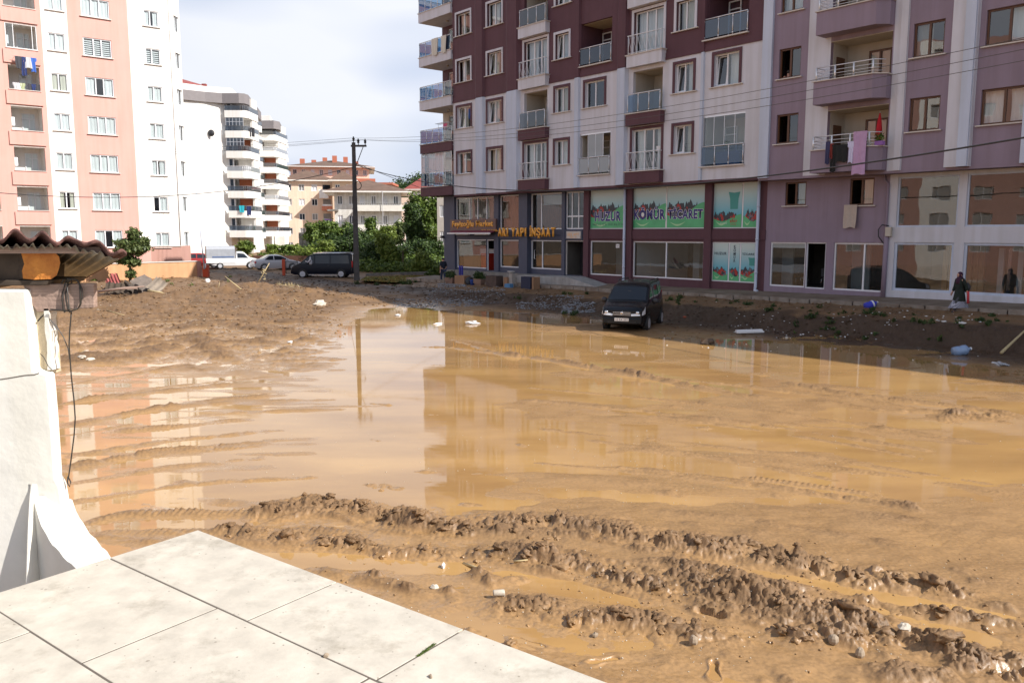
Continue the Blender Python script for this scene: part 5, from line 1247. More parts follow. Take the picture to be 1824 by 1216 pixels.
def small_box(label, cat, fac, s, y, z, w, d, h, m, name=None, rz=0.0, bevel=0.01):
    o = MB().box(-w / 2, w / 2, -d / 2, d / 2, 0, h).build(name or cat.replace(' ', '_'), m, None, bevel=bevel); o.location = fac.w(s, y, z); o.rotation_euler = (0, 0, fac.rot() + rz); return tag(o, label, cat)
small_box('blue table on the glazed balcony beside the drain corner', 'table', FR, (C['c8l'][0] + C['c8l'][1]) / 2, 0.75, floor(0) - 0.02, 1.4, 0.7, 0.7, cloth('blue_cloth', (0.05, 0.12, 0.25)))
kp = thing('potted_plant', 'small green pot plant behind the glass of the glazed balcony', 'plant', FR.w((C['c8l'][0] + C['c8l'][1]) / 2 - 0.3, 0.7, floor(0) + 0.68), 0)
MB().lathe([(0.07, 0), (0.1, 0.15)], n=8).build('pot', m_terracotta, kp); leaf_cloud('foliage', [(0, 0, 0.35, 0.18, 0.18, 0.22)], 120, 0.08, m_leafl, kp, 5)

# ------------------------------------------------------------------ pavement, kerb and things in front of the shops
pv = MB(); st = FR.S(793, 480, RY)
s_vis = 16.0 + xR; zl_ = 0.52; zr_ = zl_ + 0.52 * (xR + s_end - st + 1.5) / (s_vis - st)
pv.add([(st - 1.5, -1.5, 0.1), (xR + s_end, -1.5, 0.1), (xR + s_end, RY + 0.02, 0.1), (st - 1.5, RY + 0.02, 0.1), (st - 1.5, -1.5, zl_ - 0.04), (xR + s_end, -1.5, zr_ - 0.04), (xR + s_end, RY + 0.02, zr_ + 0.06), (st - 1.5, RY + 0.02, zl_ + 0.1)], [(0, 3, 2, 1), (4, 5, 6, 7), (0, 1, 5, 4), (1, 2, 6, 5), (2, 3, 7, 6), (3, 0, 4, 7)])
m_pave = mat('mud_stained_pavement', (0.25, 0.20, 0.155), 0.85, var=0.4, vs=1.2, col2=(0.14, 0.095, 0.06), bump=0.3); o = pv.build('pavement', m_pave, None); o.location = FR.w(0, 0, 0); o.rotation_euler = (0, 0, FR.rot()); tag(o, 'dirty grey pavement along the shops', kind='structure'); PAV = o
r = random.Random(8); kerb_mesh = MB().box(-0.46, 0.46, -0.07, 0.07, 0.0, 0.34).mesh('kerb_stone', mat('muddy_kerb', (0.34, 0.30, 0.26), 0.85, var=0.3, vs=2, col2=(0.17, 0.125, 0.09), bump=0.3))
for i in range(66):
    s_ = st - 1.0 + i * 0.98
    k = link('kerb_stone', kerb_mesh, PAV); k.location = (s_, -1.58 + r.uniform(-0.02, 0.02), zl_ + (zr_ - zl_) * (s_ - st + 1.5) / (xR + s_end - st + 1.5) - 0.34 + r.uniform(-0.02, 0.015)); k.rotation_euler = (r.uniform(-0.04, 0.04), r.uniform(-0.02, 0.02), r.uniform(-0.03, 0.03))
steps = MB()
for i in range(3): steps.box(SX(813, 480) - 0.1 - 0.003 * i, SX(1003, 480) + 0.003 * i, -0.35 - 0.3 * i + 0.35, RY, 0.2, 1.14 - 0.19 * i)
o = steps.build('shop_steps', m_conc); o.location = FR.w(0, 0, 0); o.rotation_euler = (0, 0, FR.rot()); tag(o, 'low grey concrete steps in front of the market doorway', 'steps')
rp = MB(); a, b, c_ = SX(1000, 490), SX(1046, 490), SX(1100, 505)
rp.add([(a - 2.4, -0.8, 0.3), (b, -0.8, 0.3), (b, RY, 0.3), (a - 2.4, RY, 0.3), (a - 2.4, -0.8, 1.12), (b, -0.8, 1.16), (b, RY - 0.01, 1.16), (a - 2.4, RY - 0.01, 1.12)], [(0, 3, 2, 1), (4, 5, 6, 7), (0, 1, 5, 4), (1, 2, 6, 5), (2, 3, 7, 6), (3, 0, 4, 7)])
rp.add([(b, -0.8, 0.3), (c_ + 0.6, -0.9, 0.3), (c_ + 0.6, 0.4, 0.3), (b, 0.6, 0.3), (b, -0.8, 1.16), (c_ + 0.6, -0.9, 0.62), (c_ + 0.6, 0.4, 0.62), (b, 0.6, 1.16)], [(0, 3, 2, 1), (4, 5, 6, 7), (0, 1, 5, 4), (1, 2, 6, 5), (2, 3, 7, 6), (3, 0, 4, 7)])
o = rp.build('entrance_ramp', mat('pale_concrete', (0.42, 0.41, 0.40), 0.8, var=0.2, vs=2, bump=0.2, streak=0.2)); o.location = FR.w(0, 0, 0.004); o.rotation_euler = (0, 0, FR.rot()); tag(o, 'grey concrete ramp sloping down from the dark stair entrance', 'ramp')
gz = lambda s_: 0.30 + (s_ + 20) / 34 * 0.48
def planter(px, label, seed, w=0.9):
    s_ = FR.S(px, 500, -1.75); t = thing('planter', label, 'planter', FR.w(s_, -1.75, gz(s_) + 0.02), FR.rot(), 'terracotta planters by the market')
    MB().prism([(-w / 2 * 0.85, -0.16), (w / 2 * 0.85, -0.16), (w / 2 * 0.85, 0.16), (-w / 2 * 0.85, 0.16)], 0, 0.12, 'z').prism([(-w / 2, -0.2), (w / 2, -0.2), (w / 2, 0.2), (-w / 2, 0.2)], 0.12, 0.42, 'z').build('trough', m_terracotta, t, bevel=0.015)
    leaf_cloud('foliage', [(-0.2, 0, 0.62, 0.34, 0.25, 0.28), (0.2, 0, 0.6, 0.34, 0.25, 0.25)], 500, 0.09, m_leafd, t, seed, aspect=3, up=0.8)
planter(803, 'terracotta trough with a dense green shrub at the corner of the market', 1); planter(854, 'terracotta trough with a green shrub right of the blue bucket', 2, 0.8)
S_ = lambda px: FR.S(px, 495, -1.85)
def sb(px, w, d, h, m, label, cat, name=None, y=-1.8, z=None, rz=0.0):
    s_ = S_(px); return small_box(label, cat, FR, s_, y, gz(s_) if z is None else z, w, d, h, m, name, rz)
sb(823, 0.95, 0.6, 0.62, m_card, 'square brown crate standing between the two planters', 'crate', rz=0.1)
sb(884, 1.05, 0.55, 0.70, m_rust, 'dark rusty metal tray box on the street edge before the second shop', 'metal box', y=-2.0)
sb(945, 0.85, 0.5, 0.72, cloth('navy_metal', (0.03, 0.035, 0.07)), 'dark blue metal box standing before the blue pillar', 'metal box', y=-2.0)
sb(958, 0.16, 0.5, 0.72, m_card, 'narrow brown panel leaning on the dark blue metal box', 'panel', y=-2.0)
sb(903, 0.35, 0.3, 0.62, m_card, 'upright brown carton beside the rusty metal box', 'carton', y=-1.85); sb(909, 0.3, 0.3, 0.85, cloth('pale_carton', (0.4, 0.36, 0.32)), 'tall pale carton holding a white bowl', 'carton', y=-1.7)
sb(912, 0.5, 0.3, 0.25, cloth('blue_plastic', (0.10, 0.25, 0.45)), 'light blue plastic crate on the ground by the cartons', 'crate', y=-2.1)
def lathe_thing(name, prof, m, label, cat, loc, n=12, group=None):
    o = MB().lathe(prof, n=n).build(name, m, None, True); o.location = loc; return tag(o, label, cat, group)
def at_(px, y, dz=0.0): s_ = S_(px); v_ = FR.w(s_, y, gz(s_) + dz); return v_
lathe_thing('bucket', [(0.12, 0), (0.17, 0.34), (0.18, 0.36)], cloth('blue_bucket', (0.04, 0.08, 0.35)), 'blue plastic bucket in front of the market window', 'bucket', at_(841.5, -1.85, 0.0))
lathe_thing('wheel', [(0.24, 0.0), (0.30, 0.03), (0.30, 0.10), (0.24, 0.13)], m_blackpl, 'dark round wheel leaning beside the blue bucket', 'wheel', at_(835, -1.8, 0.25)).rotation_euler = (1.4, 0, 0.3)
lathe_thing('bowl', [(0.10, 0), (0.24, 0.12), (0.26, 0.14)], m_pwhite, 'white plastic bowl on top of the tall pale carton', 'bowl', at_(907, -1.7, 0.86))
small_box('large cardboard box on display inside the market window', 'box', FR, SX(832, 465), RY + 0.7, zF, 1.9, 0.6, 1.05, m_card); small_box('white freezer chest inside the market window', 'freezer', FR, SX(846, 465), RY + 1.8, zF, 2.6, 0.7, 1.45, m_upvc)
small_box('bright red cooler inside the market beside the open doorway', 'cooler', FR, SX(858, 465) - 0.35, RY + 0.8, zF, 0.75, 0.6, 1.15, cloth('bright_red', (0.6, 0.03, 0.01)))
for px, w in ((799, 0.12), (803, 0.10)): sb(px, w, 0.1, 0.95, cloth('blue_tool', (0.05, 0.05, 0.35)), 'blue upright %s leaning on the corner pillar' % ('board, the left one' if px == 799 else 'board, the narrower right one'), 'board', y=-0.9, z=0.60)
wl = thing('wall_lamp', 'black security lamp on the corner pillar', 'lamp', FR.w(xA - 0.05, RY - 0.1, FR.Z(796, 422, RY)), FR.rot()); MB().box(-0.12, 0.12, -0.2, 0.0, -0.1, 0.1).build('housing', m_blackpl, wl, bevel=0.02)

# ------------------------------------------------------------------ street lamp pair (only seen mirrored in the shop glass: left out)
# ------------------------------------------------------------------ the peach building on the left
PB = thing('apartment_building', 'tall peach and white apartment block with recessed balconies at the left of the lot', 'building', FL.w(0, 0, 0), FL.rot())
fs = lambda px, py=375: FL.S(px, py)
q0, q1, q2, q3, q4 = fs(96.5), fs(142), fs(247), fs(319), fs(338)
zs = [5.6 + 3.05 * k for k in range(-1, 7)]
zt = 27.0
colA = (fs(167), fs(216)); colW = (fs(107), fs(136)); colC = (fs(274.5), fs(300)); colB = (fs(33), fs(87.5)); colD = (fs(-45), fs(2))
hA = [(colA[0], colA[1], z, z + 1.42) for z in zs]; hW = [(colW[0], colW[1], z + 0.08, z + 1.42) for z in zs]; hC = [(colC[0], colC[1], z - 0.05, z + 1.22) for z in zs]
hB = [(colB[0], colB[1], z - 0.08, z + 1.72) for z in zs]; hD = [(colD[0], colD[1], z - 0.08, z + 1.72) for z in zs]
hh = hA + hW + hC + hB + hD
for a, b, m_, z0 in ((fs(-45) - 3, q0, m_peach, 0.2), (q0, q1, m_lwhite, 0.2), (q1, q2, m_peach, 0.2), (q2, q3, m_lwhite, FL.Z(300, 438))):
    W = MB(); wall_with_holes(W, a, b, z0, zt, hh, reveal=0.15, rmi=None); W.build('wall', m_, PB)
zb = FL.Z(300, 438); W = MB(); W.quad((fs(265), 0, 0.2), (q3, 0, 0.2), (q3, 0, zb), (fs(265), 0, zb)); W.build('base_wall', m_peachd, PB)
W = MB(); W.quad((q2, 0, 0.2), (fs(265), 0, 0.2), (fs(265), 0, zb), (q2, 0, zb)); W.build('base_wall', m_peach, PB)
MB().box(fs(265) - 0.05, q3 + 0.05, -0.06, -0.003, zb - 0.06, zb + 0.04).build('moulding', m_stone, PB)
# corner bay turning away
cw = q4 - q3 + 0.35; cd = 1.3
K = Facade(*FL.w(q3, 0)[:2], FL.u[0] * cw + FL.v[0] * cd, FL.u[1] * cw + FL.v[1] * cd); cl = math.hypot(cw, cd)
M_k = Matrix.Translation((q3, 0, 0)) @ Matrix.Rotation(math.atan2(cd, cw), 4, 'Z')
def add_at(mb, M): mb.v = [tuple(M @ Vector(p)) for p in mb.v]; return mb
ch_ = [(cl * 0.42, cl * 0.92, z, z + 1.3) for z in zs]
W = MB(); wall_with_holes(W, 0, cl, zb, zt, ch_, reveal=0.12); add_at(W, M_k).build('corner_wall', m_lwhite, PB)
W = MB(); W.quad((0, 0, 0.2), (cl, 0, 0.2), (cl, 0, zb), (0, 0, zb)); add_at(W, M_k).build('base_wall', m_peachd, PB)
for i, (a, b, z0, z1) in enumerate(ch_):
    k = MB(); ring(k, a, b, z0, z1, 0.06, 0.1, 0.16); k.box((a + b) / 2 - 0.03, (a + b) / 2 + 0.03, 0.1, 0.16, z0, z1); w_ = add_at(k, M_k).build('window', m_upvc, PB)
    add_at(MB().quad((a, 0.14, z0), (b, 0.14, z0), (b, 0.14, z1), (a, 0.14, z1)), M_k).build('pane', m_glass, w_)
    add_at(MB().quad((a, 0.3, z0), (b, 0.3, z0), (b, 0.3, z1), (a, 0.3, z1)), M_k).build('curtain', m_curtw, w_)
e = M_k @ Vector((cl, 0, 0))
B_ = MB(); xa = fs(-45) - 3
B_.prism([(xa, 2.0), (e.x - 0.02, 2.0), (e.x + 0.0, 16), (xa, 16)], 0.0, zt, 'z'); B_.quad((e.x, e.y, 0), (e.x, 2.0, 0), (e.x, 2.0, zt), (e.x, e.y, zt)); B_.box(xa, e.x, -0.2, 16, zt, zt + 0.3); B_.box(q1 + 0.1, e.x - 0.1, e.y + 0.02, 2.0, 0, 0.3)
B_.build('body', m_lwhite, PB)
rm_ = MB(); rm_.quad((xa, 1.95, 0.2), (e.x - 0.05, 1.95, 0.2), (e.x - 0.05, 1.95, zt), (xa, 1.95, zt)); 
for z in zs: rm_.box(xa, q3, 0.16, 1.94, z - 0.40, z - 0.3)
rm_.build('room_wall', m_interior, PB)
for i, h in enumerate(hA): window(PB, *h, m_upvc, None, depth=0.05, splits=(0.36, 0.64), curtain='full' if i % 4 else 'both', cm=m_curtw, sill=m_stone, blind=(i == 5), t=0.07)
for i, h in enumerate(hW): window(PB, *h, m_upvc, None, depth=0.05, splits=(0.45,), curtain=['full', 'both', 'full'][i % 3], cm=m_curtain if i % 3 == 1 else m_curtw, sill=m_stone, t=0.07)
for i, h in enumerate(hC): window(PB, *h, m_upvc, None, depth=0.05, splits=(0.42,), curtain=['full', 'right', 'both', 'full'][i % 4], cm=m_curtw, sill=m_stone, blind=(i == 5), t=0.07)
for i, (a, b, z0, z1) in enumerate(hB + hD):
    q = MB(); q.box(a, a + 0.02, 0.15, 1.6, z0 - 0.9, z1); q.box(b - 0.02, b, 0.15, 1.6, z0 - 0.9, z1); q.box(a, b, 1.55, 1.6, z0 - 0.9, z1); q.box(a, b, 0.0, 1.6, z1 - 0.02, z1 + 0.05); q.build('recess_wall', m_lwhite, PB)
    MB().box(a - 0.05, b + 0.05, -0.08, 0.16, z0 - 0.05, z0).build('coping', m_stone, PB)
    window(PB, a + 0.95, b - 0.25, z0 - 0.2, z1 - 0.35, m_upvc, None, y=1.45, depth=0.02, splits=(0.55,), curtain='left', cm=m_curtw, transom=0.75)
    if i < 8 and i not in (4,) and i != 6: MB().box(a + 0.02, a + 0.3, 0.5, 1.0, z0 + 0.35, z0 + 1.0).build('air_conditioner', m_upvc, PB, bevel=0.02)
    if i in (5, 7):      # glazed in
        gz_ = MB()
        ring(gz_, a, b, z0, z1, 0.05, 0.02, 0.07)
        for t in (0.25, 0.85): gz_.box(a + (b - a) * t - 0.02, a + (b - a) * t + 0.02, 0.025, 0.065, z0, z1)
        g_ = gz_.build('glazing', m_upvc, PB); MB().quad((a, 0.045, z0), (a + (b - a) * 0.25, 0.045, z0), (a + (b - a) * 0.25, 0.045, z1), (a, 0.045, z1)).build('pane', m_glass, g_)
for i, z in enumerate(zs):      # slight step of the balcony column
    MB().box(colB[0] - 0.25, colB[1] + 0.12, -0.10, -0.003, z + 1.85, z + 2.85).build('parapet_panel', m_peach, PB)
# washing
bz = lambda row: zs[row]
g = 'washing on the peach block balconies'
navy = cloth('navy_washing', (0.02, 0.035, 0.13)); dk = cloth('dark_grey_washing', (0.05, 0.05, 0.06)); lg = cloth('light_grey_washing', (0.5, 0.5, 0.52)); gn = cloth('olive_washing', (0.38, 0.42, 0.25)); bl = cloth('blue_washing', (0.04, 0.12, 0.45))
zl = FL.Z(45, 102, -0.4)
for px, w, h_, m_, kd, lb in ((32, 0.45, 0.9, dk, 'sheet', 'dark grey cloth, leftmost on the balcony line under the glazed balcony'), (41, 0.45, 1.4, navy, 'trousers', 'dark blue trousers in the middle of the high washing line'), (50, 0.5, 0.8, lg, 'sheet', 'light grey cloth on the high washing line'), (58, 0.5, 1.05, bl, 'shirt', 'blue shirt at the right end of the high washing line')):
    drying_cloth(lb, 'washing', FL, FL.S(px, 102, -0.4), -0.4, zl, w, h_, m_, kd, g)
mb = MB(); mb.tube([(FL.S(22, 102, -0.4), -0.4, zl), (FL.S(66, 102, -0.4), -0.4, zl)], 0.012, 4)
for px in (26, 62): mb.tube([(FL.S(px, 102, -0.4), -0.4, zl), (FL.S(px, 102, -0.4), 0.0, zl - 0.1)], 0.012, 4)
mb.build('drying_rail', m_alu, PB, True)
zl = FL.Z(45, 149, 0.1)
for i, (px, m_, kd, lb) in enumerate(((27, lg, 'shirt', 'pale shirt drying at the left of the third balcony from the top'), (33, m_curtw, 'shirt', 'white shirt drying second from the left on that balcony'), (40, gn, 'shirt', 'olive shirt drying between white and dark washing'), (52, dk, 'trousers', 'dark trousers drying on the third balcony from the top'), (59, navy, 'shirt', 'navy shirt drying on the third balcony from the top'), (67, dk, 'sheet', 'dark cloth at the right end of the third balcony line'))):
    drying_cloth(lb, 'washing', FL, FL.S(px, 149, 0.1), 0.1, zl, 0.36, 0.95, m_, kd, g)
# drainpipe at the corner
MB().tube([(q3 - 0.02, -0.05, zb), (q3 - 0.02, -0.05, zt)], 0.035, 6).build('drain_pipe', m_lwhite, PB, True)

# ------------------------------------------------------------------ the white building with the stepped balconies
WB = thing('apartment_building', 'white apartment block with grey roof fascia and rounded balconies behind the peach one', 'building', (-41.5, 124, 0))
FWf = Facade(-41.5, 124, 1480, 1225)
# local frame = world axes, origin at the front right corner
fz = lambda py, Y: AY(912, py, Y).z
roofz = fz(182, 124); n_f = 8; fh = 2.86; z8 = [fz(416, 126) + fh * k for k in range(8)]
u = Vector(FWf.u).to_2d() if False else Vector((FWf.u[0], FWf.u[1])); 
A = Vector((0, 0)); Bk = Vector((-u.x * 16, -u.y * 16))
body = MB(); foot = [(Bk.x, Bk.y), (0, 0), (-4.0, 29.5), (-5.9, 46), (-30, 46), (-34, 20)]
body.prism(foot, -1, roofz, 'z'); body.build('wall', m_lwhite, WB)
fb = MB(); f2 = [(Bk.x - 0.5, Bk.y - 1.4), (-2.2, -2.2), (-0.2, -1.0), (2.2, -1.0), (2.9, -0.6), (3.1, 0.6), (-0.3, 18.2), (-3.0, 18.6), (-20, 40), (-34, 20)]
fb.prism(f2, roofz - 0.30, roofz + 1.10, 'z'); fb.build('fascia', m_greyband, WB)
fb = MB(); fb.prism([(-5.2, 28.7), (-1.1, 28.2), (-0.5, 30), (-4.0, 46.5), (-12, 46.5), (-12, 34)], roofz - 0.30, roofz + 1.10, 'z'); fb.build('fascia', m_greyband, WB)
at_s = MB(); at_s.prism([(Bk.x + 1, Bk.y + 1.5), (-3.2, 0.3), (0.2, 2.2), (-1.8, 15), (-20, 36), (-32, 20)], roofz + 1.10, roofz + 2.3, 'z'); at_s.build('attic_wall', m_lwhite, WB)
MB().prism([(-5.4, 30), (-2.2, 30), (-5.2, 44), (-12, 44)], roofz + 1.10, roofz + 2.2, 'z').build('attic_wall', m_lwhite, WB)
MB().prism([(-1.2, 9.0), (0.9, 9.6), (-0.6, 16.5), (-2.4, 16)], roofz + 1.10, roofz + 1.75, 'z').build('roof_hatch', m_greyband, WB)
rf = MB(); rp_ = [(Bk.x - 0.2, Bk.y), (-4.2, -0.6), (-2.0, 4.0), (-6.0, 16), (-20, 37), (-33, 20)]; top = [(-13, 6, roofz + 5.6), (-14, 16, roofz + 5.6)]
vs = [(p[0], p[1], roofz + 2.3) for p in rp_] + top
rf.add(vs, [(0, 1, 6), (1, 2, 6), (2, 3, 7, 6), (3, 4, 7), (4, 5, 7), (5, 0, 6, 7)]); roof_o = rf.build('roof', m_redroof, WB)
for x, y in ((-4.5, 3), (-3.0, 12), (-6.2, 33), (-5.4, 37)): MB().box(x, x + 0.6, y, y + 0.6, roofz + 1.2, roofz + 3.1).build('chimney', m_redroof, roof_o)
m_railgrey = mat('grey_rail', (0.14, 0.14, 0.15), 0.5, var=0)
def far_balcony(x0, x1, y0, y1, z, rounded, kind, rail=m_greyg):
    c = 0.9 if rounded else 0.35; k = 5 if rounded else 1
    pts = [(x0, y0)] + [(x1 - c + c * math.sin(t / k * math.pi / 2), y0 + c - c * math.cos(t / k * math.pi / 2)) for t in range(k + 1)] + [(x1, y1), (x0, y1)]
    s = MB(); s.prism(pts, z - 0.55, z + 0.45, 'z'); b = s.build('balcony', m_lwhite, WB)
    r = MB(); q = pts[:-1] + [(x0, y1)]; r.tube([(p[0] * 1.0, p[1] + 0.05, z + 1.15) for p in pts[:-1]], 0.035, 5); 
    for p in pts[:-1]: r.tube([(p[0], p[1] + 0.05, z + 0.4), (p[0], p[1] + 0.05, z + 1.15)], 0.03, 4)
    r.build('railing', m_railgrey if kind != 'w' else m_alu, b, True)
    g_ = MB()
    for p, q_ in zip(pts[:-2], pts[1:-1]): g_.quad((p[0], p[1] + 0.05, z + 0.45), (q_[0], q_[1] + 0.05, z + 0.45), (q_[0], q_[1] + 0.05, z + 1.1), (p[0], p[1] + 0.05, z + 1.1))
    g_.build('glass_panel', rail, b)
for k in range(7):
    z = z8[k]
    far_balcony(0.0, 3.2, -0.9, 4.6, z, True, 'w' if k in (3,) else 'd', m_frost if k == 3 else m_greyg)
    if k in (1, 2, 4, 6): MB().box(0.75, 2.75, 2.2, 2.3, z + 0.45, z + 2.5).build('panel_wall', m_terra, WB)
    else: MB().box(0.75, 2.75, 2.2, 2.3, z + 0.45, z + 2.5).build('back_wall', m_lwhite, WB)
    MB().box(0.02, 0.75, 0.0, 0.12, z + 0.45, z + 2.4).build('balcony_window', m_upvc, WB)
    MB().box(0.15, 0.62, -0.02, 0.0, z + 0.55, z + 2.2).build('pane', m_carglass, WB)
    MB().box(2.75, 3.1, 2.0, 4.5, z + 0.45, z + 2.5).build('pier', m_lwhite, WB)
    if k in (4, 5):
        gl = MB()
        for t in range(6): gl.box(0.1 + t * 0.5, 0.15 + t * 0.5, -0.82, -0.77, z + 1.1, z + 2.4)
        gl.box(0.05, 2.7, -0.83, -0.76, z + 1.7, z + 1.75); gl.box(0.05, 2.7, -0.83, -0.76, z + 2.4, z + 2.47)
        o_ = gl.build('glazing', m_alu, WB); MB().quad((0.1, -0.8, z + 1.1), (2.6, -0.8, z + 1.1), (2.6, -0.8, z + 2.4), (0.1, -0.8, z + 2.4)).build('pane', m_greyg, o_)
    far_balcony(-4.8, -1.1, 29.0, 37.0, z, False, 'w' if k in (2, 5) else 'd', m_frost if k in (2, 5) else m_greyg)
    if k in (0, 1, 3, 4, 6): MB().box(-3.9, -1.7, 31.4, 31.5, z + 0.5, z + 2.55).build('panel_wall', m_terra, WB)
    else: MB().box(-3.9, -1.7, 31.4, 31.5, z + 0.5, z + 2.55).build('back_wall', m_lwhite, WB)
    MB().box(-1.7, -1.2, 31.0, 36.6, z + 0.5, z + 2.5).build('pier', m_lwhite, WB)
    far_balcony(-1.9, 0.5, 11.5, 15.5, z - 0.25, False, 'd', m_greyg)
    MB().box(-1.55, -1.0, 13.4, 13.5, z + 0.3, z + 2.1).build('panel_wall', m_terra, WB)
    MB().box(-5.0, -3.3, 43.5, 46.0, z - 0.2, z + 0.6).build('end_balcony', m_lwhite, WB)
MB().box(-0.6, 1.6, 5.2, 8.4, -1, roofz - 0.3).build('stair_tower', m_lwhite, WB)
MB().box(-5.0, -3.0, 40.0, 42.8, -1, roofz - 0.3).build('stair_tower', m_lwhite, WB)
tag(drying_cloth('dark garments on the upper corner balcony of the white block', 'washing', Facade(-41.5, 124, 1, 0), 3.45, 0.3, z8[5] + 1.0, 1.2, 1.3, dk, 'trousers'), group='washing on the white block')
tag(drying_cloth('turquoise towel over the lowest balcony of the white block', 'washing', Facade(-41.5, 124, 1, 0), 2.0, -0.98, z8[1] + 1.2, 0.8, 1.0, cloth('turquoise_cloth', (0.02, 0.4, 0.5))), group='washing on the white block')
tag(drying_cloth('dark blue garment beside the turquoise towel', 'washing', Facade(-41.5, 124, 1, 0), 2.9, -0.75, z8[1] + 1.1, 0.8, 1.3, navy), group='washing on the white block')
dish = thing('satellite_dish', 'small dark satellite dish on the white wall', 'satellite dish', FWf.w(-2.6, -0.5, fz(237, 122)), 0)
MB().lathe([(0.05, 0.0), (0.35, 0.05), (0.5, 0.16)], n=12, axis='y').build('dish', m_blackpl, dish, True); MB().tube([(0, 0, 0), (0.1, 0.5, -0.2)], 0.03, 4).build('arm', m_blackpl, dish)

# ------------------------------------------------------------------ far buildings
def far_block(name, label, px0, px1, py_top, Y, ang, floor_px, ncol, wall, roof=None, rh=0.0, rover=0.8, base_y=440, rows=6, wfr=(0.45, 0.5), d=12, top_floor_off=0.3, cols=None, top_m=None, winm=None):
    a = AY(px0, HOR, Y); ang_r = R(ang); u_ = Vector((math.cos(ang_r), math.sin(ang_r)))
    fc = Facade(a.x, a.y, u_.x, u_.y); w_ = fc.S(px1, HOR); zt_ = fc.Z((px0 + px1) / 2, py_top)
    t = thing(name, label, 'building', (a.x, a.y, 0), ang_r)
    fh_ = 2.95
    hs = []
    for r_ in range(rows):
        zc = zt_ - top_floor_off - 0.6 - 1.3 - r_ * fh_
        for c in (cols or range(ncol)):
            x = w_ * (c + 0.5) / ncol; hw = wfr[0] * w_ / ncol / 2; hs.append((x - hw, x + hw, zc, zc + 1.35))
    W = MB(); wall_with_holes(W, 0, w_, -1, zt_, hs, reveal=0.25); W.build('wall', wall, t)
    Bd = MB(); Bd.box(0, w_, 0.5, d, -1, zt_ - 0.01); Bd.quad((w_, 0, -1), (w_, 0.5, -1), (w_, 0.5, zt_), (w_, 0, zt_)); Bd.quad((0, 0.5, -1), (0, 0, -1), (0, 0, zt_), (0, 0.5, zt_)); Bd.box(0, w_, 0.02, 0.5, zt_ - 0.2, zt_ - 0.01); Bd.build('body', wall, t)
    for i, (p, q, z0, z1) in enumerate(hs):
        k = MB(); ring(k, p, q, z0, z1, 0.10, 0.06, 0.16); k.box((p + q) / 2 - 0.05, (p + q) / 2 + 0.05, 0.055, 0.155, z0, z1); o_ = k.build('window', winm or m_upvc, t)
        MB().quad((p, 0.18, z0), (q, 0.18, z0), (q, 0.18, z1), (p, 0.18, z1)).build('pane', [m_carglass, m_curtd, m_curtw][(i * 7 + i // 3) % 3], o_)
    if roof:
        o_ = rover; x0_, x1_, y0_, y1_ = -o_, w_ + o_, -o_, d + o_; rl = min(w_, d) / 2
        r_ = MB()
        if w_ > d: rid = [((x0_ + rl + o_), (y0_ + y1_) / 2), ((x1_ - rl - o_), (y0_ + y1_) / 2)]
        else: rid = [((x0_ + x1_) / 2, y0_ + rl + o_), ((x0_ + x1_) / 2, y1_ - rl - o_)]
        v = [(x0_, y0_, zt_), (x1_, y0_, zt_), (x1_, y1_, zt_), (x0_, y1_, zt_), (*rid[0], zt_ + rh), (*rid[1], zt_ + rh)]
        if w_ > d: f = [(0, 1, 5, 4), (1, 2, 5), (2, 3, 4, 5), (3, 0, 4), (3, 2, 1, 0)]
        else: f = [(0, 1, 4), (1, 2, 5, 4), (2, 3, 5), (3, 0, 4, 5), (3, 2, 1, 0)]
        r_.add(v, f); r_.build('roof', roof, t)
        MB().box(x0_, x1_, y0_, y1_, zt_ - 0.2, zt_ - 0.004).build('eaves', m_lwhite, t)
    return t, fc, w_, zt_
m_fpeach = mat('faded_peach_render', (0.78, 0.60, 0.48), 0.85, var=0.06, vs=0.3, streak=0.08)
T1, f1, w1, zt1 = far_block('apartment_building', 'faded peach five storey block with brown hipped roof and five rows of windows', 505, 596, 321, 172, 16, 17, 4, m_fpeach, m_brownroof, 2.4, rows=6, d=16, cols=[0, 1, 2])
for k in range(5):
    z = zt1 - 0.3 - 0.6 - 1.3 - k * 2.95
    s = MB(); s.box(w1 * 0.76, w1 * 0.97, -1.2, -0.02, z - 1.0, z - 0.1); b_ = s.build('balcony', mat('coral', (0.62, 0.24, 0.16), 0.8) if k == 0 else MATS['coral'], T1)
    k_ = MB(); k_.box(w1 * 0.77, w1 * 0.96, -1.15, -1.1, z - 0.1, z + 0.25); k_.build('railing', m_alu, b_)
    MB().box(w1 * 0.79, w1 * 0.94, -0.06, -0.02, z - 0.1, z + 1.3).build('balcony_door', m_curtd if k else m_carglass, T1)
for k, (m_, lb, sx_) in enumerate(((m_curtw, 'white sheet hanging below the top balcony of the faded peach block', 0.80), (cloth('violet_cloth', (0.3, 0.2, 0.6)), 'violet bedding on the middle balcony of the faded peach block', 0.86), (cloth('purple_cloth2', (0.35, 0.2, 0.5)), 'purple cloth on the lower balcony of the faded peach block', 0.88))):
    drying_cloth(lb, 'washing', f1, w1 * sx_, -1.3, zt1 - 2.1 - k * 2.95 - (0.1 if k else 0.0) + 0.2 - (2.95 if k else 0), 2.0, 1.8 if k == 0 else 1.3, m_, group='washing on the faded peach block')
T1b, f1b, w1b, zt1b = far_block('apartment_building', 'yellowish side wing with brown roof right of the faded peach block', 594, 632, 321, 170, 8, 17, 2, mat('pale_yellow_render', (0.68, 0.50, 0.36), 0.85, var=0.05), m_brownroof, 2.0, rows=5, d=14)
T2, f2_, w2, zt2 = far_block('apartment_building', 'large red banded building with brown hipped roof on the slope behind the peach block', 521, 660, 297, 215, 10, 12, 9, m_fpeach, m_brownroof, 2.4, rows=3, rover=1.5, d=22, top_floor_off=0.2)
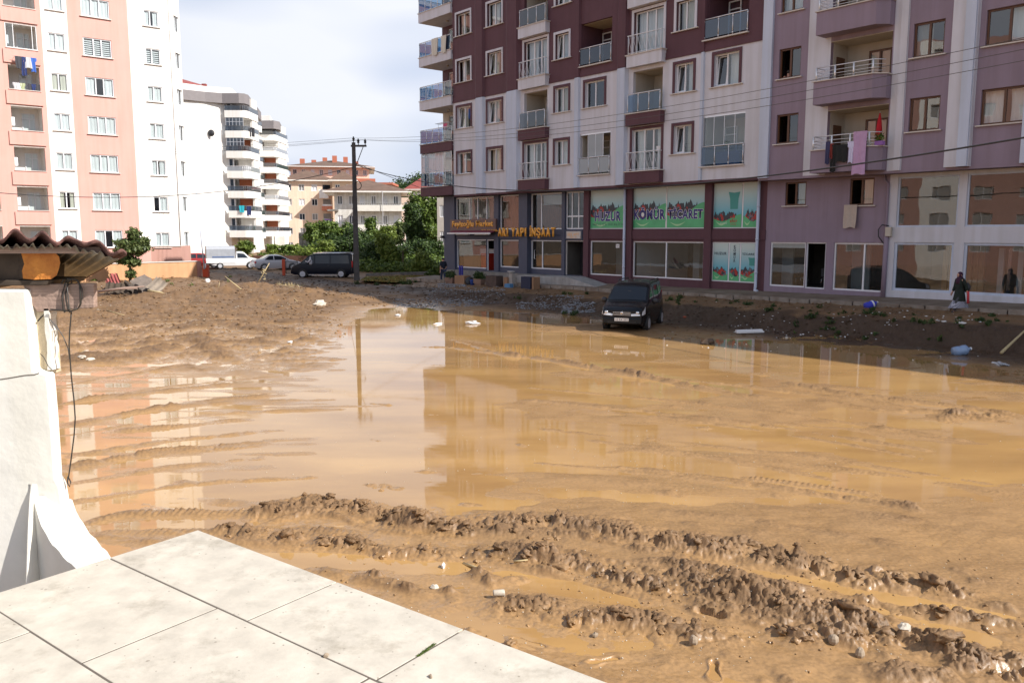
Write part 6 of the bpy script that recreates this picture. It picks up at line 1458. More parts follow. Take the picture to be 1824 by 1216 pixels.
MB().box(-1.5, w2 + 1.5, -1.6, 0, zt2 - 5.2, zt2 - 3.0).build('red_band', mat('coral_red', (0.46, 0.15, 0.09), 0.8), T2)
for i in range(6): MB().box(w2 * (0.1 + 0.14 * i), w2 * (0.1 + 0.14 * i) + 1.2, 6 + (i % 3) * 3, 7.2 + (i % 3) * 3, zt2 + 0.5, zt2 + 2.4 + (0.9 if 1 < i < 5 else 0)).build('chimney', MATS['coral_red'], T2)
T3, f3, w3, zt3 = far_block('house', 'grey and white three storey house with wide brown hipped roof and long balconies', 597, 716, 341, 128, 8, 21, 6, mat('weathered_white_render', (0.74, 0.73, 0.70), 0.85, var=0.12, streak=0.2), m_brownroof, 2.0, rows=4, rover=1.6, d=11, top_floor_off=0.1)
for k in range(3):
    z = zt3 - 2.45 - k * 2.95
    s = MB(); s.box(w3 * (0.30 if k else 0.30), w3 + 0.9, -1.5, -0.02, z - 0.55, z - 0.3); s.box(w3 * 0.30, w3 + 0.9, -1.5, -1.38, z - 0.3, z + 0.35); s.box(w3 + 0.78, w3 + 0.9, -1.38, 0.5, z - 0.3, z + 0.35); b_ = s.build('balcony', mat('pale_balcony', (0.72, 0.70, 0.64), 0.8) if k == 0 else MATS['pale_balcony'], T3)
    k_ = MB(); k_.tube([(w3 * 0.30, -1.44, z + 0.6), (w3 + 0.84, -1.44, z + 0.6)], 0.04, 4)
    for i in range(24): x = w3 * 0.3 + (w3 * 0.7 + 0.8) * i / 23; k_.box(x, x + 0.05, -1.47, -1.42, z + 0.35, z + 0.6)
    k_.build('railing', m_conc, b_)
    s = MB(); s.box(-1.0, 0.6, -1.4, 0.5, z - 0.55, z - 0.3); s.build('side_balcony', m_conc, T3)
MB().tube([(w3 * 0.72, -1.7, 0), (w3 * 0.72, -1.7, zt3)], 0.05, 5).build('post', m_alu, T3)
for i, sx_ in enumerate((0.62, 0.68)): drying_cloth('peach coloured sheet on the lowest long balcony of the brown roofed house, %s one' % ('left' if i == 0 else 'right'), 'washing', f3, w3 * sx_, -1.6, zt3 - 2.45 - 2 * 2.95 + 0.7, 0.55, 2.2, cloth('peach_sheet', (0.6, 0.3, 0.2)) if i == 0 else MATS['peach_sheet'], group='sheets on the house balcony')
T4, _, _, _ = far_block('house', 'distant cream house with red tile roof at the foot of the wooded hill', 728, 765, 337, 190, -6, 15, 5, m_lwhite, m_redroof, 2.6, rows=2, rover=0.8, d=10)
T5, _, _, _ = far_block('house', 'low peach house half hidden by the trees left of the corner shop', 708, 752, 352, 165, 0, 15, 4, m_fpeach, None, 0, rows=4, d=8)
T6, _, _, _ = far_block('apartment_building', 'narrow grey white block just left of the market corner pillar', 779, 830, 352, 96, 0, 15, 3, mat('greige_render', (0.46, 0.42, 0.38), 0.85), None, 0, rows=4, d=8)
T7, _, _, _ = far_block('house', 'small white flat roofed house high on the right below the hill', 742, 800, 326, 240, 0, 15, 5, m_lwhite, None, 0, rows=2, d=8)
fw = thing('apartment_building', 'orange tinted far block seen between the red banded roof and the pole', 'building', (AY(655, HOR, 205).x, 205, 0), 0)
q = MB(); q.box(-1, 6, 0, 10, -1, AY(655, 329, 205).z); q.build('wall', mat('apricot_render', (0.64, 0.42, 0.30), 0.85), fw); q = MB(); q.box(-1.4, 6.4, -0.5, 10, AY(655, 329, 205).z, AY(655, 329, 205).z + 0.5); q.build('roof', MATS['coral_red'], fw); 
for i in range(2): MB().box(1 + i * 2.4, 2.3 + i * 2.4, -0.06, -0.01, AY(655, 329, 205).z - 2.4, AY(655, 329, 205).z - 1.0).build('window', m_carglass, fw)
# the block to the left of the terrace, which the photograph shows mirrored in the shop glass
Fv = Facade(-50, -16, 0, 1); VB = thing('apartment_building', 'pink and white apartment block left of the terrace, seen only mirrored in the shop glass', 'building', (-50, -16, 0), math.pi / 2)
vh = [(2.2 + 4.6 * i, 4.2 + 4.6 * i, 1.6 + 3.0 * k, 3.0 + 3.0 * k) for i in range(9) for k in range(8)]
for i in range(9):
    W = MB(); wall_with_holes(W, i * 4.6 + 0.8, i * 4.6 + 5.4, 0, 25, vh, reveal=0.2); W.build('wall', m_peachd if i % 3 else m_lwhite, VB)
MB().box(0.8, 42.2, 0.35, 14, -0.3, 25.2).build('body', m_peachd, VB)
for (a, b, z0, z1) in vh:
    k = MB(); ring(k, a, b, z0, z1, 0.07, 0.1, 0.16); k.box((a + b) / 2 - 0.035, (a + b) / 2 + 0.035, 0.1, 0.16, z0, z1); o_ = k.build('window', m_upvc, VB); MB().quad((a, 0.17, z0), (b, 0.17, z0), (b, 0.17, z1), (a, 0.17, z1)).build('pane', m_curtd, o_)
# hill
xs = np.linspace(-900, 900, 160); ys = np.linspace(380, 1200, 70); HX, HY = np.meshgrid(xs, ys)
prof = np.interp(HX * 420 / HY, [-400, -85, -70, -64, -57, -48, 30, 300], [3, 4, 9, 21, 27, 31, 38, 50]) 
HZ = prof * (HY / 480) * sstep(380, 520, HY) * (1 + 0.07 * fbm(HX / 60, HY / 90, 4, 2)) + 6 * fbm(HX / 25, HY / 25, 4, 6) * sstep(380, 450, HY) - 2
n1 = len(xs); idx = (np.arange(len(ys) - 1)[:, None] * n1 + np.arange(n1 - 1)[None, :]).ravel()
hill = link('hills', fast_mesh('hills', np.stack([HX.ravel(), HY.ravel(), HZ.ravel()], 1), np.stack([idx, idx + 1, idx + n1 + 1, idx + n1], 1), mat('wooded_slope', (0.05, 0.085, 0.03), 0.95, var=0.5, vs=0.05, col2=(0.025, 0.045, 0.02), bump=0.9, bs=0.25, dist=2.0), True)); tag(hill, 'wooded green hill beyond the roofs', kind='structure')
rg = np.random.default_rng(4); hb = []
for i in range(500):
    x = rg.uniform(-75, 40); y = rg.uniform(440, 560); j = int(np.argmin(abs(ys - y))); i_ = int(np.argmin(abs(xs - x))); s_ = rg.uniform(2.5, 5); hb.append((x, y, HZ[j, i_] + s_ * 0.4, s_, s_, s_))
tag(leaf_cloud('wood', hb, 30000, 1.3, m_leafd, None, 12, aspect=1.2), 'dense wood on the far hillside', kind='stuff')
# ------------------------------------------------------------------ orange wall, barrier, gate, brown wall
def rowwall(name, label, P, Q, z0, z1, th, m, coping=None, cat='wall'):
    P = Vector(P); Q = Vector(Q); d = Q - P; t = thing(name, label, cat, (P.x, P.y, 0), math.atan2(d.y, d.x))
    MB().box(0, d.length, 0, th, z0, z1).build('wall_body', m, t)
    if coping: MB().box(-0.03, d.length + 0.03, -0.05, th + 0.05, z1 + 0.002, z1 + 0.07).build('coping', coping, t)
    return t
ow = rowwall('garden_wall', 'low orange painted wall with a pale coping in front of the peach building', (-36.5, 52.5), (-25.0, 66.2), 0.0, 1.50, 0.2, m_orange, m_stone)
MB().box(17.85, 18.2, -0.08, 0.28, 0, 1.55).build('end_post', m_peachd, ow)
bt = thing('road_barrier', 'orange barrier box with its long pale boom raised upright', 'barrier', (-24.4, 66.4, 0.2), 0)
MB().box(-0.22, 0.22, -0.2, 0.2, 0, 1.05).build('housing', m_redpaint, bt, bevel=0.03); MB().box(-0.1, 0.12, -0.28, -0.2, 0.8, 1.15).build('bracket', m_alu, bt, bevel=0.02)
MB().tube([(0, -0.3, 0.7), (-0.35, -0.3, 6.8)], 0.06, 8, r2=0.035).build('boom', m_whiteb, bt, True)
gt = thing('steel_gate', 'black barred gate with an orange red post beside the silver car', 'gate', (-18.9, 69.0, 0.25), 0.1)
MB().box(-0.12, 0.12, -0.1, 0.1, 0, 1.35).build('post', m_redpaint, gt)
k = MB(); ring(k, 0.15, 1.15, 0.15, 1.2, 0.05, -0.02, 0.02); k.build('gate_frame', m_blackpl, gt)
bar = MB().tube([(0, 0, 0.2), (0, 0, 1.15)], 0.014, 5).mesh('bar', m_blackpl)
for i in range(9): b_ = link('bar', bar, gt); b_.location = (0.25 + i * 0.1, 0, 0)
rowwall('garden_wall', 'long low brown wall behind the parked cars', (-25.5, 82), (-14.5, 80), 0.2, 1.55, 0.25, m_brownwall)
rw = rowwall('retaining_wall', 'grey rubble retaining wall overgrown with ivy beside the peach block', (-27.5, 108), (-22, 104), 0, 3.8, 0.6, m_conc)
rr = random.Random(3)
for i in range(5):
    for j in range(8): MB().box(0.05 + j * 0.83 + (i % 2) * 0.1, 0.78 + j * 0.83, -0.07 - rr.uniform(0, 0.06), 0.0, 0.1 + i * 0.74, 0.76 + i * 0.74).build('stone', m_conc, rw, bevel=0.05)

# ------------------------------------------------------------------ utility pole and its wires
PX, PY = -11.75, 63.0
pl = thing('utility_pole', 'tall tapered concrete utility pole with three insulators beside the navy van', 'utility pole', (PX, PY, 0.1), 0)
MB().prism([(-0.2, -0.17), (0.2, -0.17), (0.2, 0.17), (-0.2, 0.17)], 0, 0.3, 'z').add([(-0.19, -0.16, 0.3), (0.19, -0.16, 0.3), (0.19, 0.16, 0.3), (-0.19, 0.16, 0.3), (-0.12, -0.1, 10.3), (0.12, -0.1, 10.3), (0.12, 0.1, 10.3), (-0.12, 0.1, 10.3)], [(0, 1, 5, 4), (1, 2, 6, 5), (2, 3, 7, 6), (3, 0, 4, 7), (4, 5, 6, 7)]).build('shaft', m_pole, pl)
ca = MB().box(-0.2, 0.95, -0.07, 0.07, 9.98, 10.12).build('cross_arm', m_pole, pl); MB().tube([(0.72, -0.08, 9.98), (0.15, -0.08, 8.6)], 0.03, 5).build('brace', m_pole, pl)
ins = MB().lathe([(0.03, 0), (0.03, 0.12), (0.09, 0.14), (0.09, 0.2), (0.06, 0.22), (0.10, 0.26), (0.10, 0.33), (0.05, 0.37), (0.05, 0.45)], n=10).mesh('insulator', m_blackpl, True)
for x, z in ((0.0, 10.28), (0.35, 10.12), (0.86, 10.10)): o = link('insulator', ins, pl); o.location = (x, 0, z)
MB().tube([(0.28 + 0.26 * math.cos(a), -0.2, 7.15 + 0.3 * math.sin(a)) for a in [i * 0.5 for i in range(26)]], 0.03, 5).build('cable_coil', m_dark, pl, True)
MB().tube([(-0.3, -0.18, 0.2), (-0.42, -0.2, 2.5), (-0.5, -0.2, 3.6), (-0.15, -0.18, 5.5)], 0.015, 4).build('earth_wire', m_pole, pl, True)
def wire(a, b, sag, r_, label, m=m_dark, group=None, n=40):
    a, b = Vector(a), Vector(b); mb = MB(); mb.tube([tuple(a + (b - a) * (i / n) + Vector((0, 0, -sag * 4 * (i / n) * (1 - i / n)))) for i in range(n + 1)], r_, 4)
    o = mb.build('power_cable', m, None, True); return tag(o, label, 'cable', group)
wh_ = 10.1
for i, (dx, dz, lb) in enumerate(((0.0, 0.62, 'upper'), (0.35, 0.50, 'middle'), (0.86, 0.48, 'lower'))):
    wire((PX + dx, PY, wh_ + dz), (15.5 + i * 0.1, 20.5, 9.05 - i * 0.28), 0.85 + 0.05 * i, 0.009, '%s of the three thin bare wires crossing the maroon and mauve facades' % lb, m_wiregrey)
    wire((PX + dx, PY, wh_ + dz), (-75, 95 + i, 12.2 - i * 0.35), 0.5, 0.010, '%s of the three thin bare wires left of the utility pole' % lb, m_wiregrey)
wire((PX + 0.15, PY - 0.15, 8.75), (14.2, 20, 6.35), 1.75, 0.026, 'thick black cable from the utility pole sagging in front of the shops and facades')
wire((PX - 0.1, PY - 0.1, 8.6), (-34, 46, 6.6), 1.5, 0.022, 'black cable sagging from the pole across the white and peach buildings')
wire((PX + 0.1, PY, 8.9), (4.0, 105, 6.0), 0.8, 0.02, 'black cable from the pole down to the houses on the right')

# ------------------------------------------------------------------ vehicles (x forward, y left)
def vehicle(name, label, cat, loc, rz, L_, W_, prof, belt, roof, paint, zb=0.22, wheels=(1.35, -1.35), wr=0.31, windows=(), wsh=None, rear=None, tumble=0.17, handles=(), plate=None, rim=8, extra=None, group=None, wheelsink=0.0, nosetaper=0.13):
    t = thing(name, label, cat, loc, rz, group)
    px_ = [p[0] for p in prof]; pz_ = [p[1] for p in prof]
    order = sorted(range(len(px_)), key=lambda i: px_[i]); xs_ = [px_[i] for i in order]; zs_ = [pz_[i] for i in order]
    zt = lambda x: float(np.interp(x, xs_, zs_))
    hw = lambda x: W_ * (1 - nosetaper * (abs(x) / (L_ / 2)) ** 5)
    def side(x, z):
        if z > belt: return hw(x) * (1 - tumble * (z - belt) / (roof - belt) - 0.03)
        return hw(x) * (1 - 0.10 * max(0, (0.55 - z) / 0.4) ** 2 - 0.03 * max(0, (z - 0.75) / max(belt - 0.75, .1)) ** 2)
    N = 44; xs2 = [-L_ / 2 + L_ * i / N for i in range(N + 1)]; rings = []
    for x in xs2:
        top = zt(x); e = zb + (0.12 * (abs(x) / (L_ / 2)) ** 8); pts = []
        zl_ = [e + (top - 0.06 - e) * k / 9 for k in range(10)]
        half = [(side(x, z), z) for z in zl_]
        w_ = half[-1][0]; half += [(w_ - 0.018, top - 0.025), (w_ - 0.06, top - 0.005), (w_ * 0.72, top + 0.02 * (top / roof)), (w_ * 0.36, top + 0.035 * (top / roof))]
        ringp = [(0, e)] + half + [(0, top + 0.04 * (top / roof))] + [(-a, b) for a, b in reversed(half)]
        rings.append([(x, a, b) for a, b in ringp])
    n = len(rings[0]); v = [p for r_ in rings for p in r_]
    f = [(i * n + j, i * n + (j + 1) % n, (i + 1) * n + (j + 1) % n, (i + 1) * n + j) for i in range(N) for j in range(n)] + [tuple(range(n - 1, -1, -1)), tuple(N * n + j for j in range(n))]
    body = MB().add(v, f).build('body', paint, t, True)
    try:
        b_ = body.modifiers.new('edge', 'EDGE_SPLIT'); b_.split_angle = R(38)
    except Exception: pass
    def sidepatch(nm, quad4, m, off=0.008, parent=body, mirror=True):
        (xa, za), (xb, zb_), (xc, zc), (xd, zd) = quad4       # bottom rear, bottom front, top front, top rear
        for s in ((1, -1) if mirror else (1,)):
            def fn(u, v_):
                x = (xa + (xb - xa) * u) * (1 - v_) + (xd + (xc - xd) * u) * v_; z = (za + (zb_ - za) * u) * (1 - v_) + (zd + (zc - zd) * u) * v_
                return (x, s * (side(x, z) + off), z)
            MB().grid(fn, 6, 4).build(nm, m, parent, True)
    for q in windows: sidepatch('side_window', q, m_carglass)
    def toppatch(nm, xa, xb, k, m, off=0.012):
        def fn(u, v_):
            x = xa + (xb - xa) * u; w_ = (side(x, zt(x)) - 0.07) * (1 - 0.0 * u); y = (v_ * 2 - 1) * w_ * k; ay = abs(y) / max(hw(x), .1)
            return (x, y, zt(x) + 0.04 * (zt(x) / roof) * (1 - ay ** 2) + off)
        return MB().grid(fn, 8, 8).build(nm, m, body, True)
    if wsh: toppatch('windscreen', wsh[0], wsh[1], 0.97, m_carglass)
    if rear: toppatch('rear_window', rear[0], rear[1], 0.92, m_carglass)
    for wx in wheels:
        for s in (1, -1):
            y = s * (hw(wx) - 0.10)
            arch = MB(); na = 14; pts = [(wx + (wr + 0.07) * math.cos(math.pi * j / na), wr + (wr + 0.07) * math.sin(math.pi * j / na)) for j in range(na + 1)]; pts = [(wx + wr + 0.07, zb - 0.02)] + pts + [(wx - wr - 0.07, zb - 0.02)]
            arch.add([(a, s * (side(a, max(b, zb)) + 0.004), b) for a, b in pts], [tuple(range(len(pts)))]); arch.build('wheel_arch', m_black, body)
            w = MB().lathe([(wr * 0.55, -0.10), (wr - 0.02, -0.10), (wr, -0.07), (wr, 0.07), (wr - 0.02, 0.10), (wr * 0.62, 0.10)], (0, 0, 0), 22, 'y').build('wheel', m_black, t, True); w.location = (wx, y + s * 0.03, wr - wheelsink)
            rm = MB(); 
            rm.lathe([(wr * 0.60, 0.085 * s), (wr * 0.66, 0.105 * s), (wr * 0.60, 0.11 * s)], (0, 0, 0), 20, 'y'); rm.lathe([(0.0, 0.115 * s), (wr * 0.15, 0.112 * s), (wr * 0.2, 0.10 * s)], (0, 0, 0), 12, 'y')
            for j in range(rim):
                a = 2 * math.pi * j / rim; c_, s_ = math.cos(a), math.sin(a); p = lambda r_, w_: (r_ * c_ - w_ * s_, s * 0.112, r_ * s_ + w_ * c_)
                rm.add([p(wr * 0.12, -wr * 0.07), p(wr * 0.62, -wr * 0.10), p(wr * 0.62, wr * 0.10), p(wr * 0.12, wr * 0.07)], [(0, 1, 2, 3)])
            rm.build('rim', m_silver, w)
    for hx, hz in handles: 
        for s in (1, -1): MB().box(hx - 0.09, hx + 0.09, s * side(hx, hz), s * (side(hx, hz) + 0.03), hz - 0.015, hz + 0.015).build('door_handle', m_blackpl, body)
    if plate: pass
    if extra: extra(t, body, side, zt, hw, sidepatch)
    return t
# black compact van stuck in the mud
def doblo(t, body, side, zt, hw, sp):
    fx = 2.08
    for s in (1, -1):
        hx_ = [2.10, 2.10, 2.085, 2.02, 1.90, 1.76]; hy_ = [0.36, 0.56, 0.70, 0.785, 0.81, 0.835]; hl = MB().grid(lambda u, v: (float(np.interp(u * 5, range(6), hx_)) - 0.10 * v * v, s * (float(np.interp(u * 5, range(6), hy_)) - 0.02 * v), 0.62 + 0.06 * u + v * (0.17 + 0.10 * u)), 10, 4); hl.build('headlight', m_lamp, body, True)
        MB().ball((2.06, s * 0.60, 0.75), (0.06, 0.08, 0.06), 10, 7).build('reflector', m_chrome, body, True)
        k = MB().ball((0.86, s * 1.0, 1.12), (0.07, 0.13, 0.11), 10, 7).build('wing_mirror', m_blackpl, body, True)
        MB().tube([(0.1, s * 0.62, 1.80), (0.0, s * 0.63, 1.87), (-1.5, s * 0.63, 1.87), (-1.6, s * 0.62, 1.80)], 0.024, 6).build('roof_rail', m_blackpl, body, True)
        MB().box(-2.10, -2.04, s * 0.60, s * 0.70, 0.9, 1.35).build('tail_light', m_tail, body)
    MB().box(1.97, 2.095, -0.35, 0.35, 0.62, 0.78).build('grille', m_blackpl, body, bevel=0.03)
    g_ = MB()
    for i in range(3): g_.box(2.09, 2.105, -0.34, 0.34, 0.645 + i * 0.05, 0.655 + i * 0.05)
    g_.build('grille_bars', m_chrome, body); MB().lathe([(0.0, 0.0), (0.055, 0.0), (0.06, -0.02)], (2.108, 0, 0.72), 14, 'x').build('badge', m_chrome, body, True)
    MB().box(2.0, 2.10, -0.74, 0.74, 0.30, 0.56).build('bumper', m_navycar, body, bevel=0.05); MB().box(2.09, 2.106, -0.55, 0.55, 0.34, 0.42).build('air_intake', m_black, body)
    p = MB().box(2.10, 2.115, -0.27, 0.27, 0.42, 0.535).build('number_plate', m_pwhite, body); text('53 EA 333', 0.46, 0.075, m_pblack, p, (2.118, 0, 0.478), extrude=0, rot=(math.pi / 2, 0, math.pi / 2))
    MB().tube([(1.28, 0.55, 1.07), (1.22, -0.1, 1.10)], 0.012, 4).build('wiper', m_blackpl, body); MB().tube([(1.28, -0.1, 1.07), (1.22, -0.7, 1.10)], 0.012, 4).build('wiper', m_blackpl, body)
    MB().ball((0.85, 0.02, 1.45), (0.03, 0.10, 0.05), 8, 5).build('rear_view_mirror', m_blackpl, body); MB().ball((0.95, 0.0, 1.27), (0.05, 0.06, 0.07), 8, 6).build('hanging_charm', m_pwhite, body, True)
car_z = 0.0
d_ = vehicle('parked_van', 'black compact van with roof rails stuck in the mud at the edge of the floodwater', 'van', (4.88, 33.1, car_z + 0.04), R(-111), 4.16, 0.86,
        [(2.08, 0.80), (2.03, 0.88), (1.85, 0.95), (1.30, 1.09), (0.62, 1.62), (0.30, 1.75), (-0.4, 1.80), (-1.6, 1.80), (-1.92, 1.74), (-2.04, 1.2), (-2.08, 0.9)], 1.05, 1.80, m_navycar, 0.20, (1.28, -1.30), 0.31,
        windows=(((0.22, 1.08), (1.10, 1.08), (0.52, 1.58), (0.22, 1.66)), ((-0.75, 1.08), (0.14, 1.08), (0.14, 1.66), (-0.75, 1.66)), ((-1.75, 1.08), (-0.83, 1.08), (-0.83, 1.66), (-1.72, 1.62))), wsh=(0.66, 1.24), rear=(-2.02, -1.95), handles=((0.05, 0.95), (-0.7, 0.95)), extra=doblo, wheelsink=0.03)
# navy passenger van
def trans(t, body, side, zt, hw, sp):
    for s in (1, -1):
        MB().tube([(0.7, s * 0.74, 1.96), (-2.2, s * 0.74, 1.97)], 0.035, 6).build('roof_rail', m_chrome, body, True); MB().box(-1.35, 1.05, s * 0.93, s * 1.0, 0.24, 0.31).build('side_step', m_chrome, body)
        MB().box(-2.44, -2.30, s * 0.80, s * 0.90, 0.85, 1.35).build('tail_light', m_tail, body, bevel=0.02); MB().ball((2.28, s * 0.68, 0.85), (0.13, 0.14, 0.12), 10, 7).build('headlight', m_lamp, body, True); MB().ball((1.15, s * 1.03, 1.28), (0.08, 0.12, 0.14), 8, 6).build('wing_mirror', m_blackpl, body, True)
        MB().box(-2.42, -2.38, s * 0.72, s * 0.76, 1.3, 1.9).build('rear_trim', m_chrome, body)
    MB().box(2.38, 2.45, -0.5, 0.5, 0.55, 0.72).build('grille', m_blackpl, body, bevel=0.02)
vx_, vy_ = (579 - 912) / 1480 * 66.5, 66.5
tz_v = 0.22
v_ = vehicle('parked_van', 'long navy blue passenger van with silver roof rails beside the utility pole', 'van', (vx_, vy_, tz_v), math.pi, 4.95, 0.95,
        [(2.475, 0.6), (2.44, 0.85), (2.25, 1.0), (1.75, 1.18), (1.0, 1.78), (0.6, 1.90), (-2.1, 1.94), (-2.36, 1.86), (-2.46, 1.2), (-2.475, 0.8)], 1.12, 1.95, m_vancar, 0.24, (1.53, -1.50), 0.33,
        windows=(((0.62, 1.15), (1.62, 1.15), (0.98, 1.70), (0.62, 1.78)), ((-0.62, 1.15), (0.52, 1.15), (0.52, 1.80), (-0.62, 1.80)), ((-2.15, 1.15), (-0.70, 1.15), (-0.70, 1.80), (-2.05, 1.80))), wsh=(1.02, 1.70), handles=((0.5, 1.0), (-0.5, 1.0)), extra=trans, rim=10)
pd = skin('person', [(0, 0, 0), (0, 0, 0.25), (0, 0, 0.42), (0.02, 0, 0.52), (0.03, 0, 0.66), (0.02, 0.2, 0.38), (0.22, 0.26, 0.22), (0.38, 0.2, 0.34)], [(0, 1), (1, 2), (2, 3), (3, 4), (2, 5), (5, 6), (6, 7)], [0.15, 0.16, 0.13, 0.06, 0.10, 0.06, 0.045, 0.035], cloth('pale_shirt', (0.6, 0.6, 0.66)), None, 2)
pd.location = (vx_ - 0.85, vy_ - 0.93, tz_v + 1.02); pd.rotation_euler = (0, 0, math.pi); tag(pd, 'driver in a pale shirt with an arm at the open window of the navy van', 'person')
def sedan_x(t, body, side, zt, hw, sp):
    for s in (1, -1):
        MB().box(-2.14, -1.98, s * 0.45, s * 0.80, 0.68, 0.84).build('tail_light', m_tail, body, bevel=0.03); MB().ball((2.02, s * 0.6, 0.66), (0.12, 0.18, 0.08), 10, 6).build('headlight', m_lamp, body, True); MB().ball((0.75, s * 0.9, 0.98), (0.06, 0.10, 0.07), 8, 6).build('wing_mirror', m_silver, body, True)
    MB().box(-2.17, -2.14, -0.25, 0.25, 0.5, 0.61).build('number_plate', m_pwhite, body); MB().box(-2.17, -2.02, -0.8, 0.8, 0.34, 0.46).build('bumper', m_silver, body, bevel=0.03)
vehicle('parked_car', 'silver saloon car parked nose away behind the barred gate', 'car', ((493 - 912) / 1480 * 77, 77, 0.36), R(32), 4.3, 0.84, [(2.15, 0.6), (2.0, 0.76), (1.1, 0.95), (0.35, 1.33), (0.0, 1.41), (-0.7, 1.38), (-1.35, 1.04), (-2.02, 1.0), (-2.15, 0.7)], 0.92, 1.41, m_silver, 0.2, (1.30, -1.28), 0.30,
        windows=(((-0.35, 0.95), (0.95, 0.95), (0.32, 1.28), (-0.35, 1.33)), ((-1.25, 0.97), (-0.43, 0.95), (-0.43, 1.33), (-0.80, 1.31))), wsh=(0.40, 1.04), rear=(-1.30, -0.76), extra=sedan_x, tumble=0.24)
def truck_x(t, body, side, zt, hw, sp):
    b = MB(); b.box(-2.55, 0.05, -0.86, 0.86, 0.55, 1.0).build('load_bed', m_wcar, t, bevel=0.02)
    prof = [(-0.84, 1.0), (0.84, 1.0), (0.84, 1.85), (0.70, 2.05), (0.35, 2.12), (-0.35, 2.12), (-0.70, 2.05), (-0.84, 1.85)]
    MB().prism(prof, -2.50, 0.0, 'x').build('canvas_cover', m_tarp, t); MB().prism([(p[0] * 1.005, p[1] * 1.002) for p in prof], -2.56, -2.505, 'x').build('rear_curtain', m_tarpb, t)
    for s in (1, -1): MB().box(-2.0, -0.1, s * 0.845, s * 0.855, 1.05, 1.2).build('cover_band', cloth('blue_band', (0.12, 0.17, 0.3)) if s == 1 else MATS['blue_band'], t); MB().box(-2.62, -2.56, s * 0.6, s * 0.8, 0.58, 0.75).build('tail_light', m_tail, t)
    k = MB(); k.box(-2.5, 0.0, -0.7, 0.7, 0.35, 0.5); k.build('chassis', m_black, t)
    for s in (1, -1):
        w = MB().lathe([(0.17, -0.10), (0.29, -0.10), (0.31, -0.07), (0.31, 0.07), (0.29, 0.10), (0.19, 0.10)], (0, 0, 0), 20, 'y').build('wheel', m_black, t, True); w.location = (-1.35, s * 0.76, 0.31)
        MB().lathe([(0.0, 0.08 * s), (0.12, 0.09 * s), (0.18, 0.105 * s)], (0, 0, 0), 14, 'y').build('rim', m_silver, w)
    for s in (1, -1): MB().ball((2.0, s * 0.55, 0.72), (0.1, 0.16, 0.09), 8, 6).build('headlight', m_lamp, body, True)
vehicle('pickup_truck', 'white pickup truck with a grey canvas cover over its load bed', 'truck', ((420 - 912) / 1480 * 78.5, 78.5, 0.42), R(22), 2.2, 0.83, [(2.15, 0.6), (2.1, 0.85), (1.9, 0.92), (1.35, 1.02), (0.85, 1.5), (0.6, 1.58), (0.1, 1.58), (0.02, 1.0)], 1.0, 1.58, m_wcar, 0.25, (), 0.31, tumble=0.15, windows=(((0.12, 1.02), (1.22, 1.02), (0.82, 1.42), (0.12, 1.48)),), wsh=(0.88, 1.30), extra=None, nosetaper=0.02) if False else None
# the pickup is built about its own centre
def pickup():
    t = vehicle('pickup_truck', 'white pickup truck with a grey canvas cover over its load bed', 'truck', ((420 - 912) / 1480 * 78.5, 78.5, 0.42), R(22), 4.3, 0.83, [(2.15, 0.6), (2.1, 0.85), (1.9, 0.92), (1.35, 1.02), (0.85, 1.5), (0.6, 1.58), (0.12, 1.58), (0.06, 0.62), (-2.15, 0.60)], 1.0, 1.58, m_wcar, 0.32, (1.35,), 0.31, tumble=0.15, windows=(((0.2, 1.02), (1.20, 1.02), (0.80, 1.42), (0.2, 1.48)),), wsh=(0.90, 1.28), extra=truck_x)
pickup()
vehicle('parked_car', 'dark red car mostly hidden behind the orange wall end', 'car', ((358 - 912) / 1480 * 80, 80, 0.42), R(20), 4.1, 0.82, [(2.05, 0.6), (1.95, 0.8), (1.1, 0.98), (0.45, 1.35), (0.0, 1.42), (-1.2, 1.40), (-1.85, 0.98), (-2.05, 0.8)], 0.93, 1.42, m_redcar, 0.2, (1.25, -1.25), 0.3, windows=(((-0.2, 0.97), (0.95, 0.97), (0.4, 1.3), (-0.2, 1.34)), ((-1.5, 0.97), (-0.3, 0.97), (-0.3, 1.34), (-1.15, 1.33))), wsh=(0.48, 1.04), rear=(-1.8, -1.25))

